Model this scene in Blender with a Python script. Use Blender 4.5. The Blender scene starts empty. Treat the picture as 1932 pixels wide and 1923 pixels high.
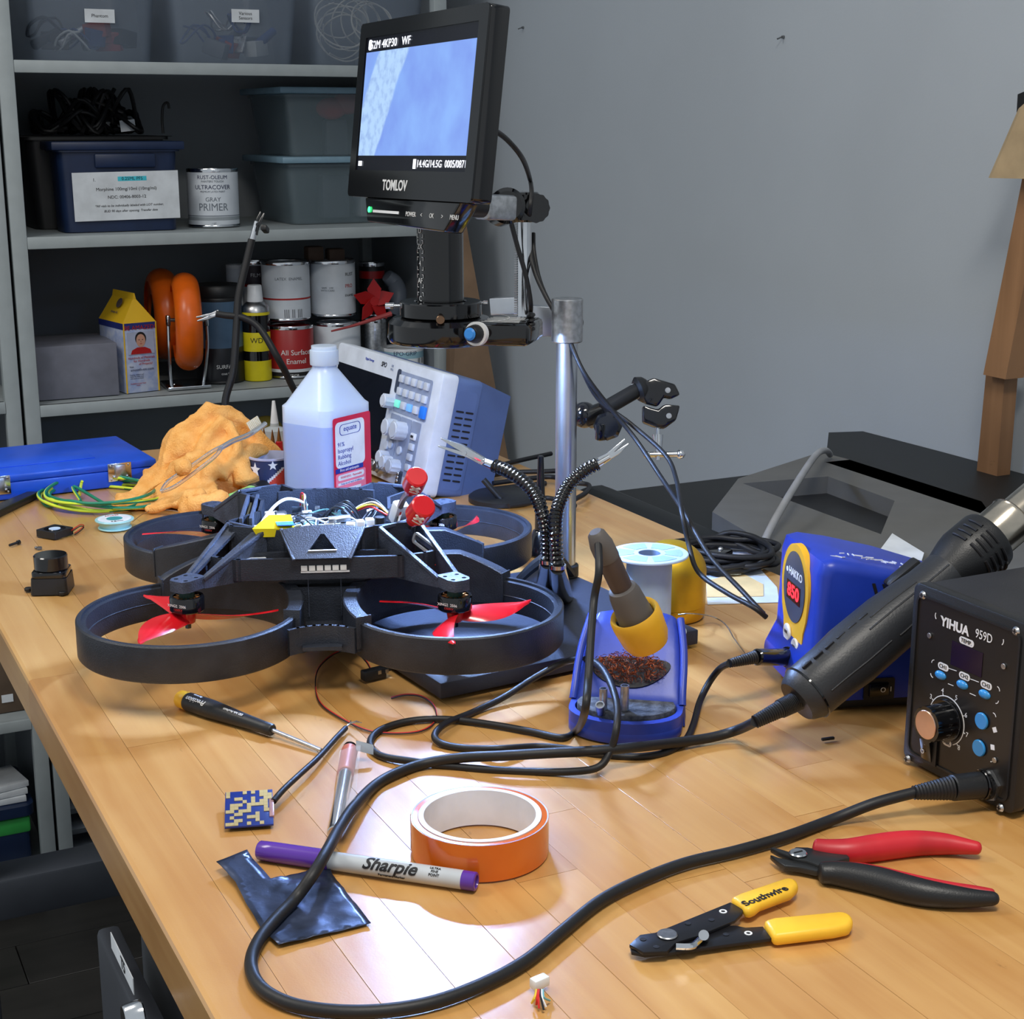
import bpy, bmesh, math, random
from mathutils import Vector, Matrix, noise
from mathutils.geometry import tessellate_polygon
random.seed(7)
V = Vector; PI = math.pi
sc = bpy.context.scene; COL = sc.collection
# ---------------------------------------------------------------- camera
FL, CX, CY, CH = 2900.0, 966.0, 961.5, 0.432          # focal length in pixels (1932 wide), camera height above the bench top
PITCH = math.atan(731 / FL); YAW = math.radians(26.5)
Fv = V((math.sin(YAW) * math.cos(PITCH), math.cos(YAW) * math.cos(PITCH), -math.sin(PITCH)))
Rv = V((math.cos(YAW), -math.sin(YAW), 0)); Uv = Rv.cross(Fv); C0 = V((0, 0, CH))
cd = bpy.data.cameras.new('camera'); cam = bpy.data.objects.new('camera', cd); COL.objects.link(cam)
cam.matrix_world = Matrix(((Rv.x, Uv.x, -Fv.x, 0), (Rv.y, Uv.y, -Fv.y, 0), (Rv.z, Uv.z, -Fv.z, CH), (0, 0, 0, 1)))
cd.sensor_fit = 'HORIZONTAL'; cd.sensor_width = 36; cd.lens = FL / 1932 * 36; cd.clip_start = .02
sc.camera = cam
# ---------------------------------------------------------------- world, lamps, exposure
sc.view_settings.view_transform = 'Standard'; sc.view_settings.look = 'None'
sc.view_settings.exposure = 0.0; sc.view_settings.gamma = 1; sc.view_settings.use_curve_mapping = False
w = bpy.data.worlds.new('room_light'); sc.world = w; w.use_nodes = True
w.node_tree.nodes['Background'].inputs[0].default_value = (.87, .94, 1, 1); w.node_tree.nodes['Background'].inputs[1].default_value = .55
def area(name, loc, target, sx, sy, power, col):
    l = bpy.data.lights.new(name, 'AREA'); l.shape = 'RECTANGLE'; l.size = sx; l.size_y = sy; l.energy = power; l.color = col
    o = bpy.data.objects.new(name, l); COL.objects.link(o); o.location = loc
    o.rotation_euler = (V(target) - V(loc)).to_track_quat('-Z', 'Y').to_euler(); return o
area('ceiling_panel_light', (.25, .15, 1.75), (.25, .15, 0), .65, .35, 27, (1, .95, .87))
area('ceiling_panel_light', (-.9, 1.7, 1.75), (-.9, 1.7, 0), 1.1, .55, 24, (1, .95, .88))
sc.cycles.use_denoising = True; sc.cycles.max_bounces = 8; sc.cycles.transparent_max_bounces = 16
sc.cycles.sample_clamp_indirect = 6; sc.cycles.caustics_reflective = False; sc.cycles.caustics_refractive = False
# ---------------------------------------------------------------- pixel -> world helpers (real positions are taken from these once)
def ray(x, y): return Fv * FL + Rv * (x - CX) - Uv * (y - CY)
def P(x, y, z=0.0):
    d = ray(x, y); return C0 + d * ((z - CH) / d.z)
def PY(x, y, Y):
    d = ray(x, y); return C0 + d * (Y / d.y)
def PX(x, y, X):
    d = ray(x, y); return C0 + d * (X / d.x)
def D(x, y, Z): return C0 + ray(x, y) / FL * Z
def pix(p):
    v = V(p) - C0; z = v.dot(Fv); return CX + FL * v.dot(Rv) / z, CY - FL * v.dot(Uv) / z, z
def vz(X, Y, py):                       # height of the point of a vertical line seen at row py
    lo, hi = -1.2, 1.2
    for _ in range(40):
        m = (lo + hi) / 2
        if pix((X, Y, m))[1] > py: lo = m
        else: hi = m
    return lo
def px2m(Z, n): return n * Z / FL
# ---------------------------------------------------------------- materials
def lin(c):
    c = c / 255; return c / 12.92 if c <= .04045 else ((c + .055) / 1.055) ** 2.4
def rgb(c): return (lin(c[0]), lin(c[1]), lin(c[2]), 1)
MATS = {}
def M(name, c, rough=.5, metal=0, var=.06, vs=30, bump=0, bs=200, emit=0, trans=0, alpha=1, coat=0, c2=None, spec=.5, ior=1.45, sss=0):
    if name in MATS: return MATS[name]
    m = bpy.data.materials.new(name); m.use_nodes = True; n = m.node_tree.nodes; l = m.node_tree.links
    b = n['Principled BSDF']; tc = n.new('ShaderNodeTexCoord'); nz = n.new('ShaderNodeTexNoise'); nz.inputs['Scale'].default_value = vs
    nz.inputs['Detail'].default_value = 4
    l.new(tc.outputs['Object'], nz.inputs['Vector']); cr = n.new('ShaderNodeValToRGB'); cr.color_ramp.elements[0].position = .35; cr.color_ramp.elements[1].position = .65
    base = rgb(c)
    if c2: cr.color_ramp.elements[0].color = rgb(c2); cr.color_ramp.elements[1].color = base
    else:
        cr.color_ramp.elements[0].color = tuple(x * (1 - var * 2) for x in base[:3]) + (1,); cr.color_ramp.elements[1].color = tuple(min(1, x * (1 + var)) for x in base[:3]) + (1,)
    l.new(nz.outputs['Fac'], cr.inputs[0]); l.new(cr.outputs[0], b.inputs['Base Color'])
    b.inputs['Roughness'].default_value = rough; b.inputs['Metallic'].default_value = metal; b.inputs['Transmission Weight'].default_value = trans
    b.inputs['Coat Weight'].default_value = coat; b.inputs['Coat Roughness'].default_value = .08; b.inputs['Specular IOR Level'].default_value = spec; b.inputs['IOR'].default_value = ior
    if sss: b.inputs['Subsurface Weight'].default_value = sss; b.inputs['Subsurface Radius'].default_value = (.02, .02, .02); b.inputs['Subsurface Scale'].default_value = 1
    if emit: l.new(cr.outputs[0], b.inputs['Emission Color']); b.inputs['Emission Strength'].default_value = emit
    if alpha < 1: b.inputs['Alpha'].default_value = alpha
    if bump:
        n2 = n.new('ShaderNodeTexNoise'); n2.inputs['Scale'].default_value = bs; n2.inputs['Detail'].default_value = 5; l.new(tc.outputs['Object'], n2.inputs['Vector'])
        bp = n.new('ShaderNodeBump'); bp.inputs['Strength'].default_value = bump; bp.inputs['Distance'].default_value = .001
        l.new(n2.outputs['Fac'], bp.inputs['Height']); l.new(bp.outputs[0], b.inputs['Normal'])
    MATS[name] = m; return m
def wood(name, dark, light, bump=.15, rough=.3, perobj=.5, axis=1, scale=1.0, coat=0):
    m = bpy.data.materials.new(name); m.use_nodes = True; n = m.node_tree.nodes; l = m.node_tree.links; b = n['Principled BSDF']
    g = n.new('ShaderNodeNewGeometry'); oi = n.new('ShaderNodeObjectInfo'); off = n.new('ShaderNodeVectorMath'); off.operation = 'SCALE'
    comb = n.new('ShaderNodeCombineXYZ'); l.new(oi.outputs['Random'], comb.inputs[0]); l.new(oi.outputs['Random'], comb.inputs[1]); l.new(comb.outputs[0], off.inputs[0]); off.inputs['Scale'].default_value = 37
    add = n.new('ShaderNodeVectorMath'); l.new(g.outputs['Position'], add.inputs[0]); l.new(off.outputs[0], add.inputs[1])
    mp = n.new('ShaderNodeMapping'); s = [60 * scale] * 3; s[axis] = 3.5 * scale; mp.inputs['Scale'].default_value = s; l.new(add.outputs[0], mp.inputs[0])
    n1 = n.new('ShaderNodeTexNoise'); n1.inputs['Scale'].default_value = 1; n1.inputs['Detail'].default_value = 6; n1.inputs['Distortion'].default_value = .6; l.new(mp.outputs[0], n1.inputs['Vector'])
    n2 = n.new('ShaderNodeTexNoise'); n2.inputs['Scale'].default_value = 9; n2.inputs['Detail'].default_value = 3; l.new(add.outputs[0], n2.inputs['Vector'])
    a = n.new('ShaderNodeMath'); a.operation = 'MULTIPLY'; a.inputs[1].default_value = perobj; l.new(oi.outputs['Random'], a.inputs[0])
    b1 = n.new('ShaderNodeMath'); b1.operation = 'MULTIPLY_ADD'; b1.inputs[1].default_value = .55; l.new(n1.outputs['Fac'], b1.inputs[0]); l.new(a.outputs[0], b1.inputs[2])
    b2 = n.new('ShaderNodeMath'); b2.operation = 'MULTIPLY_ADD'; b2.inputs[1].default_value = .35; l.new(n2.outputs['Fac'], b2.inputs[0]); l.new(b1.outputs[0], b2.inputs[2])
    cr = n.new('ShaderNodeValToRGB'); cr.color_ramp.elements[0].position = .38; cr.color_ramp.elements[1].position = .95; cr.color_ramp.elements[0].color = rgb(dark); cr.color_ramp.elements[1].color = rgb(light)
    l.new(b2.outputs[0], cr.inputs[0])
    # grime specks and scuffs of the used top
    n3 = n.new('ShaderNodeTexNoise'); n3.inputs['Scale'].default_value = 42; n3.inputs['Detail'].default_value = 6; n3.inputs['Roughness'].default_value = .7
    mp3 = n.new('ShaderNodeMapping'); mp3.inputs['Scale'].default_value = (1, .45, 1); l.new(g.outputs['Position'], mp3.inputs[0]); l.new(mp3.outputs[0], n3.inputs['Vector'])
    c3 = n.new('ShaderNodeValToRGB'); c3.color_ramp.elements[0].position = .66; c3.color_ramp.elements[0].color = (1, 1, 1, 1); c3.color_ramp.elements[1].position = .76; c3.color_ramp.elements[1].color = (.45, .42, .4, 1)
    l.new(n3.outputs['Fac'], c3.inputs[0])
    mx = n.new('ShaderNodeMix'); mx.data_type = 'RGBA'; mx.blend_type = 'MULTIPLY'; mx.inputs[0].default_value = 1; l.new(cr.outputs[0], mx.inputs[6]); l.new(c3.outputs[0], mx.inputs[7])
    l.new(mx.outputs[2], b.inputs['Base Color']); b.inputs['Roughness'].default_value = rough; b.inputs['Coat Weight'].default_value = coat; b.inputs['Coat Roughness'].default_value = .26; b.inputs['Coat IOR'].default_value = 1.6
    rr = n.new('ShaderNodeMapRange'); rr.inputs[3].default_value = rough - .06; rr.inputs[4].default_value = rough + .12; l.new(n2.outputs['Fac'], rr.inputs[0]); l.new(rr.outputs[0], b.inputs['Roughness'])
    n4 = n.new('ShaderNodeTexNoise'); n4.inputs['Scale'].default_value = 28; l.new(g.outputs['Position'], n4.inputs['Vector'])
    bp = n.new('ShaderNodeBump'); bp.inputs['Strength'].default_value = bump; bp.inputs['Distance'].default_value = .0012
    hs = n.new('ShaderNodeMath'); hs.operation = 'MULTIPLY_ADD'; hs.inputs[1].default_value = .25; l.new(n1.outputs['Fac'], hs.inputs[0]); l.new(n4.outputs['Fac'], hs.inputs[2]); n5 = n.new('ShaderNodeTexNoise'); n5.inputs['Scale'].default_value = 750; n5.inputs['Detail'].default_value = 2; l.new(g.outputs['Position'], n5.inputs['Vector'])
    h5 = n.new('ShaderNodeMath'); h5.operation = 'MULTIPLY_ADD'; h5.inputs[1].default_value = .10; l.new(n5.outputs['Fac'], h5.inputs[0]); l.new(hs.outputs[0], h5.inputs[2]); l.new(h5.outputs[0], bp.inputs['Height']); l.new(bp.outputs[0], b.inputs['Coat Normal'])
    l.new(bp.outputs[0], b.inputs['Normal']); MATS[name] = m; return m
def clear(name, c, opac, rough=.25, spec=.5):
    m = bpy.data.materials.new(name); m.use_nodes = True; n = m.node_tree.nodes; l = m.node_tree.links; b = n['Principled BSDF']
    nz = n.new('ShaderNodeTexNoise'); nz.inputs['Scale'].default_value = 12; tc = n.new('ShaderNodeTexCoord'); l.new(tc.outputs['Object'], nz.inputs[0])
    mr = n.new('ShaderNodeMapRange'); mr.inputs[3].default_value = max(0, opac - .08); mr.inputs[4].default_value = min(1, opac + .08); l.new(nz.outputs['Fac'], mr.inputs[0]); l.new(mr.outputs[0], b.inputs['Alpha'])
    b.inputs['Base Color'].default_value = rgb(c); b.inputs['Roughness'].default_value = rough; b.inputs['Specular IOR Level'].default_value = spec
    MATS[name] = m; return m
# ---------------------------------------------------------------- mesh builder
def frame(o, x, y):                     # matrix from origin, x direction, y direction (orthonormalised)
    x = V(x).normalized(); z = x.cross(V(y)).normalized(); y = z.cross(x)
    return Matrix(((x.x, y.x, z.x, o[0]), (x.y, y.y, z.y, o[1]), (x.z, y.z, z.z, o[2]), (0, 0, 0, 1)))
def axisf(p0, p1):                      # matrix whose z axis runs p0 -> p1
    d = (V(p1) - V(p0)).normalized(); a = V((0, 0, 1)) if abs(d.z) < .9 else V((1, 0, 0))
    x = a.cross(d).normalized(); y = d.cross(x)
    return Matrix(((x.x, y.x, d.x, p0[0]), (x.y, y.y, d.y, p0[1]), (x.z, y.z, d.z, p0[2]), (0, 0, 0, 1)))
def T(x=0, y=0, z=0): return Matrix.Translation((x, y, z))
def RZ(a): return Matrix.Rotation(a, 4, 'Z')
def RX(a): return Matrix.Rotation(a, 4, 'X')
def RY(a): return Matrix.Rotation(a, 4, 'Y')
def spline(pts, k=6, closed=False):
    pts = [V(p) for p in pts]; n = len(pts); out = []
    if n < 3 or k < 2: return pts
    for i in range(n if closed else n - 1):
        g = (lambda j: pts[j % n]) if closed else (lambda j: pts[max(0, min(n - 1, j))])
        a, b, c, d = g(i - 1), g(i), g(i + 1), g(i + 2)
        for s in range(k):
            t = s / k; out.append(.5 * ((2 * b) + (c - a) * t + (2 * a - 5 * b + 4 * c - d) * t * t + (3 * b - a - 3 * c + d) * t ** 3))
    if not closed: out.append(pts[-1])
    return out
class MB:
    def __init__(s, Mx=None): s.v = []; s.f = []; s.m = []; s.M = Mx or Matrix(); s.mi = 0
    def add(s, vs, fs, Mx=None, mi=None):
        A = s.M @ Mx if Mx else s.M; o = len(s.v); s.v += [A @ V(p) for p in vs]
        s.f += [tuple(i + o for i in f) for f in fs]; s.m += [s.mi if mi is None else mi] * len(fs); return s
    def bm(s, b, Mx=None):
        b.verts.index_update(); s.add([v.co.copy() for v in b.verts], [[v.index for v in f.verts] for f in b.faces], Mx); b.free(); return s
    def box(s, c, d, bev=0, Mx=None, seg=2):
        b = bmesh.new(); bmesh.ops.create_cube(b, size=1)
        for v in b.verts: v.co = V((v.co.x * d[0], v.co.y * d[1], v.co.z * d[2]))
        if bev: bmesh.ops.bevel(b, geom=b.edges[:], offset=bev, segments=seg, affect='EDGES', profile=.5, clamp_overlap=True)
        return s.bm(b, (Mx or Matrix()) @ T(*c))
    def hexa(s, p): return s.add(p, [(0, 3, 2, 1), (4, 5, 6, 7), (0, 1, 5, 4), (1, 2, 6, 5), (2, 3, 7, 6), (3, 0, 4, 7)])
    def lathe(s, prof, n=32, Mx=None, cap=True, a0=0, a1=2 * PI):
        full = abs(a1 - a0 - 2 * PI) < 1e-6; k = n if full else n + 1; vs = []; fs = []; L = len(prof)
        for i in range(k):
            a = a0 + (a1 - a0) * i / n
            for r, z in prof: vs.append((r * math.cos(a), r * math.sin(a), z))
        for i in range(n):
            j = (i + 1) % k
            for q in range(L - 1): fs.append((i * L + q, j * L + q, j * L + q + 1, i * L + q + 1))
        if cap and full:
            if prof[0][0] > 1e-6: fs.append([i * L for i in range(k)][::-1])
            if prof[-1][0] > 1e-6: fs.append([i * L + L - 1 for i in range(k)])
        return s.add(vs, fs, Mx)
    def cyl(s, p0, p1, r0, r1=None, n=20, bev=0):
        r1 = r0 if r1 is None else r1; h = (V(p1) - V(p0)).length
        pr = [(0, 0), (r0 - bev, 0), (r0, bev), (r1, h - bev), (r1 - bev, h), (0, h)] if bev else [(r0, 0), (r1, h)]
        return s.lathe(pr, n, axisf(p0, p1))
    def ringz(s, ri, ro, z0, z1, n=48, bev=.0, Mx=None, a0=0, a1=2 * PI):
        e = bev; pr = [(ri + e, z0), (ro - e, z0), (ro, z0 + e), (ro, z1 - e), (ro - e, z1), (ri + e, z1), (ri, z1 - e), (ri, z0 + e), (ri + e, z0)]
        s.lathe(pr, n, Mx, cap=False, a0=a0, a1=a1)
        if abs(a1 - a0 - 2 * PI) > 1e-6:
            for a in (a0, a1): s.add([(r * math.cos(a), r * math.sin(a), z) for r, z in pr[:-1]], [tuple(range(8))], Mx)
        return s
    def tube(s, pts, r, n=8, k=6, closed=False, rf=None, cap=True, mf=None):
        ps = spline(pts, k, closed); N = len(ps); t = None; vs = []; fs = []; ms = []; up = None
        for i, p in enumerate(ps):
            a = ps[i - 1] if i or closed else p; b = ps[(i + 1) % N] if i < N - 1 or closed else p
            d = (b - a).normalized()
            if up is None: up = d.orthogonal().normalized()
            up = (up - d * up.dot(d)).normalized(); q = d.cross(up); rr = rf(i / max(1, N - 1)) * r if rf else r
            for j in range(n):
                A = 2 * PI * j / n; vs.append(p + (up * math.cos(A) + q * math.sin(A)) * rr)
        for i in range(N if closed else N - 1):
            for j in range(n):
                a = i * n; b = ((i + 1) % N) * n; fs.append((a + j, b + j, b + (j + 1) % n, a + (j + 1) % n)); ms.append(mf(i, j) if mf else s.mi)
        if cap and not closed: fs += [tuple(range(n))[::-1], tuple((N - 1) * n + j for j in range(n))]; ms += [s.mi] * 2
        s.add(vs, fs); s.m[-len(fs):] = [x for x in ms]; return s
    def prism(s, poly, z0, z1, Mx=None, holes=(), bev=0):
        loops = [poly] + list(holes)
        if bev and not holes:
            b = bmesh.new(); lo = [b.verts.new((p[0], p[1], z0)) for p in poly]; hi = [b.verts.new((p[0], p[1], z1)) for p in poly]; k = len(poly)
            b.faces.new(lo[::-1]); b.faces.new(hi)
            for i in range(k): b.faces.new((lo[i], lo[(i + 1) % k], hi[(i + 1) % k], hi[i]))
            bmesh.ops.recalc_face_normals(b, faces=b.faces[:])
            bmesh.ops.bevel(b, geom=[e for e in b.edges if e.calc_face_angle(0) > .5], offset=bev, segments=2, affect='EDGES', profile=.5, clamp_overlap=True)
            return s.bm(b, Mx)
        flat = [p for lp in loops for p in lp]; tri = tessellate_polygon([[V((p[0], p[1], 0)) for p in lp] for lp in loops]); n = len(flat)
        vs = [(p[0], p[1], z0) for p in flat] + [(p[0], p[1], z1) for p in flat]; fs = []
        for t in tri:
            a, b_, c = (V(flat[i]) for i in t); cr = (b_[0] - a[0]) * (c[1] - a[1]) - (b_[1] - a[1]) * (c[0] - a[0])
            t = tuple(t) if cr > 0 else tuple(t)[::-1]; fs.append(t[::-1]); fs.append(tuple(i + n for i in t))
        o = 0
        for q, lp in enumerate(loops):
            k = len(lp); A = sum(lp[i][0] * lp[(i + 1) % k][1] - lp[(i + 1) % k][0] * lp[i][1] for i in range(k)); ccw = (A > 0) == (q == 0)
            for i in range(k):
                a, b_ = o + i, o + (i + 1) % k; fs.append((a, b_, b_ + n, a + n) if ccw else (b_, a, a + n, b_ + n))
            o += k
        return s.add(vs, fs, Mx)
    def sphere(s, c, r, sc3=(1, 1, 1), n=16, Mx=None):
        b = bmesh.new(); bmesh.ops.create_uvsphere(b, u_segments=n, v_segments=n // 2 + 2, radius=r)
        for v in b.verts: v.co = V((v.co.x * sc3[0] + c[0], v.co.y * sc3[1] + c[1], v.co.z * sc3[2] + c[2]))
        return s.bm(b, Mx)
    def build(s, name, mat, parent=None, label=None, smooth=40, loc=None):
        me = bpy.data.meshes.new(name); vs = s.v
        if loc is not None: vs = [v - V(loc) for v in vs]
        me.from_pydata([tuple(v) for v in vs], [], s.f); me.update()
        for m in (mat if isinstance(mat, (list, tuple)) else [mat]): me.materials.append(m)
        if max(s.m, default=0): me.polygons.foreach_set('material_index', s.m)
        if smooth: me.polygons.foreach_set('use_smooth', [True] * len(me.polygons)); me.set_sharp_from_angle(angle=math.radians(smooth))
        o = bpy.data.objects.new(name, me); COL.objects.link(o)
        if parent: o.parent = parent
        if loc is not None: o.location = loc
        if label: o['label'] = label
        return o
def tag(o, label, cat, group=None):
    o['label'] = label; o['category'] = cat
    if group: o['group'] = group
    return o
def struct(o): o['kind'] = 'structure'; return o
def thing(name, label, cat, loc=(0, 0, 0), rz=0, group=None):
    o = bpy.data.objects.new(name, None); COL.objects.link(o); o.location = loc; o.rotation_euler = (0, 0, rz); o.empty_display_size = .02; return tag(o, label, cat, group)
def inv(o):
    A = T(*o.location) @ o.rotation_euler.to_matrix().to_4x4()
    while o.parent: o = o.parent; A = T(*o.location) @ o.rotation_euler.to_matrix().to_4x4() @ A
    return A.inverted()
def fine(me, L):                        # cut long edges so that lettering can be wrapped round a barrel
    b = bmesh.new(); b.from_mesh(me)
    for _ in range(5):
        es = [e for e in b.edges if e.calc_length() > L]
        if not es: break
        bmesh.ops.subdivide_edges(b, edges=es, cuts=1); bmesh.ops.triangulate(b, faces=b.faces[:])
    b.to_mesh(me); b.free()
def W(o): return MB(inv(o))             # builder whose input is world coordinates
def solo(name, mb, mat, label, cat, group=None, loc=None, smooth=40):
    if loc is None:
        n = len(mb.v); z = min(v.z for v in mb.v); loc = V((sum(v.x for v in mb.v) / n, sum(v.y for v in mb.v) / n, z))
    return tag(mb.build(name, mat, None, None, smooth, loc), label, cat, group)
def dup(o, loc=None, rz=None, label=None):
    r = o.copy(); COL.objects.link(r)
    if loc is not None: r.location = loc
    if rz is not None: r.rotation_euler = (0, 0, rz)
    if label: r['label'] = label
    for c in o.children:
        d = c.copy(); COL.objects.link(d); d.parent = r
        for g in c.children:
            e = g.copy(); COL.objects.link(e); e.parent = d
    return r
def text(s, h, Mx, mat, parent, name='lettering', align='CENTER', sx=1, depth=.0001, bold=0, shear=0, local=True):
    cu = bpy.data.curves.new('t', 'FONT'); cu.body = s; cu.size = h * 1.38; cu.align_x = align; cu.align_y = 'CENTER'; cu.extrude = depth; cu.shear = shear; cu.offset = bold * h; cu.resolution_u = 3
    o = bpy.data.objects.new('t', cu); me = bpy.data.meshes.new_from_object(o); bpy.data.objects.remove(o); bpy.data.curves.remove(cu)
    A = Mx @ Matrix.Diagonal((sx, 1, 1, 1))
    if not local: A = inv(parent) @ A
    me.transform(A); me.materials.clear(); me.materials.append(mat); me.name = name
    q = bpy.data.objects.new(name, me); COL.objects.link(q); q.parent = parent; return q
def chip(name, mat, parent, Mx, w_, h_, d=.0003, bev=0, label=None, local=True, r=0):     # thin rounded plate lying in the xy plane of Mx
    b = MB(None if local else inv(parent))
    if r:
        poly = []
        for cx, cy, a in ((w_ / 2 - r, h_ / 2 - r, 0), (-w_ / 2 + r, h_ / 2 - r, 1), (-w_ / 2 + r, -h_ / 2 + r, 2), (w_ / 2 - r, -h_ / 2 + r, 3)):
            for k in range(5): t = PI / 2 * (a + k / 4); poly.append((cx + r * math.cos(t), cy + r * math.sin(t)))
        b.prism(poly, 0, d, Mx)
    else: b.box((0, 0, d / 2), (w_, h_, d), bev, Mx)
    return b.build(name, mat, parent, label)
def rpoly(w_, h_, r, k=4):
    out = []
    for cx, cy, a in ((w_ / 2 - r, h_ / 2 - r, 0), (-w_ / 2 + r, h_ / 2 - r, 1), (-w_ / 2 + r, -h_ / 2 + r, 2), (w_ / 2 - r, -h_ / 2 + r, 3)):
        for i in range(k + 1): t = PI / 2 * (a + i / k); out.append((cx + r * math.cos(t), cy + r * math.sin(t)))
    return out
# common materials
BLK = M('black_plastic', (26, 27, 29), .42, bump=.15, bs=900, var=.1); BLKG = M('gloss_black_plastic', (12, 12, 14), .12, coat=.5)
RUB = M('black_rubber', (22, 22, 24), .5, bump=.1, bs=400); WHT = M('white_plastic', (226, 230, 234), .35); INK = M('black_ink', (22, 22, 26), .6)
WINK = M('white_ink', (225, 226, 226), .5); CHR = M('chrome', (215, 218, 222), .15, 1); STL = M('brushed_steel', (185, 187, 190), .33, 1, var=.12, vs=200)
ALU = M('aluminium', (198, 202, 208), .3, 1, var=.05); PAPER = M('white_paper', (216, 221, 226), .7, bump=.1, bs=60)
RED = M('red_paint', (176, 28, 30), .35); YEL = M('yellow_plastic', (232, 176, 40), .4); BLU = M('hakko_blue', (30, 58, 168), .34, bump=.05, bs=700)
# ---------------------------------------------------------------- room shell
TX0, TX1, TY0, TY1, FLZ = .170, .885, .26, 2.05, -1.10
XW, YB = 1.45, 3.45
wood('dark_floor_planks', (38, 36, 34), (62, 59, 56), bump=.1, rough=.45, perobj=.25, axis=0, scale=.35)
fl = struct(MB().box((0, 1.2, FLZ - .03), (3.4, 5.4, .04)).build('floor', M('floor_joint', (18, 17, 16), .7)))
yy = -1.4
rows = 0
while yy < 3.45:
    x = -1.7 + random.random() * -.5
    while x < 1.45:
        L = 1.22; x0, x1 = max(x, -1.7), min(x + L, 1.45)
        if x1 > x0 + .02: MB().box(((x0 + x1) / 2, yy + .075, FLZ - .005), (x1 - x0 - .002, .148, .010), .0008, seg=1).build('plank', MATS['dark_floor_planks'], fl)
        x += L
    yy += .15
WALL = M('wall_paint', (172, 180, 188), .75, var=.02, vs=3, bump=.12, bs=260)
wr = struct(MB().box((XW + .05, 1.2, .75), (.1, 5.4, 3.3)).build('wall_right', WALL))
wb = struct(MB().box((.2, YB + .05, .75), (2.5, .1, 3.3)).build('wall_back', WALL))
for i, (x, y) in enumerate(((988, 52), (1479, 70))):
    p = PX(x, y, XW); solo('wall_anchor', MB().cyl(p, p - V((.004, 0, 0)), .0026, .002, 10).cyl(p - V((.004, 0, 0)), p - V((.012, 0, .003)), .0012, n=8), M('grey_metal', (120, 122, 124), .4, .8),
         'small grey nail in the wall ' + ('just right of the screen top' if i == 0 else 'high up in the middle of the bare wall'), 'nail', loc=p)
# ---------------------------------------------------------------- workbench
wood('maple', (184, 132, 70), (220, 178, 112), bump=.3, rough=.34, perobj=.16, coat=.8)
tb = thing('workbench', 'long workbench with a varnished maple butcher-block top and black steel frame', 'workbench', (TX0, TY0, FLZ + .001))
mp = MATS['maple']; nrow = 18; rw = (TX1 - TX0) / nrow; rnd = random.Random(3)
for i in range(nrow):
    y = TY0; first = True
    while y < TY1 - 1e-6:
        L = rnd.uniform(.45, 1.1) if not first else rnd.uniform(.15, .6); first = False
        y1 = min(TY1, y + L)
        if TY1 - y1 < .12: y1 = TY1
        dz = rnd.uniform(-.00012, 0); lip = .0035 if i in (0, nrow - 1) else .0004
        b = W(tb); x0 = TX0 + i * rw + .00012; x1 = TX0 + (i + 1) * rw - .00012; zt, zb = dz, -.036
        el, er = (lip if i == 0 else .00012), (lip if i == nrow - 1 else .00012)
        pr = [(x0, zb), (x1, zb), (x1, zt - er), (x1 - er * .3, zt - er * .3), (x1 - er, zt), (x0 + el, zt), (x0 + el * .3, zt - el * .3), (x0, zt - el)]
        vs = [(a, y + .0002, c) for a, c in pr] + [(a, y1 - .0002, c) for a, c in pr]; k = 8
        b.add(vs, [tuple(range(k)), tuple(range(k, 2 * k))[::-1]] + [(j, j + k, (j + 1) % k + k, (j + 1) % k) for j in range(k)])
        b.build('plank', mp, tb, smooth=0); y = y1
FRM = M('black_steel', (70, 74, 82), .36, .2, var=.12, vs=6)
W(tb).box(((TX0 + TX1) / 2, 1.51, -.0615), (TX1 - TX0 - .24, .98, .05), .002).build('under_frame', FRM, tb)
for x in (TX0 + .010, TX1 - .06):
    for y in (TY0 + .002, TY1 - .09): W(tb).box((x, y, (FLZ - .078) / 2), (.05, .05, -.080 - FLZ), .003).build('leg', FRM, tb)
yb = TY1 - .09
zc = PY(100, 1668, yb - .03).z
W(tb).box(((TX0 + TX1) / 2, yb, zc - .01), (TX1 - TX0 - .12 + .12, .06, .058), .004).build('crossbeam', FRM, tb)
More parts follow.
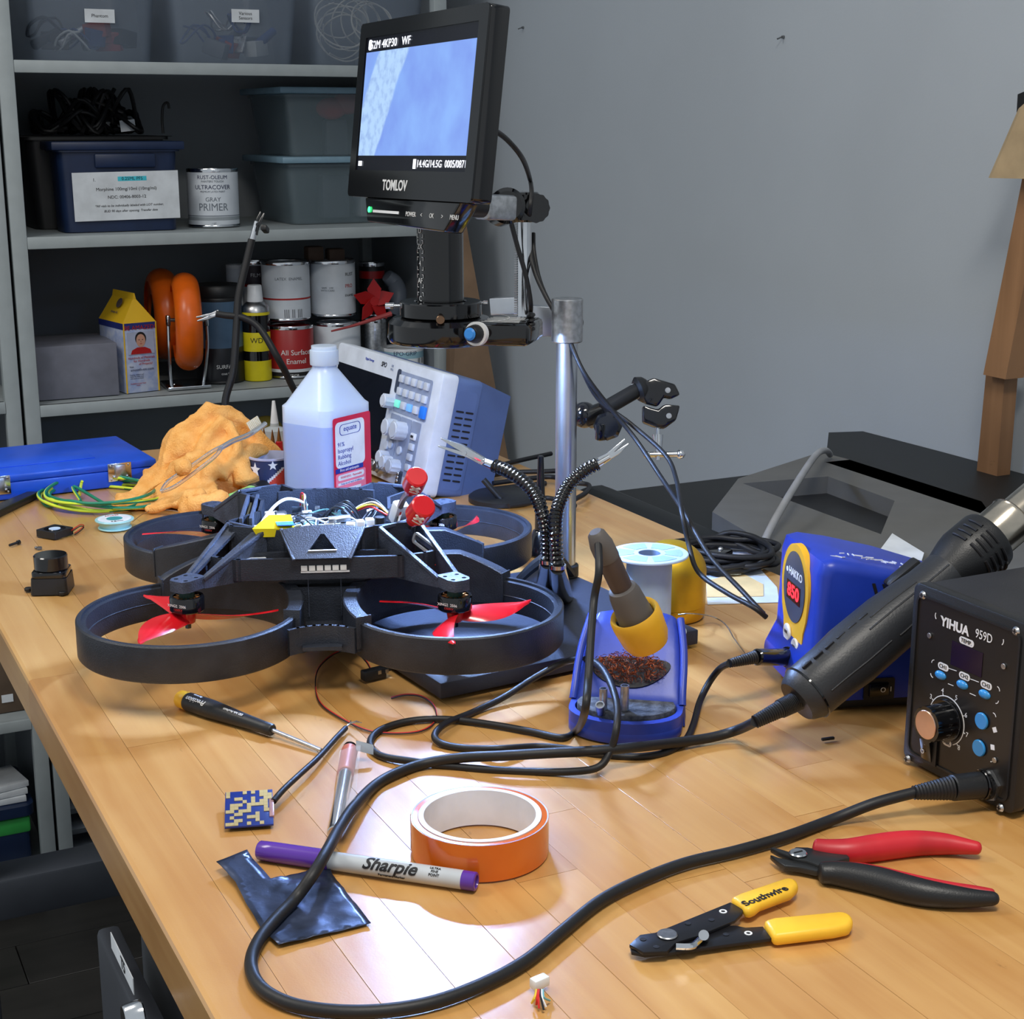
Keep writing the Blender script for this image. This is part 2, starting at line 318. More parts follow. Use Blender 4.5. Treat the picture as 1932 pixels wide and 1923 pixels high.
# drawer cabinet hung under the near end
dc = thing('drawer_cabinet', 'black steel drawer cabinet with a T5 label, hung under the left side of the workbench', 'drawer cabinet', (TX0 + .04, .30, -.62))
DX = TX0 + .012; yA = PX(206, 1722, DX).y; zA = PX(206, 1722, DX).z
W(dc).box((DX + .30, (.30 + yA) / 2, (zA - .66) / 2), (.56, yA - .30, .66 + zA), .004).build('body', FRM, dc)
lq = [PX(x, y, DX - .006) for x, y in ((209, 1751), (252, 1854), (254, 1877), (210, 1786))]; z0_ = zA
for k in range(3):
    z1 = z0_ - .006; z0 = z1 - .17
    dr = W(dc).box((DX - .003, (.30 + yA) / 2, (z0 + z1) / 2), (.016, yA - .312, z1 - z0), .004).build('drawer', FRM, dc); z0_ = z0
    W(dc).box((DX - .013, .40, z1 - .055), (.012, .12, .012), .003).build('handle', STL, dr)
    if k == 0:
        lx = DX - .0114; lq = [PX(x, y, lx) for x, y in ((209, 1751), (252, 1854), (254, 1877), (210, 1786))]
        ya, yb2 = lq[0].y, (lq[1].y + lq[2].y) / 2; zt1, zb1 = (lq[0].z + lq[1].z) / 2, (lq[2].z + lq[3].z) / 2
        q = frame((lx, (ya + yb2) / 2, (zt1 + zb1) / 2), (0, -1, 0), (0, 0, 1))
        chip('label', PAPER, dr, q, ya - yb2, zt1 - zb1, .0005, local=False, label='white paper label reading T5')
        text('T5', (zt1 - zb1) * .70, q @ T(.004, 0, .0007), INK, dr, bold=.02, local=False)
        p = PX(270, 1915, lx); W(dc).cyl(p, p - V((.012, 0, 0)), .010, .009, 20, .001).build('knob', CHR, dr)
# ---------------------------------------------------------------- shelving units
SHM = M('shelf_enamel', (158, 166, 168), .5, var=.03); SHD = M('shelf_back_enamel', (128, 134, 140), .6, var=.05, vs=4)
YF = 2.95; ZS = [PY(40, 137, YF).z, PY(55, 471, YF).z, PY(74, 788, YF).z]; ZS += [ZS[2] - .31, ZS[2] - .62, -1.062]
LX = PY(52, 460, YF).x - .028; RX_ = 1.325
def shelf_unit(label, x0, x1, zs, back=True):
    t = thing('shelving_unit', label, 'shelving', (x0, YF, FLZ + .001))
    for x in (x0, x1 - .028):
        W(t).box((x + .014, YF + .012, (.955 + FLZ + .002) / 2), (.028, .024, .953 - FLZ), .002).build('post', SHM, t)
        W(t).box((x + .014, 3.39, (.955 + FLZ + .002) / 2), (.028, .024, .953 - FLZ), .002).build('post', SHM, t)
    for x in (x0 + .004, x1 - .004): W(t).box((x, 3.17, (.955 + FLZ) / 2), (.002, .42, .950 - FLZ)).build('side_panel', SHD, t)
    W(t).box(((x0 + x1) / 2, 3.404, (.955 + FLZ) / 2), (x1 - x0 - .004, .002, .950 - FLZ)).build('back_panel', SHD, t)
    for z in zs:
        b = W(t).box(((x0 + x1) / 2, 3.175, z + .0205), (x1 - x0 - .01, .44, .003)).box(((x0 + x1) / 2, YF + .006, z + .011), (x1 - x0 - .056, .014, .022), .0015)
        b.build('shelf', SHM, t)
    return t
shelf_unit('grey enamelled steel shelving unit carrying bins, paint cans and the orange wheels', LX, RX_, ZS)
zl = PY(20, 1383, YF).z
shelf_unit('grey steel shelving unit cut off by the left edge of the photograph', LX - .945, LX - .006, [ZS[0] + .02, ZS[1] - .01, ZS[2] + .012, zl, -1.062])
ZT = [z + .0225 for z in ZS]
CLR = clear('frosted_bin_plastic', (118, 130, 146), .30, .3); CLR2 = clear('frosted_box_plastic', (118, 134, 142), .36, .3); NAVY = M('navy_plastic', (24, 40, 72), .4)
JUNK = [M('junk_black', (24, 26, 32), .5), M('junk_grey', (96, 104, 116), .5), M('junk_white', (190, 196, 200), .5), M('junk_blue', (44, 70, 130), .5), M('junk_red', (150, 52, 48), .5), STL]
def wallbin(t, x0, x1, yf, yb_, z0, h, tap, mat, name='tub', thick=.0025, rim=.008):
    b = W(t); xc, yc = (x0 + x1) / 2, (yf + yb_) / 2; hw, hd = (x1 - x0) / 2, (yb_ - yf) / 2; n = 4; ring = []
    def rp(k, dd):
        s_ = 1 - tap * (1 - k); r = .018; return [(xc + px_, yc + py_) for px_, py_ in rpoly(2 * hw * s_ - dd, 2 * hd * s_ - dd, r)]
    lv = [(0, 0, z0), (0, 0, z0 + .004), (1, 0, z0 + h), (1, -2 * rim, z0 + h), (1, -2 * rim, z0 + h + .006), (1, 2 * thick, z0 + h + .006), (0, 2 * thick, z0 + thick)]
    P0 = [rp(k, d) for k, d, _ in lv]; K = len(P0[0]); vs = []; fs = []
    for pp, (_, _, z) in zip(P0, lv): vs += [(p[0], p[1], z) for p in pp]
    for i in range(len(lv) - 1):
        for j in range(K): fs.append((i * K + j, i * K + (j + 1) % K, (i + 1) * K + (j + 1) % K, (i + 1) * K + j))
    fs.append(tuple(range(K))[::-1]); fs.append(tuple((len(lv) - 1) * K + j for j in range(K)))
    return b.add(vs, fs).build(name, mat, t)
def junk(x0, x1, y0, y1, z0, h, n, seed, what, where, mats=JUNK):
    r = random.Random(seed); kinds = ['cable_loop', 'circuit_module', 'tool_roll', 'small_box']
    for k in range(n):
        x, y = r.uniform(x0 + .03, x1 - .03), r.uniform(y0 + .03, y1 - .05); kd = kinds[k % 4]; m = mats[r.randrange(len(mats))]
        if kd == 'cable_loop':
            a0 = r.random() * 6; R = r.uniform(.022, .034); zz = z0 + .004 + h * r.random() * .5
            b = MB(); b.tube([(x + R * math.cos(a0 + a * .7) * (1 + .2 * math.sin(a * 1.7)), y + R * math.sin(a0 + a * .7) * .7, zz + .018 * math.sin(a * 1.3) + .02) for a in range(17)], .0022, 6, 3)
            solo(kd, b, m, 'looped cable lying among the parts ' + where, 'cable', what)
        elif kd == 'circuit_module': solo(kd, MB().box((0, 0, 0), (.05, .004, .035), .001, Mx=T(x, y, z0 + .03) @ RZ(r.random() * 3) @ RX(r.uniform(-.5, .5))).box((0, -.004, .004), (.022, .006, .014), .001, Mx=T(x, y, z0 + .03)), m, 'small module lying among the parts ' + where, 'part', what)
        elif kd == 'tool_roll': solo(kd, MB().cyl((x - .025, y, z0 + .02), (x + .03, y + .02, z0 + .04 + h * .2 * r.random()), .010, .008, 14, .002), m, 'short rolled tube lying among the parts ' + where, 'part', what)
        else: solo(kd, MB().box((0, 0, 0), (.045, .03, .03), .002, Mx=T(x, y, z0 + .02 + .3 * h * r.random()) @ RZ(r.random() * 3) @ RY(r.uniform(-.4, .4))), m, 'small carton lying among the parts ' + where, 'box', what)
# three frosted bins on the top shelf
yfb = 3.0
def bx(px_, Y=yfb, py_=60): return PY(px_, py_, Y).x
for k, (a, b_, lab, s_) in enumerate(((48, 304, 'Phantom', 'leftmost frosted storage bin on the top shelf, one line on its label'), (322, 572, 'Various\nSensors', 'frosted storage bin on the top shelf with a label reading Various Sensors'),
                                     (590, 808, None, 'frosted storage bin of white cable loops partly behind the screen, on the top shelf'))):
    x0, x1 = bx(a), bx(b_); t = thing('storage_bin', s_, 'bin', ((x0 + x1) / 2, yfb + .15, ZT[0] + .001), group='frosted bins on the top shelf')
    wallbin(t, x0, x1, yfb, yfb + .32, ZT[0] + .001, .19, .12, CLR)
    if lab:
        p = PY((188, 463)[k], 30, yfb + .006); q = frame(p, (1, 0, 0), (0, -.06, 1))
        chip('label', PAPER, t, q, .055, .024, .0004, local=False); text(lab, .0062, q @ T(0, 0, .0006), INK, t, local=False)
    if k == 2:
        for j in range(9):
            r = random.Random(j); cx, cz = (x0 + x1) / 2 + r.uniform(-.05, .03), ZT[0] + .075 + r.uniform(-.02, .02); R = r.uniform(.035, .065)
            solo('cable_loop', MB().tube([(cx + R * math.cos(a * .8 + j), yfb + .045 + .008 * j + .02 * math.sin(a), max(ZT[0] + .01, cz + R * .9 * math.sin(a * .8 + j))) for a in range(9)], .0016, 6, 5), M('white_cable', (205, 205, 200), .5),
                 'thin white cable loop inside the frosted bin behind the screen', 'cable', 'white cables in the frosted bin')
    else: junk(x0 + .02, x1 - .02, yfb + .04, yfb + .15, ZT[0] + .01, .10, 12, 11 + k, 'odds and ends in the %s bin' % (('leftmost', 'Various Sensors')[k]), 'in the %s bin' % (('leftmost', 'Various Sensors')[k]))
# second shelf: dark tote with tray lid and cable pile
zt = ZT[1] + .001
x0, x1 = PY(55, 300, 3.12).x, PY(318, 300, 3.12).x
t = thing('dark_tote', 'black tote with a flat lid at the back of the second shelf, under cables', 'tote', ((x0 + x1) / 2, 3.24, zt))
wallbin(t, x0, x1, 3.14, 3.36, zt, .17, .08, BLK); zl2 = PY(180, 258, 3.13).z
W(t).prism([(x0 - .012 + a, b) for a, b in ((0, 3.13), (x1 - x0 + .024, 3.13), (x1 - x0 + .024, 3.375), (0, 3.375))], zt + .177, zl2, bev=.003).build('lid', BLK, t)
for k in range(16):
    r = random.Random(40 + k); cx = PY(r.uniform(110, 240), 200, 3.2).x; R = r.uniform(.02, .05)
    solo('black_cable', MB().tube([(cx + R * 1.3 * math.cos(a * .9 + k), 3.22 + .05 * math.sin(a * .9 + k) + r.uniform(-.02, .02), zl2 + .006 + .022 * (1 + math.sin(a * 1.7 + k)) * (1 + .5 * (k % 3))) for a in range(10)], .0042, 8, 4), RUB,
         'black power cable %s the pile on the dark tote' % ('at the left of' if cx < PY(150, 200, 3.2).x else 'in the middle of' if cx < PY(200, 200, 3.2).x else 'at the right of'), 'cable', 'black cables piled on the dark tote')
p = PY(241, 237, 3.17); solo('cable_tag', MB().box((0, 0, 0), (.030, .0012, .022), 0, Mx=T(*p) @ RY(-.1)), PAPER, 'small white paper tag hanging from the black cable pile', 'tag', loc=p)
p = PY(238, 222, 3.2); solo('power_adapter', MB().box((0, 0, 0), (.07, .04, .03), .006, Mx=T(p.x - .02, 3.22, zl2 + .02) @ RZ(.3)), BLKG, 'black power brick at the right end of the cable pile on the tote', 'adapter')
p0 = PY(309, 245, 3.16); solo('hook_tool', MB().tube([PY(308, 252, 3.16), PY(306, 225, 3.16), PY(308, 200, 3.16), PY(316, 194, 3.16), PY(319, 205, 3.16)], .0028, 8, 5), RUB, 'black curved hook standing up at the right end of the dark tote', 'hook')
# navy tote with taped paper
yt = 3.02; x0, x1 = PY(108, 350, yt).x, PY(342, 350, yt).x; zt1 = PY(230, 279, yt).z
t = thing('navy_tote', 'dark navy plastic tote with a taped white paper label on the second shelf', 'tote', ((x0 + x1) / 2, yt + .12, zt))
wallbin(t, x0 + .004, x1 - .004, yt, yt + .1, zt, zt1 - zt - .007, .05, NAVY, rim=.006)
W(t).prism([(x0 - .008, yt - .010), (x1 + .008, yt - .010), (x1 + .008, yt + .108), (x0 - .008, yt + .108)], zt1 - .004, zt1 + .012, bev=.003).build('lid', NAVY, t)
q = frame(PY(236, 303, yt - .004), (1, 0, 0), (0, 0, 1)); W(t).box((0, 0, 0), (.115, .026, .008), .003, q).build('latch', NAVY, t)
a_, b_ = PY(135, 325, yt - .004), PY(340, 412, yt - .004); q = frame((a_ + b_) / 2, (1, 0, .012), (0, -.03, 1)); pw, ph = b_.x - a_.x, a_.z - b_.z
chip('paper_sheet', PAPER, t, q, pw, ph, .0006, local=False)
chip('highlight', M('cyan_highlighter', (70, 196, 214), .6), t, q @ T(.012, .032, .0007), .055, .0085, .0001, local=False)
for s_, h, x, y, sh in (('1.', .006, -.06, .031, 0), ('0.25ML PFS', .0062, .012, .032, 0), ('Morphine 100mg/10ml (10mg/ml)', .0062, 0, .013, 0), ('NDC: 00406-8003-12', .0060, 0, -.002, 0), ('*All vials to be individually labeled with LOT number,', .0044, .004, -.018, .25), ('BUD 90 days after opening. Transfer date', .0044, .006, -.028, .25)):
    text(s_, h, q @ T(x, y, .0009), INK, t, local=False, shear=sh)
# paint cans
def can(name, label, px_, ptop, pbot, pl, pr_, Y, mat, band=None, lid=CHR, group='paint cans on the shelves', z=None, words=(), cat='can', yaw=0):
    Zd = pix(PY(px_, pbot, Y))[2]; r = px2m(Zd, (pr_ - pl) / 2); c = PY(px_, pbot, Y); zb = c.z if z is None else z; h = vz(c.x, Y + r, ptop) - zb
    t = thing(name, label, cat, (c.x, Y + r, zb), yaw, group)
    MB().lathe([(r * .98, 0), (r * .98, .003), (r, .004), (r, h - .004), (r * .985, h - .003)], 40, cap=True).build('body', mat, t)
    MB().lathe([(0, h - .006), (r * .84, h - .006), (r * .86, h - .001), (r * .93, h), (r * 1.0, h + .001), (r * 1.015, h - .001), (r * 1.005, h - .006), (r * .99, h - .004)], 40, cap=False).build('top_rim', lid, t)
    MB().lathe([(r * .99, 0), (r * 1.015, .001), (r * 1.015, .004), (r * 1.0, .005)], 40, cap=False).build('bottom_rim', lid, t)
    MB().lathe([(0, h - .005), (r * .84, h - .005)], 32, cap=False).build('lid', lid, t)
    for b0, b1, bm in (band or ()): MB().lathe([(r * 1.003, h * b0), (r * 1.003, h * b1)], 40, cap=False).build('printed_band', bm, t)
    for s_, hh, f_, sx_, mat_, al in words:
        cu_text(s_, hh, r * 1.006, h * f_, al, mat_, t, sx_)
    return t, r, h
def cu_text(s_, hh, r, z, ang, mat, t, sx_=1, bold=0):      # lettering wrapped on a cylinder; ang 0 faces -y
    q = text(s_, hh, Matrix(), mat, t, sx=sx_, bold=bold); q.data.transform(T(0, 0, 0))
    fine(q.data, r * .22)
    for v in q.data.vertices:
        a = v.co.x / r + ang - PI / 2 - .28; y = v.co.y; v.co = V((math.cos(a) * (r + v.co.z), math.sin(a) * (r + v.co.z), z + y))
    return q
LABW = M('can_label_white', (205, 212, 220), .45, var=.03); GRYI = M('grey_ink', (110, 118, 128), .6); NVI = M('navy_ink', (40, 48, 84), .6); REDI = M('red_ink', (176, 40, 40), .6); PAPG = M('can_grey_band', (150, 158, 164), .5)
can('primer_can', 'white quart can of gray primer standing alone on the second shelf', 418, 318, 430, 371, 467, 3.04, LABW, [(.19, .205, GRYI), (.12, .18, PAPG)],
    words=(('RUST-OLEUM', .0075, .86, 1, NVI, 0), ('PAINTERS TOUCH', .004, .79, 1, GRYI, 0), ('ULTRACOVER', .0085, .69, 1, NVI, 0), ('PREMIUM LATEX PAINT', .0035, .615, 1, GRYI, 0), ('GRAY', .0085, .48, 1, GRYI, 0), ('PRIMER', .015, .345, .9, GRYI, 0), ('1 QT', .003, .07, 1, GRYI, 0)), z=zt)
# two stacked clear boxes with pale blue rims
x0, x1 = PY(545, 400, 3.05).x, PY(790, 400, 3.05).x; zb = zt
for k, (pt, lab) in enumerate(((303, 'lower clear plastic box with a pale blue rim on the second shelf behind the screen'), (172, 'upper clear plastic box holding red cloth, stacked behind the screen'))):
    zt2 = PY(600, pt, 3.05).z; t = thing('clear_box', lab, 'box', ((x0 + x1) / 2, 3.2, zb), group='clear boxes stacked on the second shelf')
    wallbin(t, x0, x1, 3.05, 3.30, zb, zt2 - zb - .012, .10, CLR2, rim=.004)
    W(t).prism([(x0 - .014, 3.036), (x1 + .014, 3.036), (x1 + .014, 3.314), (x0 - .014, 3.314)], zt2 - .005, zt2 + .008, bev=.003).build('lid', M('pale_blue_plastic', (120, 150, 168), .4), t)
    if k == 1:
        for j, (a, bb) in enumerate(((625, 205), (655, 195))): solo('red_cloth', MB().sphere((0, 0, 0), .028, (1.2, .6, .8), Mx=T(*PY(a, bb, 3.10))), M('red_cloth', (190, 48, 44), .8, bump=.5, bs=80), 'crumpled red cloth inside the upper clear box', 'cloth', 'red cloths in the upper clear box')
        solo('grey_pouch', MB().box((0, 0, 0), (.05, .03, .08), .008, Mx=T(*PY(632, 262, 3.12))), JUNK[1], 'grey pouch under the red cloth in the upper clear box', 'pouch')
    else:
        solo('white_carton', MB().box((0, 0, 0), (.10, .05, .10), .004, Mx=T(PY(720, 385, 3.12).x, 3.14, zb + .058)), LABW, 'white carton inside the lower clear box', 'box')
        solo('grey_block', MB().box((0, 0, 0), (.06, .04, .09), .004, Mx=T(PY(635, 385, 3.12).x, 3.14, zb + .052)), JUNK[1], 'grey block inside the lower clear box', 'block')
    zb = zt2 + .0085
# third shelf
zt = ZT[2] + .001
a = PY(75, 760, 2.985); b_ = PY(229, 757, 2.985); tp = PY(150, 652, 2.985).z; bk = .16
solo('grey_box', MB().box(((a.x + b_.x) / 2, 2.985 + bk / 2 + .01, (zt + tp) / 2), (b_.x - a.x, bk, tp - zt), .002), M('grey_carton', (116, 118, 130), .75, bump=.1, bs=80), 'plain grey cardboard box at the left end of the third shelf', 'box')
# gable-top carton
ct = thing('gable_carton', 'yellow and blue gable-top science kit carton on the third shelf', 'carton', (PY(262, 740, 3.0).x, 3.065, zt), math.radians(11))
cw, cdp = px2m(3.05, 66), .115; hc = vz(ct.location.x, 2.985, 612) - zt; hr = vz(ct.location.x + .0, 3.0, 556) - zt
CY_ = M('carton_yellow', (226, 182, 36), .5, var=.02); CBL = M('carton_blue_print', (188, 196, 216), .55, c2=(150, 166, 206), vs=60)
MB().box((0, 0, hc / 2), (cw, cdp, hc), .001).build('body', CBL, ct)
MB().box((0, 0, hc - .006), (cw + .0012, cdp + .0012, .012)).build('printed_band', M('carton_navy', (38, 50, 120), .5), ct)
rl = hr - hc; x_ = cw / 2; y_ = cdp / 2
MB().add([(-x_, -y_, hc), (x_, -y_, hc), (x_, y_, hc), (-x_, y_, hc), (-x_ * .1, -y_ * .7, hr - .012), (x_ * .1, -y_ * .7, hr - .012), (x_ * .1, y_, hr - .012), (-x_ * .1, y_, hr - .012), (-.001, -y_ * .7, hr), (.001, -y_ * .7, hr), (.001, y_, hr), (-.001, y_, hr)],
         [(0, 1, 5, 4), (1, 2, 6, 5), (3, 0, 4, 7), (2, 3, 7, 6), (4, 5, 9, 8), (5, 6, 10, 9), (7, 4, 8, 11), (6, 7, 11, 10), (8, 9, 10, 11)]).build('gable_top', CY_, ct, smooth=0)
MB().box((-x_ + .0012, -y_ - .0003, hc / 2), (.0025, .001, hc)).box((x_ - .0012, -y_ - .0003, hc / 2), (.0025, .001, hc)).build('yellow_edge', CY_, ct)
q = frame((0, -y_ - .0008, 0), (1, 0, 0), (0, 0, 1))
for s_, hh, z, m_, x in (('BE AMAZED!', .0085, hc * .93, REDI, 0), ('Hundreds of Materials', .0045, hc * .50, REDI, 0), ('for Hundreds', .0045, hc * .455, REDI, 0), ('of Projects!', .0045, hc * .41, REDI, .008), ('Visit', .0035, hc * .375, NVI, -.022), ('smooth-on.com', .0055, hc * .33, NVI, 0),
                         ('Casting rubbers and\nresins to make your\nown parts at home', .0026, hc * .235, NVI, -.012), ('Available at your local\nstore', .0026, hc * .12, REDI, -.010)):
    text(s_, hh, q @ T(x, z, .0003), m_, ct)
SK = M('printed_skin', (198, 150, 128), .6); ph_ = chip('photo_print', M('photo_print_blue', (170, 180, 205), .5), ct, q @ T(0, hc * .71, .0002), cw * .80, hc * .32, .0003)
def el(rx, rz, n=20): return [(rx * math.cos(2 * PI * k / n), rz * math.sin(2 * PI * k / n)) for k in range(n)]
for nm, poly, cx, cz, m_, d_ in (('printed_jacket', [(-.022, 0), (.022, 0), (.019, .008), (.008, .013), (-.008, .013), (-.019, .008)], 0, hc * .555, RED, .0006), ('printed_hair', el(.0115, .013), 0, hc * .775, INK, .0007), ('printed_face', el(.0095, .0128), 0, hc * .745, SK, .0008),
                                 ('printed_eye', el(.0016, .0007, 8), -.0036, hc * .757, INK, .001), ('printed_eye', el(.0016, .0007, 8), .0036, hc * .757, INK, .001), ('printed_mouth', el(.0026, .0006, 8), 0, hc * .70, REDI, .001), ('printed_nose', el(.0008, .002, 8), 0, hc * .73, M('printed_shadow', (160, 112, 92), .6), .001)):
    MB().prism(poly, 0, d_, q @ T(cx, cz, .0002)).build(nm, m_, ct)
q2 = frame((-x_ * .56, 0, (hc + hr) / 2), (0, -1, 0), (x_ * .9, 0, rl)); MB().prism(el(.011, .010), 0, .0006, q2 @ T(.005, .008, .0004)).build('printed_photo', M('printed_dark_photo', (84, 74, 74), .5), ct); text('Activity Kit', .005, q2 @ T(.0, -.012, .0008), NVI, ct)
# orange wheels on their chrome bracket
ORW = M('orange_urethane', (224, 100, 20), .3, sss=.1)
def wheel(label, cx, top, bot, wpx, Y, tilt):
    Zd = 3.05; c = PY(cx, (top + bot) / 2, Y); R = px2m(Zd, (bot - top) / 2) * .99; w_ = px2m(Zd, wpx) * .5
    t = thing('orange_wheel', label, 'wheel', c, tilt, 'orange wheels'); pr = [(R * .45, -w_ * .8), (R * .78, -w_ * .8)] + [(R - w_ * .9 + w_ * .9 * math.cos(a), w_ * math.sin(a)) for a in [(-90 + 12 * k) * PI / 180 for k in range(16)]] + [(R * .78, w_ * .8), (R * .45, w_ * .8), (R * .45, -w_ * .8)]
    MB().lathe(pr, 48, RY(PI / 2), cap=False).build('tyre', ORW, t)
    MB().lathe([(.006, -w_ * .85), (R * .45, -w_ * .6), (R * .45, w_ * .6), (.006, w_ * .85)], 32, RY(PI / 2)).build('hub', M('dark_hub', (40, 40, 42), .4), t); return t
wheel('orange wheel held in the chrome bracket on the third shelf, the front one', 352, 514, 700, 50, 3.02, math.radians(-11))
wheel('orange wheel behind the bracketed one, nearer the yellow carton', 308, 503, 682, 54, 3.15, math.radians(-5))
br = thing('wheel_bracket', 'chrome wire bracket carrying the front orange wheel', 'bracket', (PY(353, 738, 3.03).x, 3.04, zt))
fz = vz(br.location.x, 3.02, 604)
for s_ in (317, 389):
    a = PY(s_, 605, 3.02); W(br).tube([a, PY(s_ + 2, 660, 3.02), PY(s_ + 6 * (1 if s_ < 350 else -1), 725, 3.03), V((PY(s_ + (14 if s_ < 350 else -10), 738, 3.03).x, 3.03, zt + .006))], .0036, 8, 5).build('fork_wire', CHR, br)
    W(br).box(tuple(a), (.008, .014, .022), .003).build('axle_plate', CHR, br)
W(br).prism([(PY(316, 730, 3).x, 2.995), (PY(398, 730, 3).x, 2.995), (PY(396, 730, 3).x, 3.09), (PY(322, 730, 3).x, 3.09)], zt, zt + .007, bev=.002).build('base_plate', CHR, br)
W(br).cyl(PY(315, 604, 3.02), PY(391, 604, 3.02), .004).build('axle', STL, br)
# jar, spray can, other cans
JB = M('jar_blue_grey', (70, 96, 122), .4); DKL = M('jar_black_label', (22, 24, 30), .35)
t, r, h = can('powder_jar', 'black and slate-blue jar with a black screw lid beside the orange wheels', 430, 560, 722, 386, 476, 3.03, DKL, [(.42, .98, JB)], lid=BLK, z=zt, cat='jar', group='', words=(('SURFACE', .008, .20, 1, WINK, .3), ('coat filler', .005, .12, 1, WINK, .3)))
zj = zt + h; MB().lathe([(r * .97, h), (r, h + .003), (r, h + .022), (r * .94, h + .026), (0, h + .026)], 40).build('screw_lid', BLK, t)
cc = PY(495, 718, 3.03); Zd = 3.1; r = px2m(Zd, 27); hb = vz(cc.x, 3.03, 585) - zt
t = thing('spray_can', 'yellow and black spray can with a white cap on the third shelf', 'spray can', (cc.x, 3.03 + r, zt))
hs = vz(cc.x, 3.03, 592) - zt; ht = vz(cc.x, 3.03 + r, 569) - zt; hk = vz(cc.x, 3.03 + r, 540) - zt
MB().lathe([(r * .97, 0), (r, .003), (r, hs), (r * .97, hs + .003)], 36).build('body', M('spray_yellow', (222, 206, 30), .35), t)
MB().lathe([(r * 1.003, hs * .30), (r * 1.003, hs * .44)], 36, cap=False).build('black_band', BLKG, t); MB().lathe([(r * 1.003, hs * .72), (r * 1.003, hs * .97)], 36, cap=False).build('black_band', BLKG, t)
MB().lathe([(r, hs + .002), (r * .96, hs + .012), (r * .62, ht), (r * .5, ht + .002)], 36).build('shoulder', STL, t)
MB().lathe([(r * .58, ht), (r * .50, hk + .001), (r * .44, hk + .003), (0, hk + .003)], 28).build('cap', WHT, t); cu_text('WD', .011, r * 1.006, hs * .60, 0, INK, t)
can('paint_can', 'white gallon paint can with a barcode stacked above the red can on the third shelf', 556, 492, 604, 509, 600, 3.05, LABW, [(.36, .39, REDI)], z=PY(556, 606, 3.05).z, words=(('LATEX  ENAMEL', .006, .72, 1, GRYI, .1), ('||| || |||', .014, .14, .8, INK, .25)))
can('paint_can', 'white paint can with a small red and yellow emblem, right of the barcode can', 644, 490, 596, 601, 687, 3.06, LABW, [], z=PY(644, 598, 3.06).z, words=(('RUST', .007, .76, 1, INK, .75), ('PRO', .008, .55, 1, REDI, .72), ('ENAMEL', .005, .38, 1, INK, .75), ('SAFE   USE\nWITH CARE', .004, .5, 1, GRYI, -.3)))
can('paint_can', 'squat red paint can with a silver rim on the third shelf behind the alcohol bottle', 564, 612, 722, 520, 609, 3.03, M('can_red', (158, 32, 34), .4, var=.03), [(0, .12, INK), (.12, .18, LABW)], z=zt, words=(('All Surface', .011, .50, 1, WINK, .22), ('Enamel', .011, .33, 1, WINK, .22), ('INTERIOR', .005, .06, 1, WINK, 0)))
can('paint_can', 'silver paint can with a white label under the emblem can', 652, 606, 664, 604, 694, 3.05, LABW, [(0, .15, STL)], z=zt)
can('paint_can', 'small bare metal can behind the ring light on the third shelf', 716, 602, 668, 698, 742, 3.07, STL, [], z=zt)
can('paint_can', 'dark can with a red stripe at the right of the upper row of cans', 712, 496, 592, 690, 738, 3.14, BLK, [(.72, .86, RED)], z=PY(712, 598, 3.14).z, lid=CHR)
can('paint_can', 'white can with a dark striped label behind the spray can', 492, 492, 600, 468, 516, 3.16, LABW, [(.52, .92, M('can_dark_label', (66, 58, 66), .5)), (.48, .54, RED)], z=zt + .13, words=(('FILM', .008, .72, 1, WINK, 0),))
can('paint_can', 'white tub at the left end of the upper row of cans', 455, 500, 600, 436, 474, 3.2, LABW, [], z=zt + .13, lid=WHT)
for a, zz, yy_ in ((556, PY(556, 606, 3.05).z, 3.09),): pass
can('epoxy_tub', 'white and pale blue tub under the ring light, on the third shelf', 776, 655, 704, 739, 817, 3.03, WHT, [(.55, 1.0, M('tub_pale_blue', (150, 190, 205), .5))], z=zt, lid=WHT, words=(('EPO-GRIP', .009, .8, 1, NVI, 0), ('II II', .012, .4, 1, INK, .9)))
# red fan rotor and red strap hanging over the cans
p = PY(705, 568, 3.06); t = thing('red_rotor', 'red star-shaped plastic rotor beside the white emblem can', 'rotor', p)
MB().cyl((0, .004, 0), (0, -.006, 0), .010, n=16).build('hub', RED, t)
for k in range(5):
    a = PI / 2 + k * 2 * PI / 5; q = frame((0, -.002, 0), (math.cos(a), 0, math.sin(a)), (-math.sin(a), 0.35, math.cos(a))); MB().prism([(.004, -.012), (.026, -.016), (.048, 0), (.026, .014), (.004, .010)], -.001, .001, q).build('blade', RED, t)
solo('red_strap', MB().tube([PY(738, 592, 3.0), PY(700, 604, 3.0), PY(665, 615, 3.0), PY(625, 625, 3.0)], .006, 8, 6, rf=lambda t_: .9 - .6 * t_), M('faded_red', (168, 70, 70), .6), 'faded red strap draped over the lower silver cans', 'strap')
for k, (a, b2) in enumerate(((592, 478), (632, 482))): solo('wood_block', MB().box((0, 0, 0), (.036, .03, .03), .004, Mx=T(*PY(a, b2, 3.14))), M('dark_wood_block', (92, 72, 60), .6), 'dark wooden block lying on the ' + ('barcode' if k == 0 else 'emblem') + ' paint can', 'block')
solo('glove', MB().tube([PY(742, 592, 3.1), PY(752, 560, 3.1), PY(745, 535, 3.12), PY(730, 520, 3.12)], .016, 12, 5, rf=lambda t_: .8 + .4 * math.sin(3 * t_)), JUNK[1], 'dark grey work glove at the right end of the third shelf', 'glove')
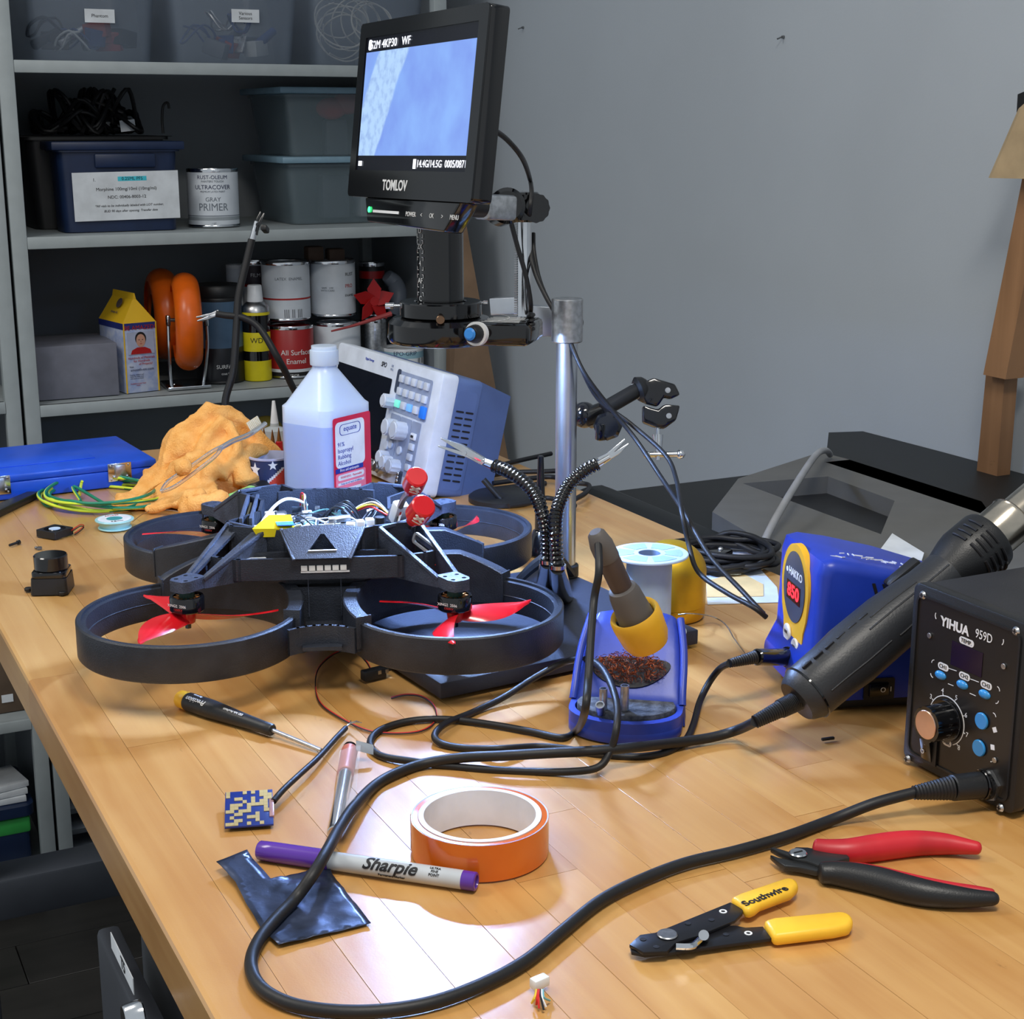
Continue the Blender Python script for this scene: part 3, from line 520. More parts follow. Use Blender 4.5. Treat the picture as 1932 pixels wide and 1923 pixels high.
# lower part of the left unit
zq = zl + .0235
solo('brown_box', MB().box((LX - .20, 3.10, zq + .075), (.33, .2, .15), .002), M('brown_card', (96, 80, 66), .8), 'brown cardboard box on the low shelf beyond the left edge of the bench', 'box')
p = PY(14, 1318, 2.998); solo('box_label', MB().box((0, 0, 0), (.022, .001, .016), 0, Mx=T(*p)), PAPER, 'small white sticker on the brown cardboard box', 'sticker')
zz = -1.062 + .0235
xr = LX - .045; t = thing('recycling_tub', 'navy tub with a green band low on the left shelving unit', 'tub', (xr - .12, 3.1, zz))
tz = PY(20, 1540, 3.0).z; 
W(t).box((xr - .13, 3.10, (zz + tz) / 2 - .001), (.26, .2, tz - zz), .012).build('tub_body', NAVY, t); W(t).prism(rpoly(.28, .22, .02), tz - .002, tz + .02, T(xr - .13, 3.10, 0)).build('rim', NAVY, t)
gz = PY(20, 1565, 2.99).z; W(t).box((xr - .13, 3.08, gz), (.262, .166, .035), .006).build('green_band', M('green_plastic', (60, 170, 80), .45), t)
p = PY(10, 1500, 3.06)
for k in range(3): solo('paper_stack', MB().box((0, 0, 0), (.12, .10, .012), .001, Mx=T(xr - .062, 3.06, tz + .027 + .0135 * k) @ RZ(.1 * k)), PAPER, 'white booklet in the navy tub, ' + ('bottom', 'middle', 'top')[k] + ' one of the stack', 'booklet', 'white booklets on the navy tub')
t = thing('parts_organiser', 'grey stack of small open parts trays low behind the workbench', 'organiser', (PY(135, 1600, 3.0).x, 3.03, ZT[5] + .001))
GP = M('grey_tray', (140, 146, 154), .5); ox = PY(112, 1600, 3.0).x
for k in range(6):
    z0_ = t.location.z + .003 + k * .046
    W(t).hexa([(ox, 3.0, z0_), (ox + .075, 3.0, z0_), (ox + .075, 3.08, z0_), (ox, 3.08, z0_), (ox, 2.975, z0_ + .022), (ox + .075, 2.975, z0_ + .022), (ox + .075, 3.08, z0_ + .012), (ox, 3.08, z0_ + .012)]).box((ox + .037, 3.079, z0_ + .02), (.075, .004, .04)).box((ox + .002, 3.04, z0_ + .02), (.003, .08, .04)).box((ox + .073, 3.04, z0_ + .02), (.003, .08, .04)).build('tray', GP, t)
# leaning board between shelving and wall; wooden post; paper; black case on the wall side
wood('pine', (120, 86, 56), (176, 132, 92), bump=.1, rough=.55, perobj=.2, axis=2, scale=.6)
pts = [PY(845, 655, 2.93), PY(868, 420, 2.93), PY(884, 480, 2.93), PY(962, 870, 2.90)]
bl, tl_, tr_, brr = PY(846, 900, 2.90), PY(852, 380, 2.93), PY(872, 380, 2.93), PY(965, 900, 2.86)
solo('leaning_board', MB().hexa([bl, brr, brr + V((0, .018, 0)), bl + V((0, .018, 0)), tl_, tr_, tr_ + V((0, .018, 0)), tl_ + V((0, .018, 0))]), M('brown_board', (120, 96, 74), .7, var=.15, vs=8), 'brown tapering board leaning beside the shelving unit, behind the ring light', 'board')
def slab(name, quad, t_, mat, label, cat):
    n_ = V(t_); return solo(name, MB().hexa([*quad, *[p + n_ for p in quad]]), mat, label, cat, smooth=0)
pb = thing('wooden_post', 'unpainted wooden post leaning against the wall at the right edge', 'post', PX(1862, 960, 1.40))
q4 = [PX(1836, 960, 1.40), PX(1876, 960, 1.40), PX(1895, 716, 1.40), PX(1860, 707, 1.40)]
W(pb).hexa([*q4, *[p + V((.022, 0, 0)) for p in q4]]).build('lower_stave', MATS['pine'], pb, smooth=0)
q4 = [PX(1855, 707, 1.385), PX(1897, 716, 1.385), PX(1972, 330, 1.385), PX(1932, 320, 1.385)]
W(pb).hexa([*q4, *[p + V((.03, 0, 0)) for p in q4]]).build('upper_stave', MATS['pine'], pb, smooth=0)
slab('kraft_paper', [PX(1869, 336, 1.36), PX(1960, 338, 1.36), PX(1965, 170, 1.36), PX(1926, 205, 1.36)], (.006, .01, 0), M('kraft_paper', (178, 156, 122), .75, bump=.3, bs=25), 'tan folded kraft paper hanging at the upper right edge', 'paper')
slab('dark_pouch', [PX(1918, 212, 1.37), PX(1950, 212, 1.37), PX(1950, 165, 1.37), PX(1920, 178, 1.37)], (.03, .01, 0), BLK, 'black pouch above the kraft paper at the right edge', 'pouch')
# ---------------------------------------------------------------- inspection microscope with screen
MB_Z = .0165
ms = thing('digital_microscope', 'black inspection microscope with ring light and tilted screen on an aluminium pole stand', 'microscope', (.565, 1.16, .0012))
BF = P(831, 1290, MB_Z); BR_ = P(1318, 1188, MB_Z)
ex = (V((BR_.x, BR_.y, 0)) - V((BF.x, BF.y, 0))).normalized(); ey = V((-ex.y, ex.x, 0)); bw = (BR_ - BF).length
Q = Matrix(((ex.x, ey.x, 0, BF.x), (ex.y, ey.y, 0, BF.y), (0, 0, 1, 0), (0, 0, 0, 1)))
BASE = M('base_plate_black', (44, 48, 60), .5, bump=.2, bs=500, var=.05)
colb = P(1066, 1087, MB_Z); cl = Q.inverted() @ colb; bd = cl.y + .035
W(ms).prism([(0, 0), (bw, 0), (bw, bd), (0, bd)], .0035, MB_Z, Q, bev=.0012).build('base_plate', BASE, ms)
for x, y in ((.02, .02), (bw - .02, .02), (bw - .02, bd - .02), (.02, bd - .02)): W(ms).cyl(Q @ V((x, y, .0015)), Q @ V((x, y, .0036)), .009).build('foot', RUB, ms)
cr = .0098; cz = vz(colb.x, colb.y, 568)
W(ms).cyl((colb.x, colb.y, MB_Z), (colb.x, colb.y, cz - .002), cr, n=36).build('pole', ALU, ms)
W(ms).cyl((colb.x, colb.y, MB_Z), (colb.x, colb.y, MB_Z + .012), cr + .003, n=32, bev=.001).build('pole_collar', BLK, ms)
# pole clamp and cross bracket
zb0, zb1 = vz(colb.x, colb.y, 645), vz(colb.x, colb.y, 563)
W(ms).cyl((colb.x, colb.y, zb0), (colb.x, colb.y, zb1), cr + .0045, n=30, bev=.001).cyl((colb.x + .005, colb.y, (zb0 + zb1) / 2), (colb.x + .005, colb.y - .001, (zb0 + zb1) / 2 + .0001), .001).build('pole_clamp', STL, ms)
Zc = pix(colb)[2] - .01
kp = D(1083, 608, Zc - .02); W(ms).cyl(kp + Fv * .014, kp, .009, n=24, bev=.002).build('clamp_knob', BLKG, ms)
mc = V((.528, 1.185, 0)); dv = (V((colb.x, colb.y, 0)) - mc).normalized()          # tube axis and arm direction
a0 = D(935, 592, Zc + .02)
pk = D(990, 600, Zc); pk.x, pk.y = pk.x, pk.y
W(ms).box(((pk.x + colb.x) / 2, (pk.y + colb.y) / 2, (zb0 + zb1) / 2 + .003), ((pk - V((colb.x, colb.y, pk.z))).length + .01, .012, .024), .002, Mx=Matrix()).build('cross_arm', ALU, ms) if False else None
def bar(p0, p1, w_, h_, bev=.001):
    A = frame(p0, V(p1) - V(p0), (0, 0, 1) if abs((V(p1) - V(p0)).normalized().z) < .9 else (1, 0, 0)); L = (V(p1) - V(p0)).length
    return MB().box((L / 2, 0, 0), (L, h_, w_), bev, A)
def wbar(t, p0, p1, w_, h_, bev=.001, mb=None):
    b = mb or W(t); A = frame(p0, V(p1) - V(p0), (0, 0, 1) if abs((V(p1) - V(p0)).normalized().z) < .9 else (1, 0, 0)); L = (V(p1) - V(p0)).length
    return b.box((L / 2, 0, 0), (L, h_, w_), bev, A)
wbar(ms, D(985, 603, Zc), D(1060, 607, Zc + .005), .014, .028).build('cross_arm', ALU, ms)
wbar(ms, D(930, 578, Zc + .02), D(998, 575, Zc), .012, .016).build('focus_block', ALU, ms)
# rack post
r0, r1 = D(989, 612, Zc - .008), D(987, 400, Zc - .008); r1.x, r1.y = r0.x, r0.y
rz0, rz1 = vz(r0.x, r0.y, 600), vz(r0.x, r0.y, 395)
W(ms).cyl((r0.x, r0.y, rz0 - .02), (r0.x, r0.y, rz1), .0068, n=28).build('rack_post', CHR, ms)
b = W(ms)
sd = (D(970, 500, Zc) - D(989, 500, Zc)).normalized()
for k in range(44):
    z = rz0 + (rz1 - rz0) * (k + .5) / 46; c = V((r0.x, r0.y, z)) + sd * .0078; b.box((0, 0, 0), (.003, .003, .0011), 0, T(*c) @ RZ(math.atan2(sd.y, sd.x)))
b.build('rack_teeth', STL, ms)['kind'] = 'stuff'
# ring light
Zm = pix(V((mc.x, mc.y, .27)))[2]
ztop, zbot = vz(mc.x, mc.y, 598), vz(mc.x, mc.y, 645); mcx = D(832, 620, Zm); mc = V((mcx.x, mcx.y, 0)); Rr = px2m(Zm, 101)
rt = T(mc.x, mc.y, 0)
rl = W(ms).lathe([(.021, zbot + .006), (Rr - .006, zbot + .006), (Rr - .006, zbot), (Rr - .002, zbot + .001), (Rr, zbot + .005), (Rr - .001, ztop - .004), (Rr - .005, ztop), (.028, ztop + .001)], 56, rt, cap=False).lathe([(.021, zbot + .006), (.021, ztop + .001), (.028, ztop + .001)], 40, rt, cap=False)
rl.build('ring_light_body', BLKG, ms)
bxd = (D(960, 618, Zm - .015) - V((mc.x, mc.y, D(960, 618, Zm).z))); bxd.z = 0; bxd.normalize()
A = frame(V((mc.x, mc.y, 0)), bxd, V((-bxd.y, bxd.x, 0)))
W(ms).prism([(.02, -.034), (.082, -.024), (.082, .030), (.02, .038)], zbot + .002, ztop - .001, A, bev=.004).build('control_box', BLKG, ms)
q = A @ T(.052, .002, ztop - .0004)
for k in range(6): chip('warning_text_line', WINK, ms, q @ T(.004, -.018 + .006 * k, 0), .032 - .002 * (k % 3), .0012, .0002, local=False)
MBx = W(ms); MBx.ringz(.028, .0285, 0, .0002, 20, Mx=A @ T(.03, .002, ztop + .0003), a0=-1, a1=1).build('printed_arc', WINK, ms)
led = bpy.data.materials.new('led_glow'); led.use_nodes = True; nb = led.node_tree.nodes['Principled BSDF']; nb.inputs['Base Color'].default_value = (.9, .95, 1, 1); nb.inputs['Emission Color'].default_value = (.33, .52, 1, 1); nb.inputs['Emission Strength'].default_value = 980
W(ms).ringz(.024, Rr - .009, zbot + .003, zbot + .0055, 48, Mx=rt).build('led_ring', led, ms, 'glowing ring of LEDs on the underside')
# dimmer knob on the front side of the box
kc = D(898, 630, Zm - .05); kd = (D(880, 631, Zm - .065) - kc).normalized()
W(ms).cyl(kc - kd * .004, kc + kd * .001, .0098, n=28).build('knob_scale', WINK, ms)
kb = W(ms).cyl(kc, kc + kd * .010, .0078, .0065, 20, .001); kb.build('dimmer_knob', BLK, ms); W(ms).cyl(kc + kd * .010, kc + kd * .0125, .0052, .0046, 20, .001).build('knob_cap', M('sky_blue_cap', (56, 140, 222), .4), ms)
wbar(ms, D(948, 632, Zm - .035), D(964, 628, Zm - .03), .010, .004).build('rocker_switch', BLK, ms)
# tube
tz0, tz1 = ztop - .004, vz(mc.x, mc.y, 400); tr = px2m(Zm, 43.5)
W(ms).lathe([(tr, tz0), (tr, tz1 + .02)], 48, rt).build('tube', BLKG, ms)
W(ms).ringz(tr + .002, Rr * .76, ztop + .001, vz(mc.x, mc.y - Rr, 578), 48, .001, Mx=rt).build('collar_ring', BLKG, ms)
fr = V((-Fv.x, -Fv.y, 0)).normalized(); al = math.atan2(fr.y, fr.x)
for k, py_ in enumerate((437, 467, 499, 532, 566)):
    z = vz(mc.x + fr.x * tr, mc.y + fr.y * tr, py_); an = al - .95
    n_ = V((math.cos(an), math.sin(an), 0)); q = frame(V((mc.x, mc.y, z)) + n_ * (tr + .0002), (-n_.y, n_.x, 0), (0, 0, 1))
    for sx_, sy_ in ((-1, -1), (1, -1), (1, 1), (-1, 1)):
        MB(inv(ms)).prism([(0, 0), (-.0022 * sx_, 0), (-.0022 * sx_, .0004 * -sy_), (-.0004 * sx_, .0004 * -sy_), (-.0004 * sx_, .003 * -sy_), (0, .003 * -sy_)], 0, .0001, q @ T(.0045 * sx_, .0055 * sy_, 0)).build('target_mark', WINK, ms, smooth=0)
    text(('D', '2X', '4', 'AF', 'C')[k], .0045, q @ T(0, 0, .0002), WINK, ms, local=False)
def screw(p0, p1, r_, n='thumb_screw', m=CHR):
    p0, p1 = V(p0), V(p1); W(ms).cyl(p0, p0 + (p1 - p0) * .45, r_ * .55, n=12).cyl(p0 + (p1 - p0) * .45, p1, r_, n=14, bev=r_ * .1).build(n, m, ms)
zs_ = vz(mc.x, mc.y, 577)
screw(D(757, 577, Zm), D(727, 577, Zm), .0026); screw(D(905, 571, Zm), D(920, 571, Zm), .0018); screw(D(831, 600, Zm - Rr * .72), D(831, 604, Zm - Rr * .98), .0036, m=M('dark_brass', (128, 104, 84), .35, 1))
# monitor
TLm, TRm, BRm, BLm = V((.566, 1.449, .523)), V((.579, 1.190, .528)), V((.558, 1.201, .366)), V((.545, 1.460, .362))
k_ = .87; TLm = D(691, 46, 1.48 * k_); TRm = D(936, 3, 1.26 * k_); BRm = D(884, 382, 1.30 * k_); BLm = D(653, 369, 1.52 * k_)
cm = (TLm + TRm + BRm + BLm) / 4; xm = ((TRm - TLm) + (BRm - BLm)).normalized(); ymn = ((TLm - BLm) + (TRm - BRm)).normalized(); SQ = frame(cm, xm, ymn)
sw, sh = ((TRm - TLm).length + (BRm - BLm).length) / 2, ((TLm - BLm).length + (TRm - BRm).length) / 2
mon = ms
W(ms).prism(rpoly(sw, sh, .004), -.016, 0, SQ, bev=.001).build('screen_housing', BLKG, ms)
W(ms).prism(rpoly(sw, sh, .004), 0, .0016, SQ, holes=[[(x, y) for x, y in ((-sw / 2 + .012, -sh / 2 + .022), (-sw / 2 + .012, sh / 2 - .012), (sw / 2 - .014, sh / 2 - .012), (sw / 2 - .014, -sh / 2 + .022))]]).build('screen_bezel', BLKG, ms)
sm = bpy.data.materials.new('screen_picture'); sm.use_nodes = True; n = sm.node_tree.nodes; l = sm.node_tree.links; b_ = n['Principled BSDF']
tc = n.new('ShaderNodeTexCoord'); sep = n.new('ShaderNodeSeparateXYZ'); l.new(tc.outputs['Object'], sep.inputs[0])   # the screen object lies in its own xy plane
nz = n.new('ShaderNodeTexNoise'); nz.inputs['Scale'].default_value = 22; nz.inputs['Detail'].default_value = 4; l.new(tc.outputs['Object'], nz.inputs[0])
nzc = n.new('ShaderNodeValToRGB'); nzc.color_ramp.elements[0].position = .3; nzc.color_ramp.elements[0].color = rgb((122, 152, 236)); nzc.color_ramp.elements[1].position = .7; nzc.color_ramp.elements[1].color = rgb((140, 182, 252)); l.new(nz.outputs[0], nzc.inputs[0])
# diagonal band: u = x - k*y
ma = n.new('ShaderNodeMath'); ma.operation = 'MULTIPLY_ADD'; ma.inputs[1].default_value = -.60; l.new(sep.outputs[1], ma.inputs[0]); l.new(sep.outputs[0], ma.inputs[2])
nw = n.new('ShaderNodeMath'); nw.operation = 'MULTIPLY_ADD'; nw.inputs[1].default_value = .012; l.new(nz.outputs[0], nw.inputs[0]); l.new(ma.outputs[0], nw.inputs[2])
rp = n.new('ShaderNodeMapRange'); rp.inputs[1].default_value = -.12; rp.inputs[2].default_value = .0; l.new(nw.outputs[0], rp.inputs[0])
rc = n.new('ShaderNodeValToRGB'); E = rc.color_ramp.elements; E[0].position = .23; E[0].color = (0, 0, 0, 1); E[1].position = .26; E[1].color = (1, 1, 1, 1); e = E.new(.69); e.color = (1, 1, 1, 1); e = E.new(.72); e.color = (0, 0, 0, 1)
l.new(rp.outputs[0], rc.inputs[0]); nz2 = n.new('ShaderNodeTexNoise'); nz2.inputs['Scale'].default_value = 130; l.new(tc.outputs['Object'], nz2.inputs[0])
c2 = n.new('ShaderNodeValToRGB'); c2.color_ramp.elements[0].position = .35; c2.color_ramp.elements[0].color = rgb((160, 192, 240)); c2.color_ramp.elements[1].position = .55; c2.color_ramp.elements[1].color = rgb((182, 216, 255)); l.new(nz2.outputs[0], c2.inputs[0])
mx = n.new('ShaderNodeMix'); mx.data_type = 'RGBA'; l.new(rc.outputs[0], mx.inputs[0]); l.new(nzc.outputs[0], mx.inputs[6]); l.new(c2.outputs[0], mx.inputs[7])
b_.inputs['Base Color'].default_value = (.01, .01, .01, 1); l.new(mx.outputs[2], b_.inputs['Emission Color']); b_.inputs['Emission Strength'].default_value = 1.0; b_.inputs['Roughness'].default_value = .15
iw, ih = sw - .026, sh - .034; ic = SQ @ T(-.001, .005, .0003)
W(ms).box((0, 0, 0), (iw, ih, .0004), 0, ic).build('display_glass', M('display_off_black', (16, 18, 30), .15), ms)
pic = MB().box((0, 0, 0), (iw - .004, ih - .024, .0002)).build('displayed_image', sm, ms); pic.matrix_basis = inv(ms) @ ic @ T(0, 0, .0004)
SWH = M('screen_text', (235, 240, 255), .5, emit=1.1)
tl_ = ic @ T(-iw / 2, ih / 2, .0008)
text('52M 4KP30   WF', .0068, tl_ @ T(.048, -.0068, 0), SWH, ms, local=False, sx=1.15); chip('battery_icon', SWH, ms, tl_ @ T(.009, -.0062, 0), .006, .0085, .0001, local=False, r=.002)
bl_ = ic @ T(iw / 2, -ih / 2, .0008); text('14.4G/14.5G  0005/0871', .0058, bl_ @ T(-.041, .0055, 0), SWH, ms, local=False, sx=1.05); chip('card_icon', SWH, ms, bl_ @ T(-.087, .0055, 0), .005, .0075, .0001, local=False); chip('status_icon', SWH, ms, ic @ T(-iw / 2 + .008, -ih / 2 + .0055, .0008), .007, .004, .0001, local=False)
text('TOMLOV', .0085, SQ @ T(-.02, -sh / 2 + .010, .0018), WINK, ms, local=False, bold=.03, sx=.95)
# control strip below the screen
cs = SQ @ T(0, -sh / 2, 0); x0, x1 = -sw / 2 + .030, sw / 2 - .022
W(ms).prism([(x0, 0), (x0 + .008, -.020), (x1 - .022, -.023), (x1, 0)], -.018, -.001, cs, bev=.002).build('control_strip', BLKG, ms)
q = cs @ T(0, -.011, -.0008); chip('status_led', M('green_led', (60, 240, 130), .5, emit=3), ms, q @ T(x0 + .012, .001, 0), .005, .005, .0002, local=False, r=.0024)
chip('light_bar', WINK, ms, q @ T(x0 + .045, 0, 0), .050, .0022, .0002, local=False)
for s_, x in (('POWER', .092), ('<', .111), ('OK', .129), ('>', .147), ('MENU', .167)): text(s_, .0038, q @ T(x0 + x, -.0005, .0001), WINK, ms, local=False)
# monitor arm, clamp head and big knob
wbar(ms, D(893, 391, 1.19), D(955, 398, Zc - .01), .010, .014).build('screen_arm', CHR, ms)
W(ms).cyl(D(884, 388, 1.17), D(912, 390, 1.18), .0085, n=20, bev=.001).build('arm_pivot', BLK, ms)
wbar(ms, D(906, 390, 1.22), D(962, 392, 1.24), .020, .020, .003).build('clamp_bracket', STL, ms)
W(ms).cyl(D(945, 395, 1.34), D(958, 388, 1.27), .0150, n=28, bev=.003).build('tilt_joint', BLKG, ms)
W(ms).cyl((r0.x, r0.y, vz(r0.x, r0.y, 418)), (r0.x, r0.y, vz(r0.x, r0.y, 362)), .014, n=28, bev=.002).build('focus_hub', BLKG, ms)
k0, k1 = D(985, 388, Zc - .01), D(1012, 393, Zc - .045); b = W(ms)
gear = []
for k in range(48):
    a = 2 * PI * k / 48; rr = .0130 + .0004 * math.cos(a * 12); gear.append((rr * math.cos(a), rr * math.sin(a)))
b.prism(gear, 0, (k1 - k0).length, axisf(k0, k1), bev=.0); b.build('focus_knob', BLKG, ms)
# ---------------------------------------------------------------- microscope cables
ZK = Zc
def wcable(name, pts, r_, mat, label, cat='cable', k=8, group=None, n=10, mf=None):
    return solo(name, MB().tube(pts, r_, n, k, mf=mf), mat, label, cat, group, loc=pts[0], smooth=60)
wcable('screen_cable', [D(926, 242, 1.15), D(955, 262, 1.18), D(985, 298, 1.23), D(999, 335, ZK - .04), D(1003, 362, ZK - .05), D(1000, 395, ZK - .055), D(998, 430, ZK - .02), D(1005, 500, ZK - .03), D(1030, 560, ZK - .04), D(1065, 620, ZK - .05), D(1100, 700, ZK - .06), D(1150, 768, ZK - .05), D(1200, 830, ZK - .05), D(1250, 905, ZK - .08), D(1290, 965, 1.30), D(1340, 1050, 1.26), D(1400, 1115, 1.23), D(1440, 1158, 1.20)], .0021, RUB,
       'long black cable running from behind the screen down the pole to the blue station', k=6)
wcable('usb_cable', [D(1006, 440, ZK - .015), D(1008, 480, ZK - .02), D(1022, 540, ZK - .035), D(1058, 612, ZK - .045), D(1092, 684, ZK - .055), D(1128, 752, ZK - .04), D(1190, 800, ZK - .04), D(1255, 858, ZK - .06), D(1276, 905, ZK - .09), D(1285, 960, 1.29), D(1300, 1030, 1.28), D(1318, 1080, 1.26), D(1370, 1118, 1.22), D(1420, 1145, 1.19), D(1446, 1165, 1.19)], .0021, RUB,
       'black cable looping right below the arm clamp before reaching the blue station', k=6)
wcable('ring_light_cable', [D(955, 370, ZK - .05), D(962, 410, ZK - .045), D(975, 460, ZK - .04), D(992, 520, ZK - .035), D(1001, 570, ZK - .03), D(999, 596, ZK - .03), D(988, 610, 1.27)], .0022, RUB, 'short black cable from the screen joint to the ring light box', k=6)
b = MB(); solo('coiled_cable', b.tube([D(1002 + 5 * math.sin(a * 1.6), 592 + a * 2.2, 1.27 + .006 * math.cos(a * 1.6)) for a in range(16)], .0016, 6, 4), RUB, 'small bunch of twisted black wire at the back of the ring light box', 'cable')
# ---------------------------------------------------------------- articulated arm with crab clamp on the pole
ac = thing('clamp_arm', 'black articulated arm ending in a crab clamp, mounted on the pole behind the cables', 'clamp', D(1105, 790, ZK + .01))
GB = BLKG
W(ac).sphere(D(1103, 783, ZK + .012), .0125, n=20).build('ball_joint', GB, ac)
W(ac).cyl(D(1092, 783, ZK + .01), D(1110, 783, ZK + .012), .010, n=18).build('pole_mount', BLK, ac)
W(ac).cyl(D(1108, 790, ZK + .012), D(1150, 775, ZK), .0105, n=20, bev=.002).build('elbow', GB, ac)
W(ac).cyl(D(1140, 772, ZK - .01), D(1206, 734, ZK + .01), .0072, n=18).build('arm_tube', BLK, ac)
W(ac).cyl(D(1196, 740, ZK + .008), D(1200, 738, ZK + .009), .0076, n=18).build('arm_band', WINK, ac)
W(ac).cyl(D(1150, 800, ZK), D(1146, 805, ZK - .024), .0135, n=8, bev=.003).build('wing_knob', GB, ac)
W(ac).box((0, 0, 0), (.010, .008, .016), .002, T(*D(1134, 815, ZK - .02))).build('knob_wing', GB, ac)
W(ac).cyl(D(1200, 738, ZK + .01), D(1222, 730, ZK + .012), .013, .011, n=18, bev=.003).build('arm_head', BLK, ac)
q = frame(D(1240, 750, ZK + .01), Rv, Uv)
W(ac).prism([(-.018, .012), (-.004, .018), (.016, .012), (.021, .002), (.012, -.002), (.006, .0), (.0, -.009), (-.012, -.006)], -.009, .009, q, bev=.002).build('upper_jaw', GB, ac)
W(ac).prism([(-.014, -.008), (.0, -.012), (.006, -.007), (.021, -.008), (.017, -.022), (.006, -.030), (-.004, -.028), (-.014, -.024)], -.009, .009, q, bev=.002).build('lower_jaw', GB, ac)
for x, y in ((.009, .006), (.010, -.018)): W(ac).cyl(q @ V((x, y, .009)), q @ V((x, y, .0105)), .0026).build('rivet', STL, ac)
W(ac).cyl(D(1241, 798, ZK + .01), D(1242, 868, ZK + .01), .0024, n=12).cyl(D(1241, 820, ZK + .01), D(1241, 845, ZK + .01), .005, .004, n=14).build('clamp_screw', CHR, ac)
W(ac).cyl(D(1220, 858, ZK + .01), D(1284, 857, ZK + .01), .0028, n=12).sphere(D(1284, 857, ZK + .01), .0045).sphere(D(1221, 858, ZK + .01), .0038).build('t_handle', CHR, ac)
# ---------------------------------------------------------------- goosenecks with alligator clips beside the pole
def goose(t, pts, r_=.0054, name='gooseneck'):
    ps = spline(pts, 40); b = W(t); L = [0]
    for a, c in zip(ps, ps[1:]): L.append(L[-1] + (c - a).length)
    n_ = len(ps); vsum = []; up = None; seg = 10; pitch = .0036
    m_ = int(L[-1] / (pitch / 4)); pos = []
    j = 0
    for i in range(m_ + 1):
        s_ = L[-1] * i / m_
        while j < n_ - 2 and L[j + 1] < s_: j += 1
        f_ = (s_ - L[j]) / max(1e-9, L[j + 1] - L[j]); pos.append(ps[j].lerp(ps[j + 1], f_))
    return b.tube(pos, r_, seg, 1, rf=lambda u: 1 + .13 * math.cos(2 * PI * u * L[-1] / pitch)).build(name, BLKG, t, smooth=60)
def clip(t, p, d, up, s_=1, mat=CHR, gap=.007, boot=False):
    q = frame(p, d, up); L = .042 * s_
    W(t).prism([(0, -.003 * s_), (L * .55, -.0035 * s_), (L, 0), (L, .0012), (L * .5, .0022 * s_), (0, .003 * s_)], -.0032 * s_, .0032 * s_, q, bev=.0006).build('clip_jaw', mat, t)
    q2 = q @ T(L * .42, .002, 0) @ RZ(.26)
    W(t).prism([(-.020 * s_, .003), (-.018 * s_, .0062), (-.004, .003), (L * .58, .0), (L * .56, -.0015), (0, -.001)], -.0030 * s_, .0030 * s_, q2, bev=.0005).build('clip_lever', mat, t)
    W(t).cyl(q @ V((L * .40, .0015, -.0042)), q @ V((L * .40, .0015, .0042)), .0020, n=12).build('clip_pin', mat, t)
gs = thing('helping_hands', 'pair of ribbed black goosenecks with chrome alligator clips standing beside the pole', 'clamp stand', P(1055, 1118, MB_Z))
ZG = 1.24
pA = [D(1033, 1060, ZG), D(1032, 1010, ZG), D(1024, 970, ZG), D(1004, 925, ZG + .01), D(965, 893, ZG + .02), D(933, 879, ZG + .03)]
pB = [D(1052, 1070, ZG - .02), D(1048, 1010, ZG - .02), D(1051, 965, ZG - .01), D(1070, 920, ZG), D(1100, 890, ZG), D(1128, 875, ZG)]
goose(gs, pA); goose(gs, pB)
for p, bt in ((pA, P(1030, 1112, MB_Z)), (pB, P(1062, 1128, MB_Z))):
    W(gs).cyl(bt, p[0], .0095, .0062, n=18).build('cone_base', BLKG, gs)
    W(gs).cyl(p[0] - V((0, 0, .001)), p[0] + V((0, 0, .002)), .0068, n=18).build('ferrule', CHR, gs)
c_ = P(1040, 1105, MB_Z); 
for k in range(3): a = k * 2.1 + .4; W(gs).tube([c_ + V((0, 0, .030)), c_ + V((math.cos(a) * .016, math.sin(a) * .016, .018)), c_ + V((math.cos(a) * .030, math.sin(a) * .030, .004))], .006, 8, 5, rf=lambda u: 1.1 - .45 * u).build('base_foot', BLK, gs)
W(gs).cyl(pA[-1], pA[-1] + (D(905, 868, ZG + .04) - pA[-1]), .0038, .0032).build('clip_sleeve', CHR, gs); W(gs).cyl(pB[-1], D(1150, 862, ZG), .0030, .0026).build('clip_sleeve', CHR, gs)
clip(gs, D(912, 870, ZG + .035), D(852, 836, ZG + .045) - D(912, 870, ZG + .035), D(912, 890, ZG) - D(912, 870, ZG), 1.0)
clip(gs, D(1136, 872, ZG), D(1180, 843, ZG) - D(1136, 872, ZG), D(1130, 850, ZG) - D(1136, 872, ZG), .62)
# slim black stand pillar behind the goosenecks
sp = thing('pillar_stand', 'slim black tapered stand just left of the aluminium pole base', 'stand', P(1028, 1050, .0012) + V((0, .01, 0)))
z0 = sp.location
for (py0, py1, a, b2) in ((1085, 1000, .014, .008), (1000, 940, .006, .0055), (940, 860, .0045, .003)):
    za, zb_ = vz(z0.x, z0.y, py0), vz(z0.x, z0.y, py1); W(sp).cyl((z0.x, z0.y, max(za, .0012)), (z0.x, z0.y, zb_), a, b2, n=18, bev=.0008).build('pillar_section', BLKG, sp)
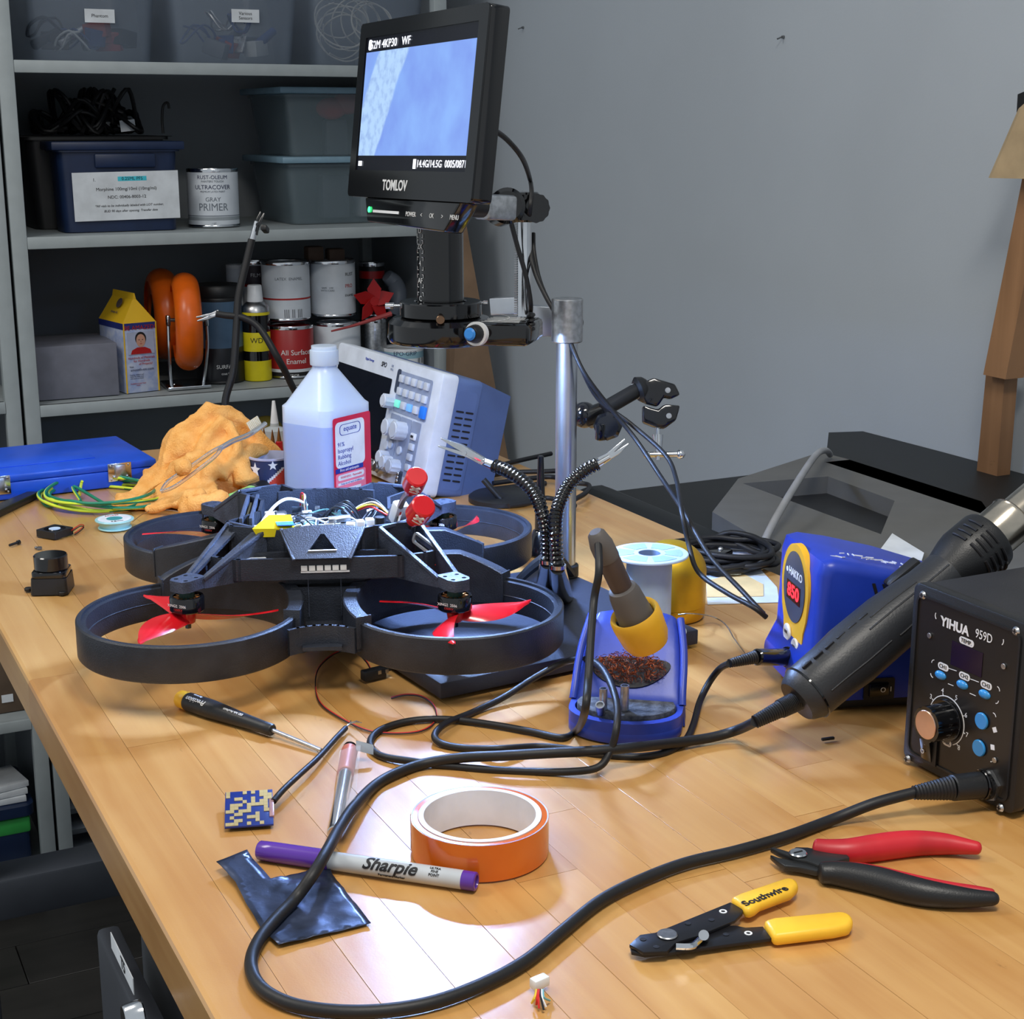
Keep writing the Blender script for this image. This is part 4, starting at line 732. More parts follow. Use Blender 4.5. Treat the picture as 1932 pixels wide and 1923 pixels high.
# two far goosenecks rising behind the towel and the bottle
hh = thing('helping_hands', 'two smooth black flexible arms rising behind the orange towel, with small clips', 'clamp stand', P(520, 905, .001))
ZH = 2.02
W(hh).cyl(P(520, 905, .001), P(520, 905, .001) + V((0, 0, .02)), .05, .03, n=32, bev=.004).build('base', BLK, hh)
bt = P(520, 905, .02)
gA = [bt, D(455, 850, ZH), D(425, 770, ZH), D(440, 700, ZH), D(446, 620, ZH), D(450, 560, ZH), D(466, 490, ZH), D(475, 452, ZH)]
gB = [bt + V((.02, .01, 0)), D(580, 800, ZH + .03), D(548, 722, ZH + .02), D(522, 672, ZH), D(490, 620, ZH), D(460, 600, ZH), D(425, 595, ZH), D(408, 592, ZH)]
W(hh).tube(gA, .0050, 10, 8).build('flexible_arm', RUB, hh); W(hh).tube(gB, .0046, 10, 8).build('flexible_arm', RUB, hh)
W(hh).cyl(D(476, 452, ZH), D(484, 418, ZH), .0042, .003).build('clip_sleeve', CHR, hh)
clip(hh, D(480, 440, ZH), D(493, 392, ZH) - D(480, 440, ZH), Rv, .7, BLKG); W(hh).box((0, 0, 0), (.008, .008, .026), .002, frame(D(500, 432, ZH), Rv, D(500, 440, ZH) - D(503, 425, ZH))).build('clip_lever', BLK, hh)
clip(hh, D(412, 592, ZH), D(380, 604, ZH) - D(412, 592, ZH), Uv, .7, STL)
# round black stand foot and dark cables behind the microscope pole
rf_ = thing('round_foot', 'flat round black stand base on the bench behind the oscilloscope', 'stand', P(948, 945, .001)); 
W(rf_).lathe([(.0, .001), (.040, .001), (.040, .006), (.036, .009), (0, .010)], 40, T(*P(948, 945, 0))).build('disc', BLK, rf_); W(rf_).cyl(P(945, 942, .008), D(912, 905, 1.78), .0035).build('stem', BLK, rf_)
for k, pts in enumerate(([(900, 890), (935, 880), (985, 868), (1040, 856)], [(905, 902), (960, 892), (1020, 890), (1060, 888)], [(930, 912), (985, 905), (1040, 900), (1075, 910), (1110, 915), (1105, 930), (1085, 942)], [(915, 925), (975, 918), (1030, 912)], [(960, 955), (1005, 948), (1035, 940), (1085, 955)])):
    wcable('black_cable', [P(x, y, .004 + .003 * (k % 3)) for x, y in pts], .0030, RUB, ('uppermost black cable crossing the bench behind the pole', 'black cable second from the top behind the pole', 'black cable with a hooked end poking out right of the pole', 'short black cable beside the oscilloscope vents', 'black cable just behind the round stand base')[k], group='black cables behind the pole')
# ---------------------------------------------------------------- the quadcopter with ducted propellers
dr = thing('ducted_quadcopter', 'large black 3D-printed ducted quadcopter with red propellers and open electronics bay', 'drone', (.428, 1.218, .0175), math.radians(-21.25))
DI = inv(dr); ZB = .0175
def dl(x, y, z): q = DI @ P(x, y, z); return q        # pixel at world height z -> drone coordinates
PRT = M('printed_carbon_black', (42, 46, 55), .40, bump=.5, bs=900, var=.12, vs=60); PRT2 = M('printed_black_lit', (62, 68, 82), .42, bump=.6, bs=700, var=.15, vs=80)  # second print colour is a paler bluish copy, ring light on upper parts painted in
SX, SY, RD, RI = .1047, .1218, .0863, .0785
def zl(z): return z - ZB
zt_, zb_ = zl(.060), zl(.031)
cs4 = [(-SX, -SY), (SX, -SY), (-SX, SY), (SX, SY)]
PAD = [dl(350, 1097, .088), dl(858, 1090, .088), dl(405, 952, .088), dl(835, 947, .088)]
for i, (cx, cy) in enumerate(cs4):
    Mx = T(cx, cy, 0)
    d = MB().lathe([(RI + .001, zb_), (RD - .0012, zb_), (RD, zb_ + .0015), (RD, zt_ - .0012), (RD - .0012, zt_), (RI + .0035, zt_), (RI + .0035, zt_ - .0022), (RI, zt_ - .0026), (RI, zb_ + .002), (RI + .001, zb_)], 96, Mx, cap=False).build('duct_ring', PRT, dr)
    # raised half of the shroud on the side of the body, with its joint lips
    JP = (((263, 1110), (548, 1176)), ((962, 1085), (676, 1176)), ((294, 1044), (384, 965)), ((941, 1021), (872, 943)))[i]
    j0, j1 = (dl(x, y, .060) for x, y in JP); a0 = math.atan2(j0.y - cy, j0.x - cx); a1 = math.atan2(j1.y - cy, j1.x - cx); am = math.atan2(-cy, -cx)
    while a0 > am: a0 -= 2 * PI
    while a0 < am - 2 * PI: a0 += 2 * PI
    while a1 < am: a1 += 2 * PI
    while a1 > am + 2 * PI: a1 -= 2 * PI
    if a1 - a0 > 1.9 * PI:
        a0, a1 = am - 1.1, am + 1.1
    if (i in (1, 2)): pass
    vs = []; fs = []; N = 44
    sgn = -1 if (cy < 0) else 1
    for k in range(N + 1):
        a = a0 + (a1 - a0) * k / N; pk = max(0, -sgn * math.sin(a)) if True else 0       # tallest where the ring passes under the arm root
        e_ = min(1, k / 8, (N - k) / 8); hz_ = zt_ + .004 + (.004 + .012 * pk ** 2) * e_ ** .8
        for r_, z in ((RI - .0008, zb_ + .006), (RD + .003, zb_ + .006), (RD + .003, hz_ - .001), (RD + .002, hz_), (RI + .0002, hz_), (RI - .0008, hz_ - .001)): vs.append((cx + r_ * math.cos(a), cy + r_ * math.sin(a), z))
    for k in range(N):
        for q_ in range(6): fs.append((k * 6 + q_, (k + 1) * 6 + q_, (k + 1) * 6 + (q_ + 1) % 6, k * 6 + (q_ + 1) % 6))
    fs += [tuple(range(6)), tuple(N * 6 + q_ for q_ in range(6))[::-1]]
    MB().add(vs, fs).build('shroud_guard', PRT, dr)
    for a in (a0, a1): MB().box(((RI + RD) / 2 + .001, 0, (zb_ + .008 + zt_ + .005) / 2), (RD - RI + .0055, .0016, zt_ - zb_ - .003), .0003, Mx @ RZ(a)).build('joint_lip', PRT, dr)
    MB().lathe([(RI + .0002, zl(.046)), (RI - .0006, zl(.0455)), (RI + .0002, zl(.045))], 72, Mx, cap=False).build('inner_ridge', PRT, dr)
# body tray
outline = [(-.040, -.082), (-.030, -.088), (.032, -.086), (.042, -.078), (.074, -.066), (.080, -.050), (.056, -.02), (.056, .02), (.078, .050), (.072, .066), (.040, .078), (.028, .060), (-.028, .060), (-.040, .078), (-.072, .066), (-.078, .050), (-.056, .02), (-.056, -.02), (-.080, -.052), (-.075, -.068)]
zf, zr = zl(.072), zl(.114)
def wall(b, poly, z0, z1, th, closed=True):
    k = len(poly)
    for i in range(k if closed else k - 1):
        a, c = V(poly[i] + (0,)), V(poly[(i + 1) % k] + (0,)); d = (c - a); n = V((-d.y, d.x, 0)).normalized() * th; e = d.normalized() * th * .5
        b.hexa([(a - e)[:2] + (z0,), (c + e)[:2] + (z0,), (c + e + n)[:2] + (z0,), (a - e + n)[:2] + (z0,), (a - e)[:2] + (z1,), (c + e)[:2] + (z1,), (c + e + n)[:2] + (z1,), (a - e + n)[:2] + (z1,)])
b = MB(); wl = outline
wall(b, wl, zf, zr, .0028); b.build('body_wall', PRT, dr)
MB().prism(outline, zf - .003, zf).build('body_floor', PRT, dr)
# front panel, sloping, with the triangular window
def on(p, q_, r_):                     # frame with origin p, x to q_, y to r_
    return frame(p, V(q_) - V(p), V(r_) - V(p))
fpT = [(-.031, -.089, zl(.115)), (.033, -.087, zl(.115))]; fpB = [(-.021, -.114, zl(.097)), (.022, -.113, zl(.097))]
for side in (1,):
    TL_, TR_, BL_, BR__ = [V((p[0], p[1] * side, p[2])) for p in (fpT[0], fpT[1], fpB[0], fpB[1])]
    o_ = (BL_ + BR__) / 2; A = frame(o_, BR__ - BL_, (TL_ + TR_) / 2 - o_); Hh = ((TL_ + TR_) / 2 - o_).length; wB, wT = .0215, .032
    arc = [(wT - 2 * wT * k / 10, Hh + .0035 * (1 - ((k - 5) / 5) ** 2)) for k in range(11)]
    MB().prism([(-wB, 0), (wB, 0)] + arc, -.0012, .0012, A, holes=[[(-.0115, Hh * .24), (.0115, Hh * .24), (.0015, Hh * .80), (-.0015, Hh * .80)]]).build('window_panel', PRT, dr, smooth=0)
    MB().box((0, Hh * .24 + .0003, .0008), (.0225, .0010, .0025), 0, A).build('window_sill', WINK, dr)
    for sx in (-1, 1):                  # ribs beside the panel
        wbar(dr, V((sx * wB * 1.02, -.1145 * side, zl(.097))), V((sx * .033, -.087 * side, zl(.1155))), .0028, .0022, .0004, MB()).build('panel_rib', PRT2, dr)
# front and rear bars with the white LED strip
for side in (-1, 1):
    x0, x1, y = -.0665, .0615, -.108
    pts = [(-.0905, .094), (-.082, .100), (x0, .108 if side < 0 else .104), (x1, .1075 if side < 0 else .104), (.082, .100), (.0905, .094)]
    pts = [(a, -c if side < 0 else c) for a, c in pts]; b = MB(); wall(b, pts, zl(.079), zl(.0965), .0034, False); b.build('cross_bar', PRT, dr)
    if side < 0: 
        b0 = V((-.016, -.1082, 0)); 
        for k in range(6):
            b = MB().box((.0 + .0062 * k - .0145, -.1086, zl(.0885)), (.0050, .0012, .0046), .0003); b.build('led', M('led_white', (236, 238, 236), .4), dr)
        MB().box((.002, -.1079, zl(.0853)), (.0385, .0016, .0012)).build('led_strip_edge', WINK, dr)
MB().box((0, -.0885, zl(.085)), (.116, .003, .024)).build('lower_web', PRT, dr)
# struts of the four arms
for i, (cx, cy) in enumerate(cs4):
    sx, sy = (1 if cx > 0 else -1), (1 if cy > 0 else -1); pd = V((PAD[i].x, PAD[i].y, zl(.086)))
    if i == 0: pd = V((-.105, -.1275, zl(.086)))
    inner0 = V((sx * .046, sy * .080, zl(.1125))); outer0 = V((sx * .0765, sy * .056, zl(.1135)))
    tdir = (V((pd.x, pd.y, 0)) - V((sx * .062, sy * .07, 0))).normalized(); nrm = V((-tdir.y, tdir.x, 0))
    if nrm.dot(V((sx, -sy, 0))) < 0: nrm = -nrm
    inE, ouE = pd - tdir * .010 - nrm * .0085, pd - tdir * .010 + nrm * .0085
    for nm, p0, p1 in (('arm_rail', inner0, inE), ('arm_rail', outer0, ouE)):
        b = MB(); wbar(dr, p0, p1, .0036, .0034, .0006, b); d = V(p1) - V(p0); e = nrm * .0012
        dn0, dn1 = V((0, 0, zl(.074) - p0[2])), V((0, 0, zl(.079) - p1[2]))
        b.hexa([p0 + dn0 - e, p1 + dn1 - e, p1 + dn1 + e, p0 + dn0 + e, p0 - e, p1 - e, p1 + e, p0 + e]); b.build(nm, PRT2, dr)
    if i in (0, 2, 3):                  # filled gusset faces
        cps = [inner0 + V((0, 0, -.001)), outer0 + V((0, 0, -.001)), ouE, inE]; mid = (inner0 + outer0) / 2
        if i == 0:
            g1 = [inner0, (inner0 + inE) / 2 + V((0, 0, -.004)), inE, inE + nrm * .006, (inner0 + inE) / 2 + nrm * .007 + V((0, 0, -.006)), inner0 + nrm * .014 + V((0, 0, -.002))]
            for A_, n2 in ((inner0, nrm), (outer0, -nrm)):
                E_ = inE if A_ is inner0 else ouE
                MB().hexa([A_ - V((0, 0, .003)), A_ + n2 * .012 - V((0, 0, .004)), E_ + n2 * .004 - V((0, 0, .003)), E_ - V((0, 0, .003)), A_, A_ + n2 * .012 - V((0, 0, .001)), E_ + n2 * .004, E_]).build('gusset', PRT2, dr, smooth=0)
        else:
            MB().hexa([cps[0] - V((0, 0, .003)), cps[1] - V((0, 0, .003)), cps[2] - V((0, 0, .003)), cps[3] - V((0, 0, .003)), *cps]).build('gusset', PRT, dr, smooth=0)
    wbar(dr, inner0, outer0, .003, .003, .0005, MB()).build('arm_root', PRT2, dr)
    # motor pad
    ang = math.atan2(tdir.y, tdir.x); q = T(pd.x, pd.y, 0) @ RZ(ang)
    pad = [(-.013, -.0095), (.006, -.0095), (.011, -.0065), (.012, 0), (.011, .0065), (.006, .0095), (-.013, .0095)]
    hl = [[(cxh + .0019 * math.cos(2 * PI * k / 10), cyh + .0019 * math.sin(2 * PI * k / 10)) for k in range(10)] for cxh, cyh in ((-.0055, -.0055), (-.0055, .0055), (.0055, -.0050), (.0055, .0050))]
    p_ = MB().prism(pad, zl(.0795), zl(.0885), q, holes=hl).build('motor_pad', PRT2, dr)
    for hx, hy in ((-.0055, -.0055), (-.0055, .0055), (.0055, -.0050), (.0055, .0050)): MB().cyl(q @ V((hx, hy, zl(.081))), q @ V((hx, hy, zl(.087))), .0016, n=8).build('screw', STL, p_)
    # motor hanging below the pad
    mx_, my_ = pd.x, pd.y; A = T(mx_, my_, 0)
    mo = MB().lathe([(.0125, zl(.0625)), (.0135, zl(.0635)), (.0135, zl(.0735)), (.0128, zl(.0745)), (.0108, zl(.0745)), (.0108, zl(.0700))], 40, A, cap=False).lathe([(0, zl(.0615)), (.0085, zl(.0610)), (.0125, zl(.0625))], 40, A, cap=False).build('motor', BLKG, dr)
    b = MB().cyl(A @ V((0, 0, zl(.066))), A @ V((0, 0, zl(.0795))), .0062, n=20); b.build('stator', M('motor_green', (34, 62, 54), .35), mo)
    b = MB()
    for k in range(12): a = 2 * PI * k / 12; b.box((.0082, 0, zl(.0725)), (.0045, .0022, .003), .0006, A @ RZ(a))
    b.build('copper_winding', M('copper', (186, 122, 66), .3, 1), mo)
    fa = math.atan2(-1, -.55); q = A @ RZ(fa + PI / 2); 
    text('XING2  2506', .0022, q @ frame((0, -.0137, zl(.0695)), (1, 0, 0), (0, 0, 1)), WINK, dr, 'motor_lettering'); text('1350KV', .0018, q @ frame((.001, -.0137, zl(.0665)), (1, 0, 0), (0, 0, 1)), REDI, dr, 'motor_lettering')
    # propeller
    tips = (((235, 1214), (523, 1166), (308, 1120)), ((718, 1126), (1008, 1124), (862, 1200)), ((275, 1003), (405, 1030), (470, 985)), ((935, 970), (850, 1005), (795, 1002)))[i]
    t0 = dl(*tips[0], .058); a_ = math.atan2(t0.y - my_, t0.x - mx_)
    t1 = dl(*tips[1], .058); a2_ = math.atan2(t1.y - my_, t1.x - mx_)
    PR_ = M('red_polycarbonate', (206, 24, 34), .22, coat=.4, var=.03)
    pr = MB().cyl(A @ V((0, 0, zl(.0525))), A @ V((0, 0, zl(.0615))), .0058, .0068, 20, .0006).build('propeller_hub', PR_, dr)
    MB().cyl(A @ V((0, 0, zl(.0480))), A @ V((0, 0, zl(.0530))), .0026, n=6).build('prop_nut', BLKG, pr)
    base_as = [a_, a_ + 2 * PI / 3, a_ - 2 * PI / 3]
    for ba in base_as:
        b = MB(); N = 14; vs = []; fs = []; K = 8; Lb = .0655
        for k in range(N + 1):
            u = k / N; r_ = .004 + Lb * u; ch = (.0075 + .0125 * math.sin(PI * min(1, u * 1.05 + .12)) ** .8) * (1 if u < .8 else math.sqrt(max(.02, 1 - ((u - .8) / .2) ** 2)) * .92 + .08); tw = math.radians(42 - 30 * u) * (-1 if i in (0, 3) else 1); sweep = -.006 * math.sin(PI * u) + .010 * u * u
            for j in range(K):
                aj = 2 * PI * j / K; xx = ch * .5 * math.cos(aj); zz = .0007 * math.sin(aj) * (1 - .5 * u) + .0012 * (1 - (xx / (ch * .5)) ** 2)
                y_ = sweep + xx * math.cos(tw) - zz * math.sin(tw); z_ = xx * math.sin(tw) + zz * math.cos(tw); vs.append((r_, y_, zl(.0575) + z_ * .85))
        for k in range(N):
            for j in range(K): fs.append((k * K + j, (k + 1) * K + j, (k + 1) * K + (j + 1) % K, k * K + (j + 1) % K))
        fs += [tuple(range(K)), tuple(N * K + j for j in range(K))[::-1]]
        b.add(vs, fs, A @ RZ(ba)).build('blade', PR_, pr, smooth=60)
# web and saddle joining the ducts front and back, lower body
for side in (-1, 1):
    b = MB(); sg = []
    for k in range(9):
        u = -1 + k / 4; sg.append((u * .0235, side * (.166 - .006 * (1 - u * u) * 1.5)))
    wall(b, sg, zl(.036), zl(.0565), .003, False); b.build('saddle_web', PRT, dr)
    MB().box((0, side * .100, zl(.055)), (.052, .003, .030)).box((0, side * .133, zl(.0405)), (.030, .066, .003)).build('duct_bridge', PRT, dr)
    MB().box((-.012, side * .1020, zl(.062)), (.0008, .001, .032)).box((.014, side * .1020, zl(.062)), (.0008, .001, .032)).build('panel_seam', PRT2, dr)
    # side shroud walls to left/right of the body
MB().box((0, 0, zl(.045)), (.070, .150, .053), .004).build('belly_box', PRT, dr)
for sx in (-1, 1): MB().cyl((sx * .03, -.06, .0004), (sx * .03, -.06, .006), .006, .007, 14).cyl((sx * .03, .06, .0004), (sx * .03, .06, .006), .006, .007, 14).build('rubber_foot', RUB, dr)
# low skirt wall left of the body (visible between the arm and rear-left duct)
# raised curved rim at the back of the bay
b = MB(); wall(b, [(-.040 + .01 * k, .030 + .010 * math.sin(PI * k / 8)) for k in range(9)], zl(.09), zl(.118), .003, False); b.build('rear_rim', PRT, dr)
MB().box((-.068, -.005, zl(.104)), (.003, .085, .022), .0005).box((-.060, -.005, zl(.104)), (.003, .085, .022), .0005).build('side_channel', PRT2, dr)
MB().box((-.064, -.01, zl(.106)), (.0016, .05, .014)).build('channel_connector', M('gold_pins', (206, 190, 140), .3, 1), dr)
# electronics in the bay
rb = random.Random(5); WIR = [M('wire_black', (24, 26, 30), .45), M('wire_white', (232, 236, 240), .4), M('wire_red', (200, 40, 36), .4), M('wire_yellow', (226, 196, 60), .4), M('wire_teal', (110, 170, 176), .4)]
PCB = M('pcb_pale_blue', (150, 184, 214), .35, c2=(228, 232, 236), vs=220); PCBD = M('pcb_dark', (30, 36, 44), .35, c2=(60, 74, 90), vs=260)
MB().box((0, -.02, zl(.092)), (.100, .085, .0016)).build('circuit_board', PCBD, dr)
MB().box((-.030, -.035, zl(.101)), (.040, .050, .0016), 0).build('circuit_board', PCB, dr); MB().box((.020, -.040, zl(.100)), (.038, .044, .0016), 0).build('circuit_board', PCB, dr)
for k in range(34):
    x, y = rb.uniform(-.048, .042), rb.uniform(-.072, .010); s_ = rb.choice([(.004, .003, .002), (.006, .004, .003), (.008, .0035, .005), (.003, .003, .0015), (.009, .006, .003)])
    MB().box((0, 0, 0), s_, .0003, T(x, y, zl(.1025) + s_[2] / 2 + rb.uniform(0, .004)) @ RZ(rb.choice([0, PI / 2, .3]))).build('component', rb.choice([WHT, WHT, BLK, STL, PCBD]), dr)
for x, y, m_ in ((-.052, -.066, WHT), (-.046, -.02, WHT), (.022, -.062, WHT), (.030, -.055, WHT), (.038, -.05, WHT), (-.036, -.030, WHT)): MB().box((0, 0, 0), (.007, .009, .010), .0008, T(x, y, zl(.108)) @ RZ(rb.uniform(-.4, .4))).build('wire_connector', m_, dr)
MB().cyl((.004, -.052, zl(.113)), (.022, -.050, zl(.114)), .0032, n=14).build('capacitor', STL, dr); MB().cyl((.046, -.068, zl(.100)), (.046, -.068, zl(.119)), .0042, n=16, bev=.0004).build('standoff', BLK, dr)
MB().hexa([(-.052, -.083, zl(.108)), (-.024, -.083, zl(.108)), (-.026, -.062, zl(.112)), (-.046, -.062, zl(.112)), (-.056, -.084, zl(.1155)), (-.022, -.084, zl(.1150)), (-.026, -.062, zl(.121)), (-.044, -.062, zl(.121))]).build('foil_module', M('yellow_sticker', (226, 206, 30), .3), dr, smooth=0)
MB().prism([(-.036, -.0845), (-.022, -.0845), (-.026, -.062), (-.040, -.062)], 0, .0006, T(0, 0, zl(.1175)) @ T(0, 0, 0)).build('blue_sticker', M('blue_sticker', (70, 130, 220), .3), dr)
def warc(p0, p1, h, m_, r_=.0007, wob=.004):
    p0, p1 = V(p0), V(p1); pts = [p0 + (p1 - p0) * u + V((rb.uniform(-wob, wob), rb.uniform(-wob, wob), h * math.sin(PI * u))) for u in (0, .2, .4, .6, .8, 1)]
    pts[0] = p0; pts[-1] = p1; MB().tube(pts, r_, 6, 5).build('wire', m_, dr, smooth=60)
for k in range(6): warc((-.006 + .002 * k, -.025, zl(.105)), (.028 + .001 * k, -.035 + .002 * k, zl(.102)), .014 + .001 * k, WIR[0], .0008, .001)
for k in range(22): warc((rb.uniform(-.045, .04), rb.uniform(-.07, -.02), zl(.104)), (rb.uniform(-.045, .045), rb.uniform(-.07, .0), zl(.104)), rb.uniform(.004, .014), rb.choice([WIR[0], WIR[0], WIR[1], WIR[4], WIR[0]]))
warc((-.054, -.060, zl(.108)), (-.016, .006, zl(.112)), .014, WIR[1], .0014, .001)
for k in range(5): warc((-.022 + .001 * k, .018, zl(.108)), (-.016, -.002 - .002 * k, zl(.104)), .016 - .001 * k, WIR[(2, 1, 3, 4, 0)[k]], .0007, .001)
for k in range(4): warc((.022, -.02 + .002 * k, zl(.110)), (.062, -.048 + .002 * k, zl(.106)), .010 + .002 * k, WIR[(2, 3, 1, 0)[k]], .0008, .002)
for k in range(5): warc((.030 + .002 * k, -.015, zl(.100)), (.052, .01 + .003 * k, zl(.100)), .010, WIR[0], .0010, .002)
for k in range(4): warc((.060, -.066 + .002 * k, zl(.108)), (.066, -.040, zl(.112)), .010, WIR[(1, 2, 0, 1)[k]], .0009, .002)
for k in range(3): warc((.048, -.072, zl(.085)), (.085 + .004 * k, -.095, zl(.084)), .002, WIR[(2, 0, 2)[k]], .0007, .001)
MB().box((-.058, -.096, zl(.091)), (.026, .010, .006), .001, Mx=Matrix()).build('white_plug', WHT, dr)
# pale slot plate inside the open front right arm
q = frame((.083, -.083, zl(.098)), (.65, -.72, -.35), (.1, .0, 1)); MB().prism(rpoly(.030, .010, .003), -.001, .001, q, holes=[rpoly(.026, .0065, .002)]).build('slot_frame', M('slot_grey', (150, 154, 158), .4), dr); MB().box((0, .001, -.001), (.026, .005, .001), 0, q).build('slot_plate', STL, dr)
# red antenna caps with a white X
for k, (px_, py_, tipx, tipy, rr) in enumerate(((793, 963, 806, 946, .0092), (783, 908, 790, 892, .0086))):
    c = DI @ D(px_, py_, 1.14 if k == 0 else 1.19)
    e = DI @ D(tipx, tipy, (1.14 if k == 0 else 1.19) - .012); ax = (e - c).normalized(); p0 = c - ax * .0085; p1 = c + ax * .0085
    cp = MB().cyl(p0, p1, rr, n=36, bev=.0012).build('antenna_cap', PR_, dr)
    MB().cyl(p0 - ax * .009, p0, rr * .55, rr * .85, 24).build('antenna_neck', PR_, cp)
    fr_ = (DI.to_3x3() @ (-Fv)); n_ = (fr_ - ax * fr_.dot(ax)).normalized(); n_ = (Matrix.Rotation(.25, 3, ax) @ n_); A = frame(c + n_ * (rr + .0001), ax.cross(n_) * -1, ax)
    for s_ in (-1, 1): MB().box((0, 0, .0), (.0088, .0020, .0009), 0, A @ T(-.0015, .0030, 0) @ RZ(s_ * PI / 4)).build('cap_emblem', WINK, cp)
    MB().box((-.0015, -.0030, 0), (.007, .0009, .0006), 0, A).build('cap_lettering', WINK, cp)
    rt_ = V((.072 if k == 0 else .060, -.062 if k == 0 else -.03, zl(.108)))
    MB().tube([p0 - ax * .008, (p0 - ax * .008 + rt_) / 2 + V((0, 0, .004)), rt_], .0028, 8, 6).build('antenna_stalk', M('dark_brass', (128, 104, 84), .35, 1), dr)
MB().box((0, 0, 0), (.022, .010, .016), .002, T(.064, -.040, zl(.112)) @ RZ(.5) @ RY(.4)).build('antenna_mount', PRT2, dr)
MB().box((0, 0, 0), (.012, .010, .020), .002, T(.062, -.050, zl(.118)) @ RZ(.5) @ RX(.5)).build('camera_block', WHT, dr)
# ---------------------------------------------------------------- hot-air station (plane of its front: x = FX, facing -x)
FX = .687
def U(px_, py_, off=0.0): p = PX(px_, py_, FX); return V((FX - off, p.y, p.z))
ha = thing('hot_air_station', 'black metal hot-air rework station with blue buttons at the right edge of the bench', 'rework station', (FX + .08, .715, .001))
yl, yr_, zt0 = .769, .6635, .131
W(ha).box((FX + .088, (yl + yr_) / 2, zt0 / 2 + .003), (.158, yl - yr_ - .004, zt0 - .008), .002).build('metal_case', M('case_powder_black', (34, 34, 37), .55, bump=.35, bs=1400, var=.05), ha)
FP = frame((FX, (yl + yr_) / 2, zt0 / 2 + .002), (0, -1, 0), (0, 0, 1)); fw, fh = yl - yr_, zt0 - .003
W(ha).prism(rpoly(fw, fh, .006, 6), -.010, 0, FP, bev=.0012).build('front_frame', BLK, ha)
W(ha).prism(rpoly(fw - .013, fh - .016, .005, 5), -.001, .0004, FP).build('front_panel', M('panel_black', (30, 28, 27), .3, var=.03), ha)
b = W(ha).prism(rpoly(fw - .010, fh - .013, .006, 5), 0, .0014, FP, holes=[rpoly(fw - .013, fh - .016, .005, 5)]).build('panel_lip', BLK, ha)
def fpp(px_, py_, d=.0005): p = U(px_, py_); q = FP.inverted() @ p; return FP @ T(q.x, q.y, d)
for x, y in ((1742, 1123), (1918, 1191), (1713, 1432), (1888, 1524)):
    q = fpp(x, y, .0); s_ = W(ha).cyl(q @ V((0, 0, 0)), q @ V((0, 0, .0018)), .0030, .0022, 16, .0003).build('screw', STL, ha); MBq = W(ha).box((0, 0, .0019), (.0032, .0006, .0003), 0, q).box((0, 0, .0019), (.0006, .0032, .0003), 0, q).build('screw_slot', INK, s_)
    s_.matrix_parent_inverse = Matrix()
for x, y in ((1756, 1199), (1896, 1257), (1879, 1434)): q = fpp(x, y); W(ha).cyl(q @ V((0, 0, 0)), q @ V((0, 0, .0012)), .0019, n=14, bev=.0002).build('panel_screw', STL, ha)
text('YIHUA', .0064, fpp(1803, 1182) @ T(0, 0, .0003), WINK, ha, local=False, sx=1.0, bold=.05); text('959D', .0062, fpp(1858, 1201) @ T(0, 0, .0003), WINK, ha, local=False, sx=.8)
for x, y, a in ((1772, 1163, 2.6), (1888, 1208, -.9)): q = fpp(x, y); W(ha).ringz(.0028, .0034, 0, .0002, 12, Mx=q, a0=a, a1=a + 1.4).build('printed_arc', WINK, ha)
def pill(x, y, s_, w_=.0115, h_=.0048, hh=.0028): q = fpp(x, y); chip('printed_pill', WINK, ha, q, w_, h_, .0002, local=False, r=h_ / 2 - .0001); text(s_, hh, q @ T(0, 0, .0004), INK, ha, local=False)
pill(1825, 1211, 'TEMP.', .0135); pill(1781, 1258, 'CH1', .010); pill(1821, 1276, 'CH2', .010); pill(1862, 1293, 'CH3', .010); pill(1788, 1401, 'AIR', .0085)
q = fpp(1825, 1243); chip('temperature_display', M('display_purple_black', (30, 16, 38), .15), ha, q, .0285, .0165, .0003, local=False)
LB = M('button_blue', (44, 136, 204), .3, coat=.3)
for x, y in ((1776, 1274), (1817, 1292), (1859, 1310)):
    q = fpp(x, y); W(ha).sphere((0, 0, 0), .0052, (1, .58, .42), 20, q).build('channel_button', LB, ha)
for x, y in ((1855, 1360), (1850, 1411)): q = fpp(x, y); W(ha).cyl(q @ V((0, 0, 0)), q @ V((0, 0, .0018)), .0056, n=32, bev=.0005).build('round_button', LB, ha)
for (x0, y0, x1, y1) in ((1791, 1261, 1806, 1266), (1832, 1281, 1848, 1287), (1790, 1290, 1800, 1294), (1831, 1308, 1842, 1313)):
    a, c = fpp(x0, y0).translation, fpp(x1, y1).translation; wbar(ha, a, c, .0005, .0003, 0).build('printed_line', WINK, ha)
for x, y, a in ((1764, 1252, 1.7), (1762, 1272, 3.2), (1882, 1302, 0), (1880, 1320, -1.5), (1875, 1352, .2), (1870, 1430, -1.5)): q = fpp(x, y); W(ha).ringz(.0022, .0027, 0, .0002, 10, Mx=q, a0=a, a1=a + 1.5).build('printed_arc', WINK, ha)
for x, y, r_ in ((1878, 1377, .5), (1874, 1410, .2)): q = fpp(x, y); chip('printed_icon', WINK, ha, q @ RZ(r_), .0034, .0034, .0002, local=False)
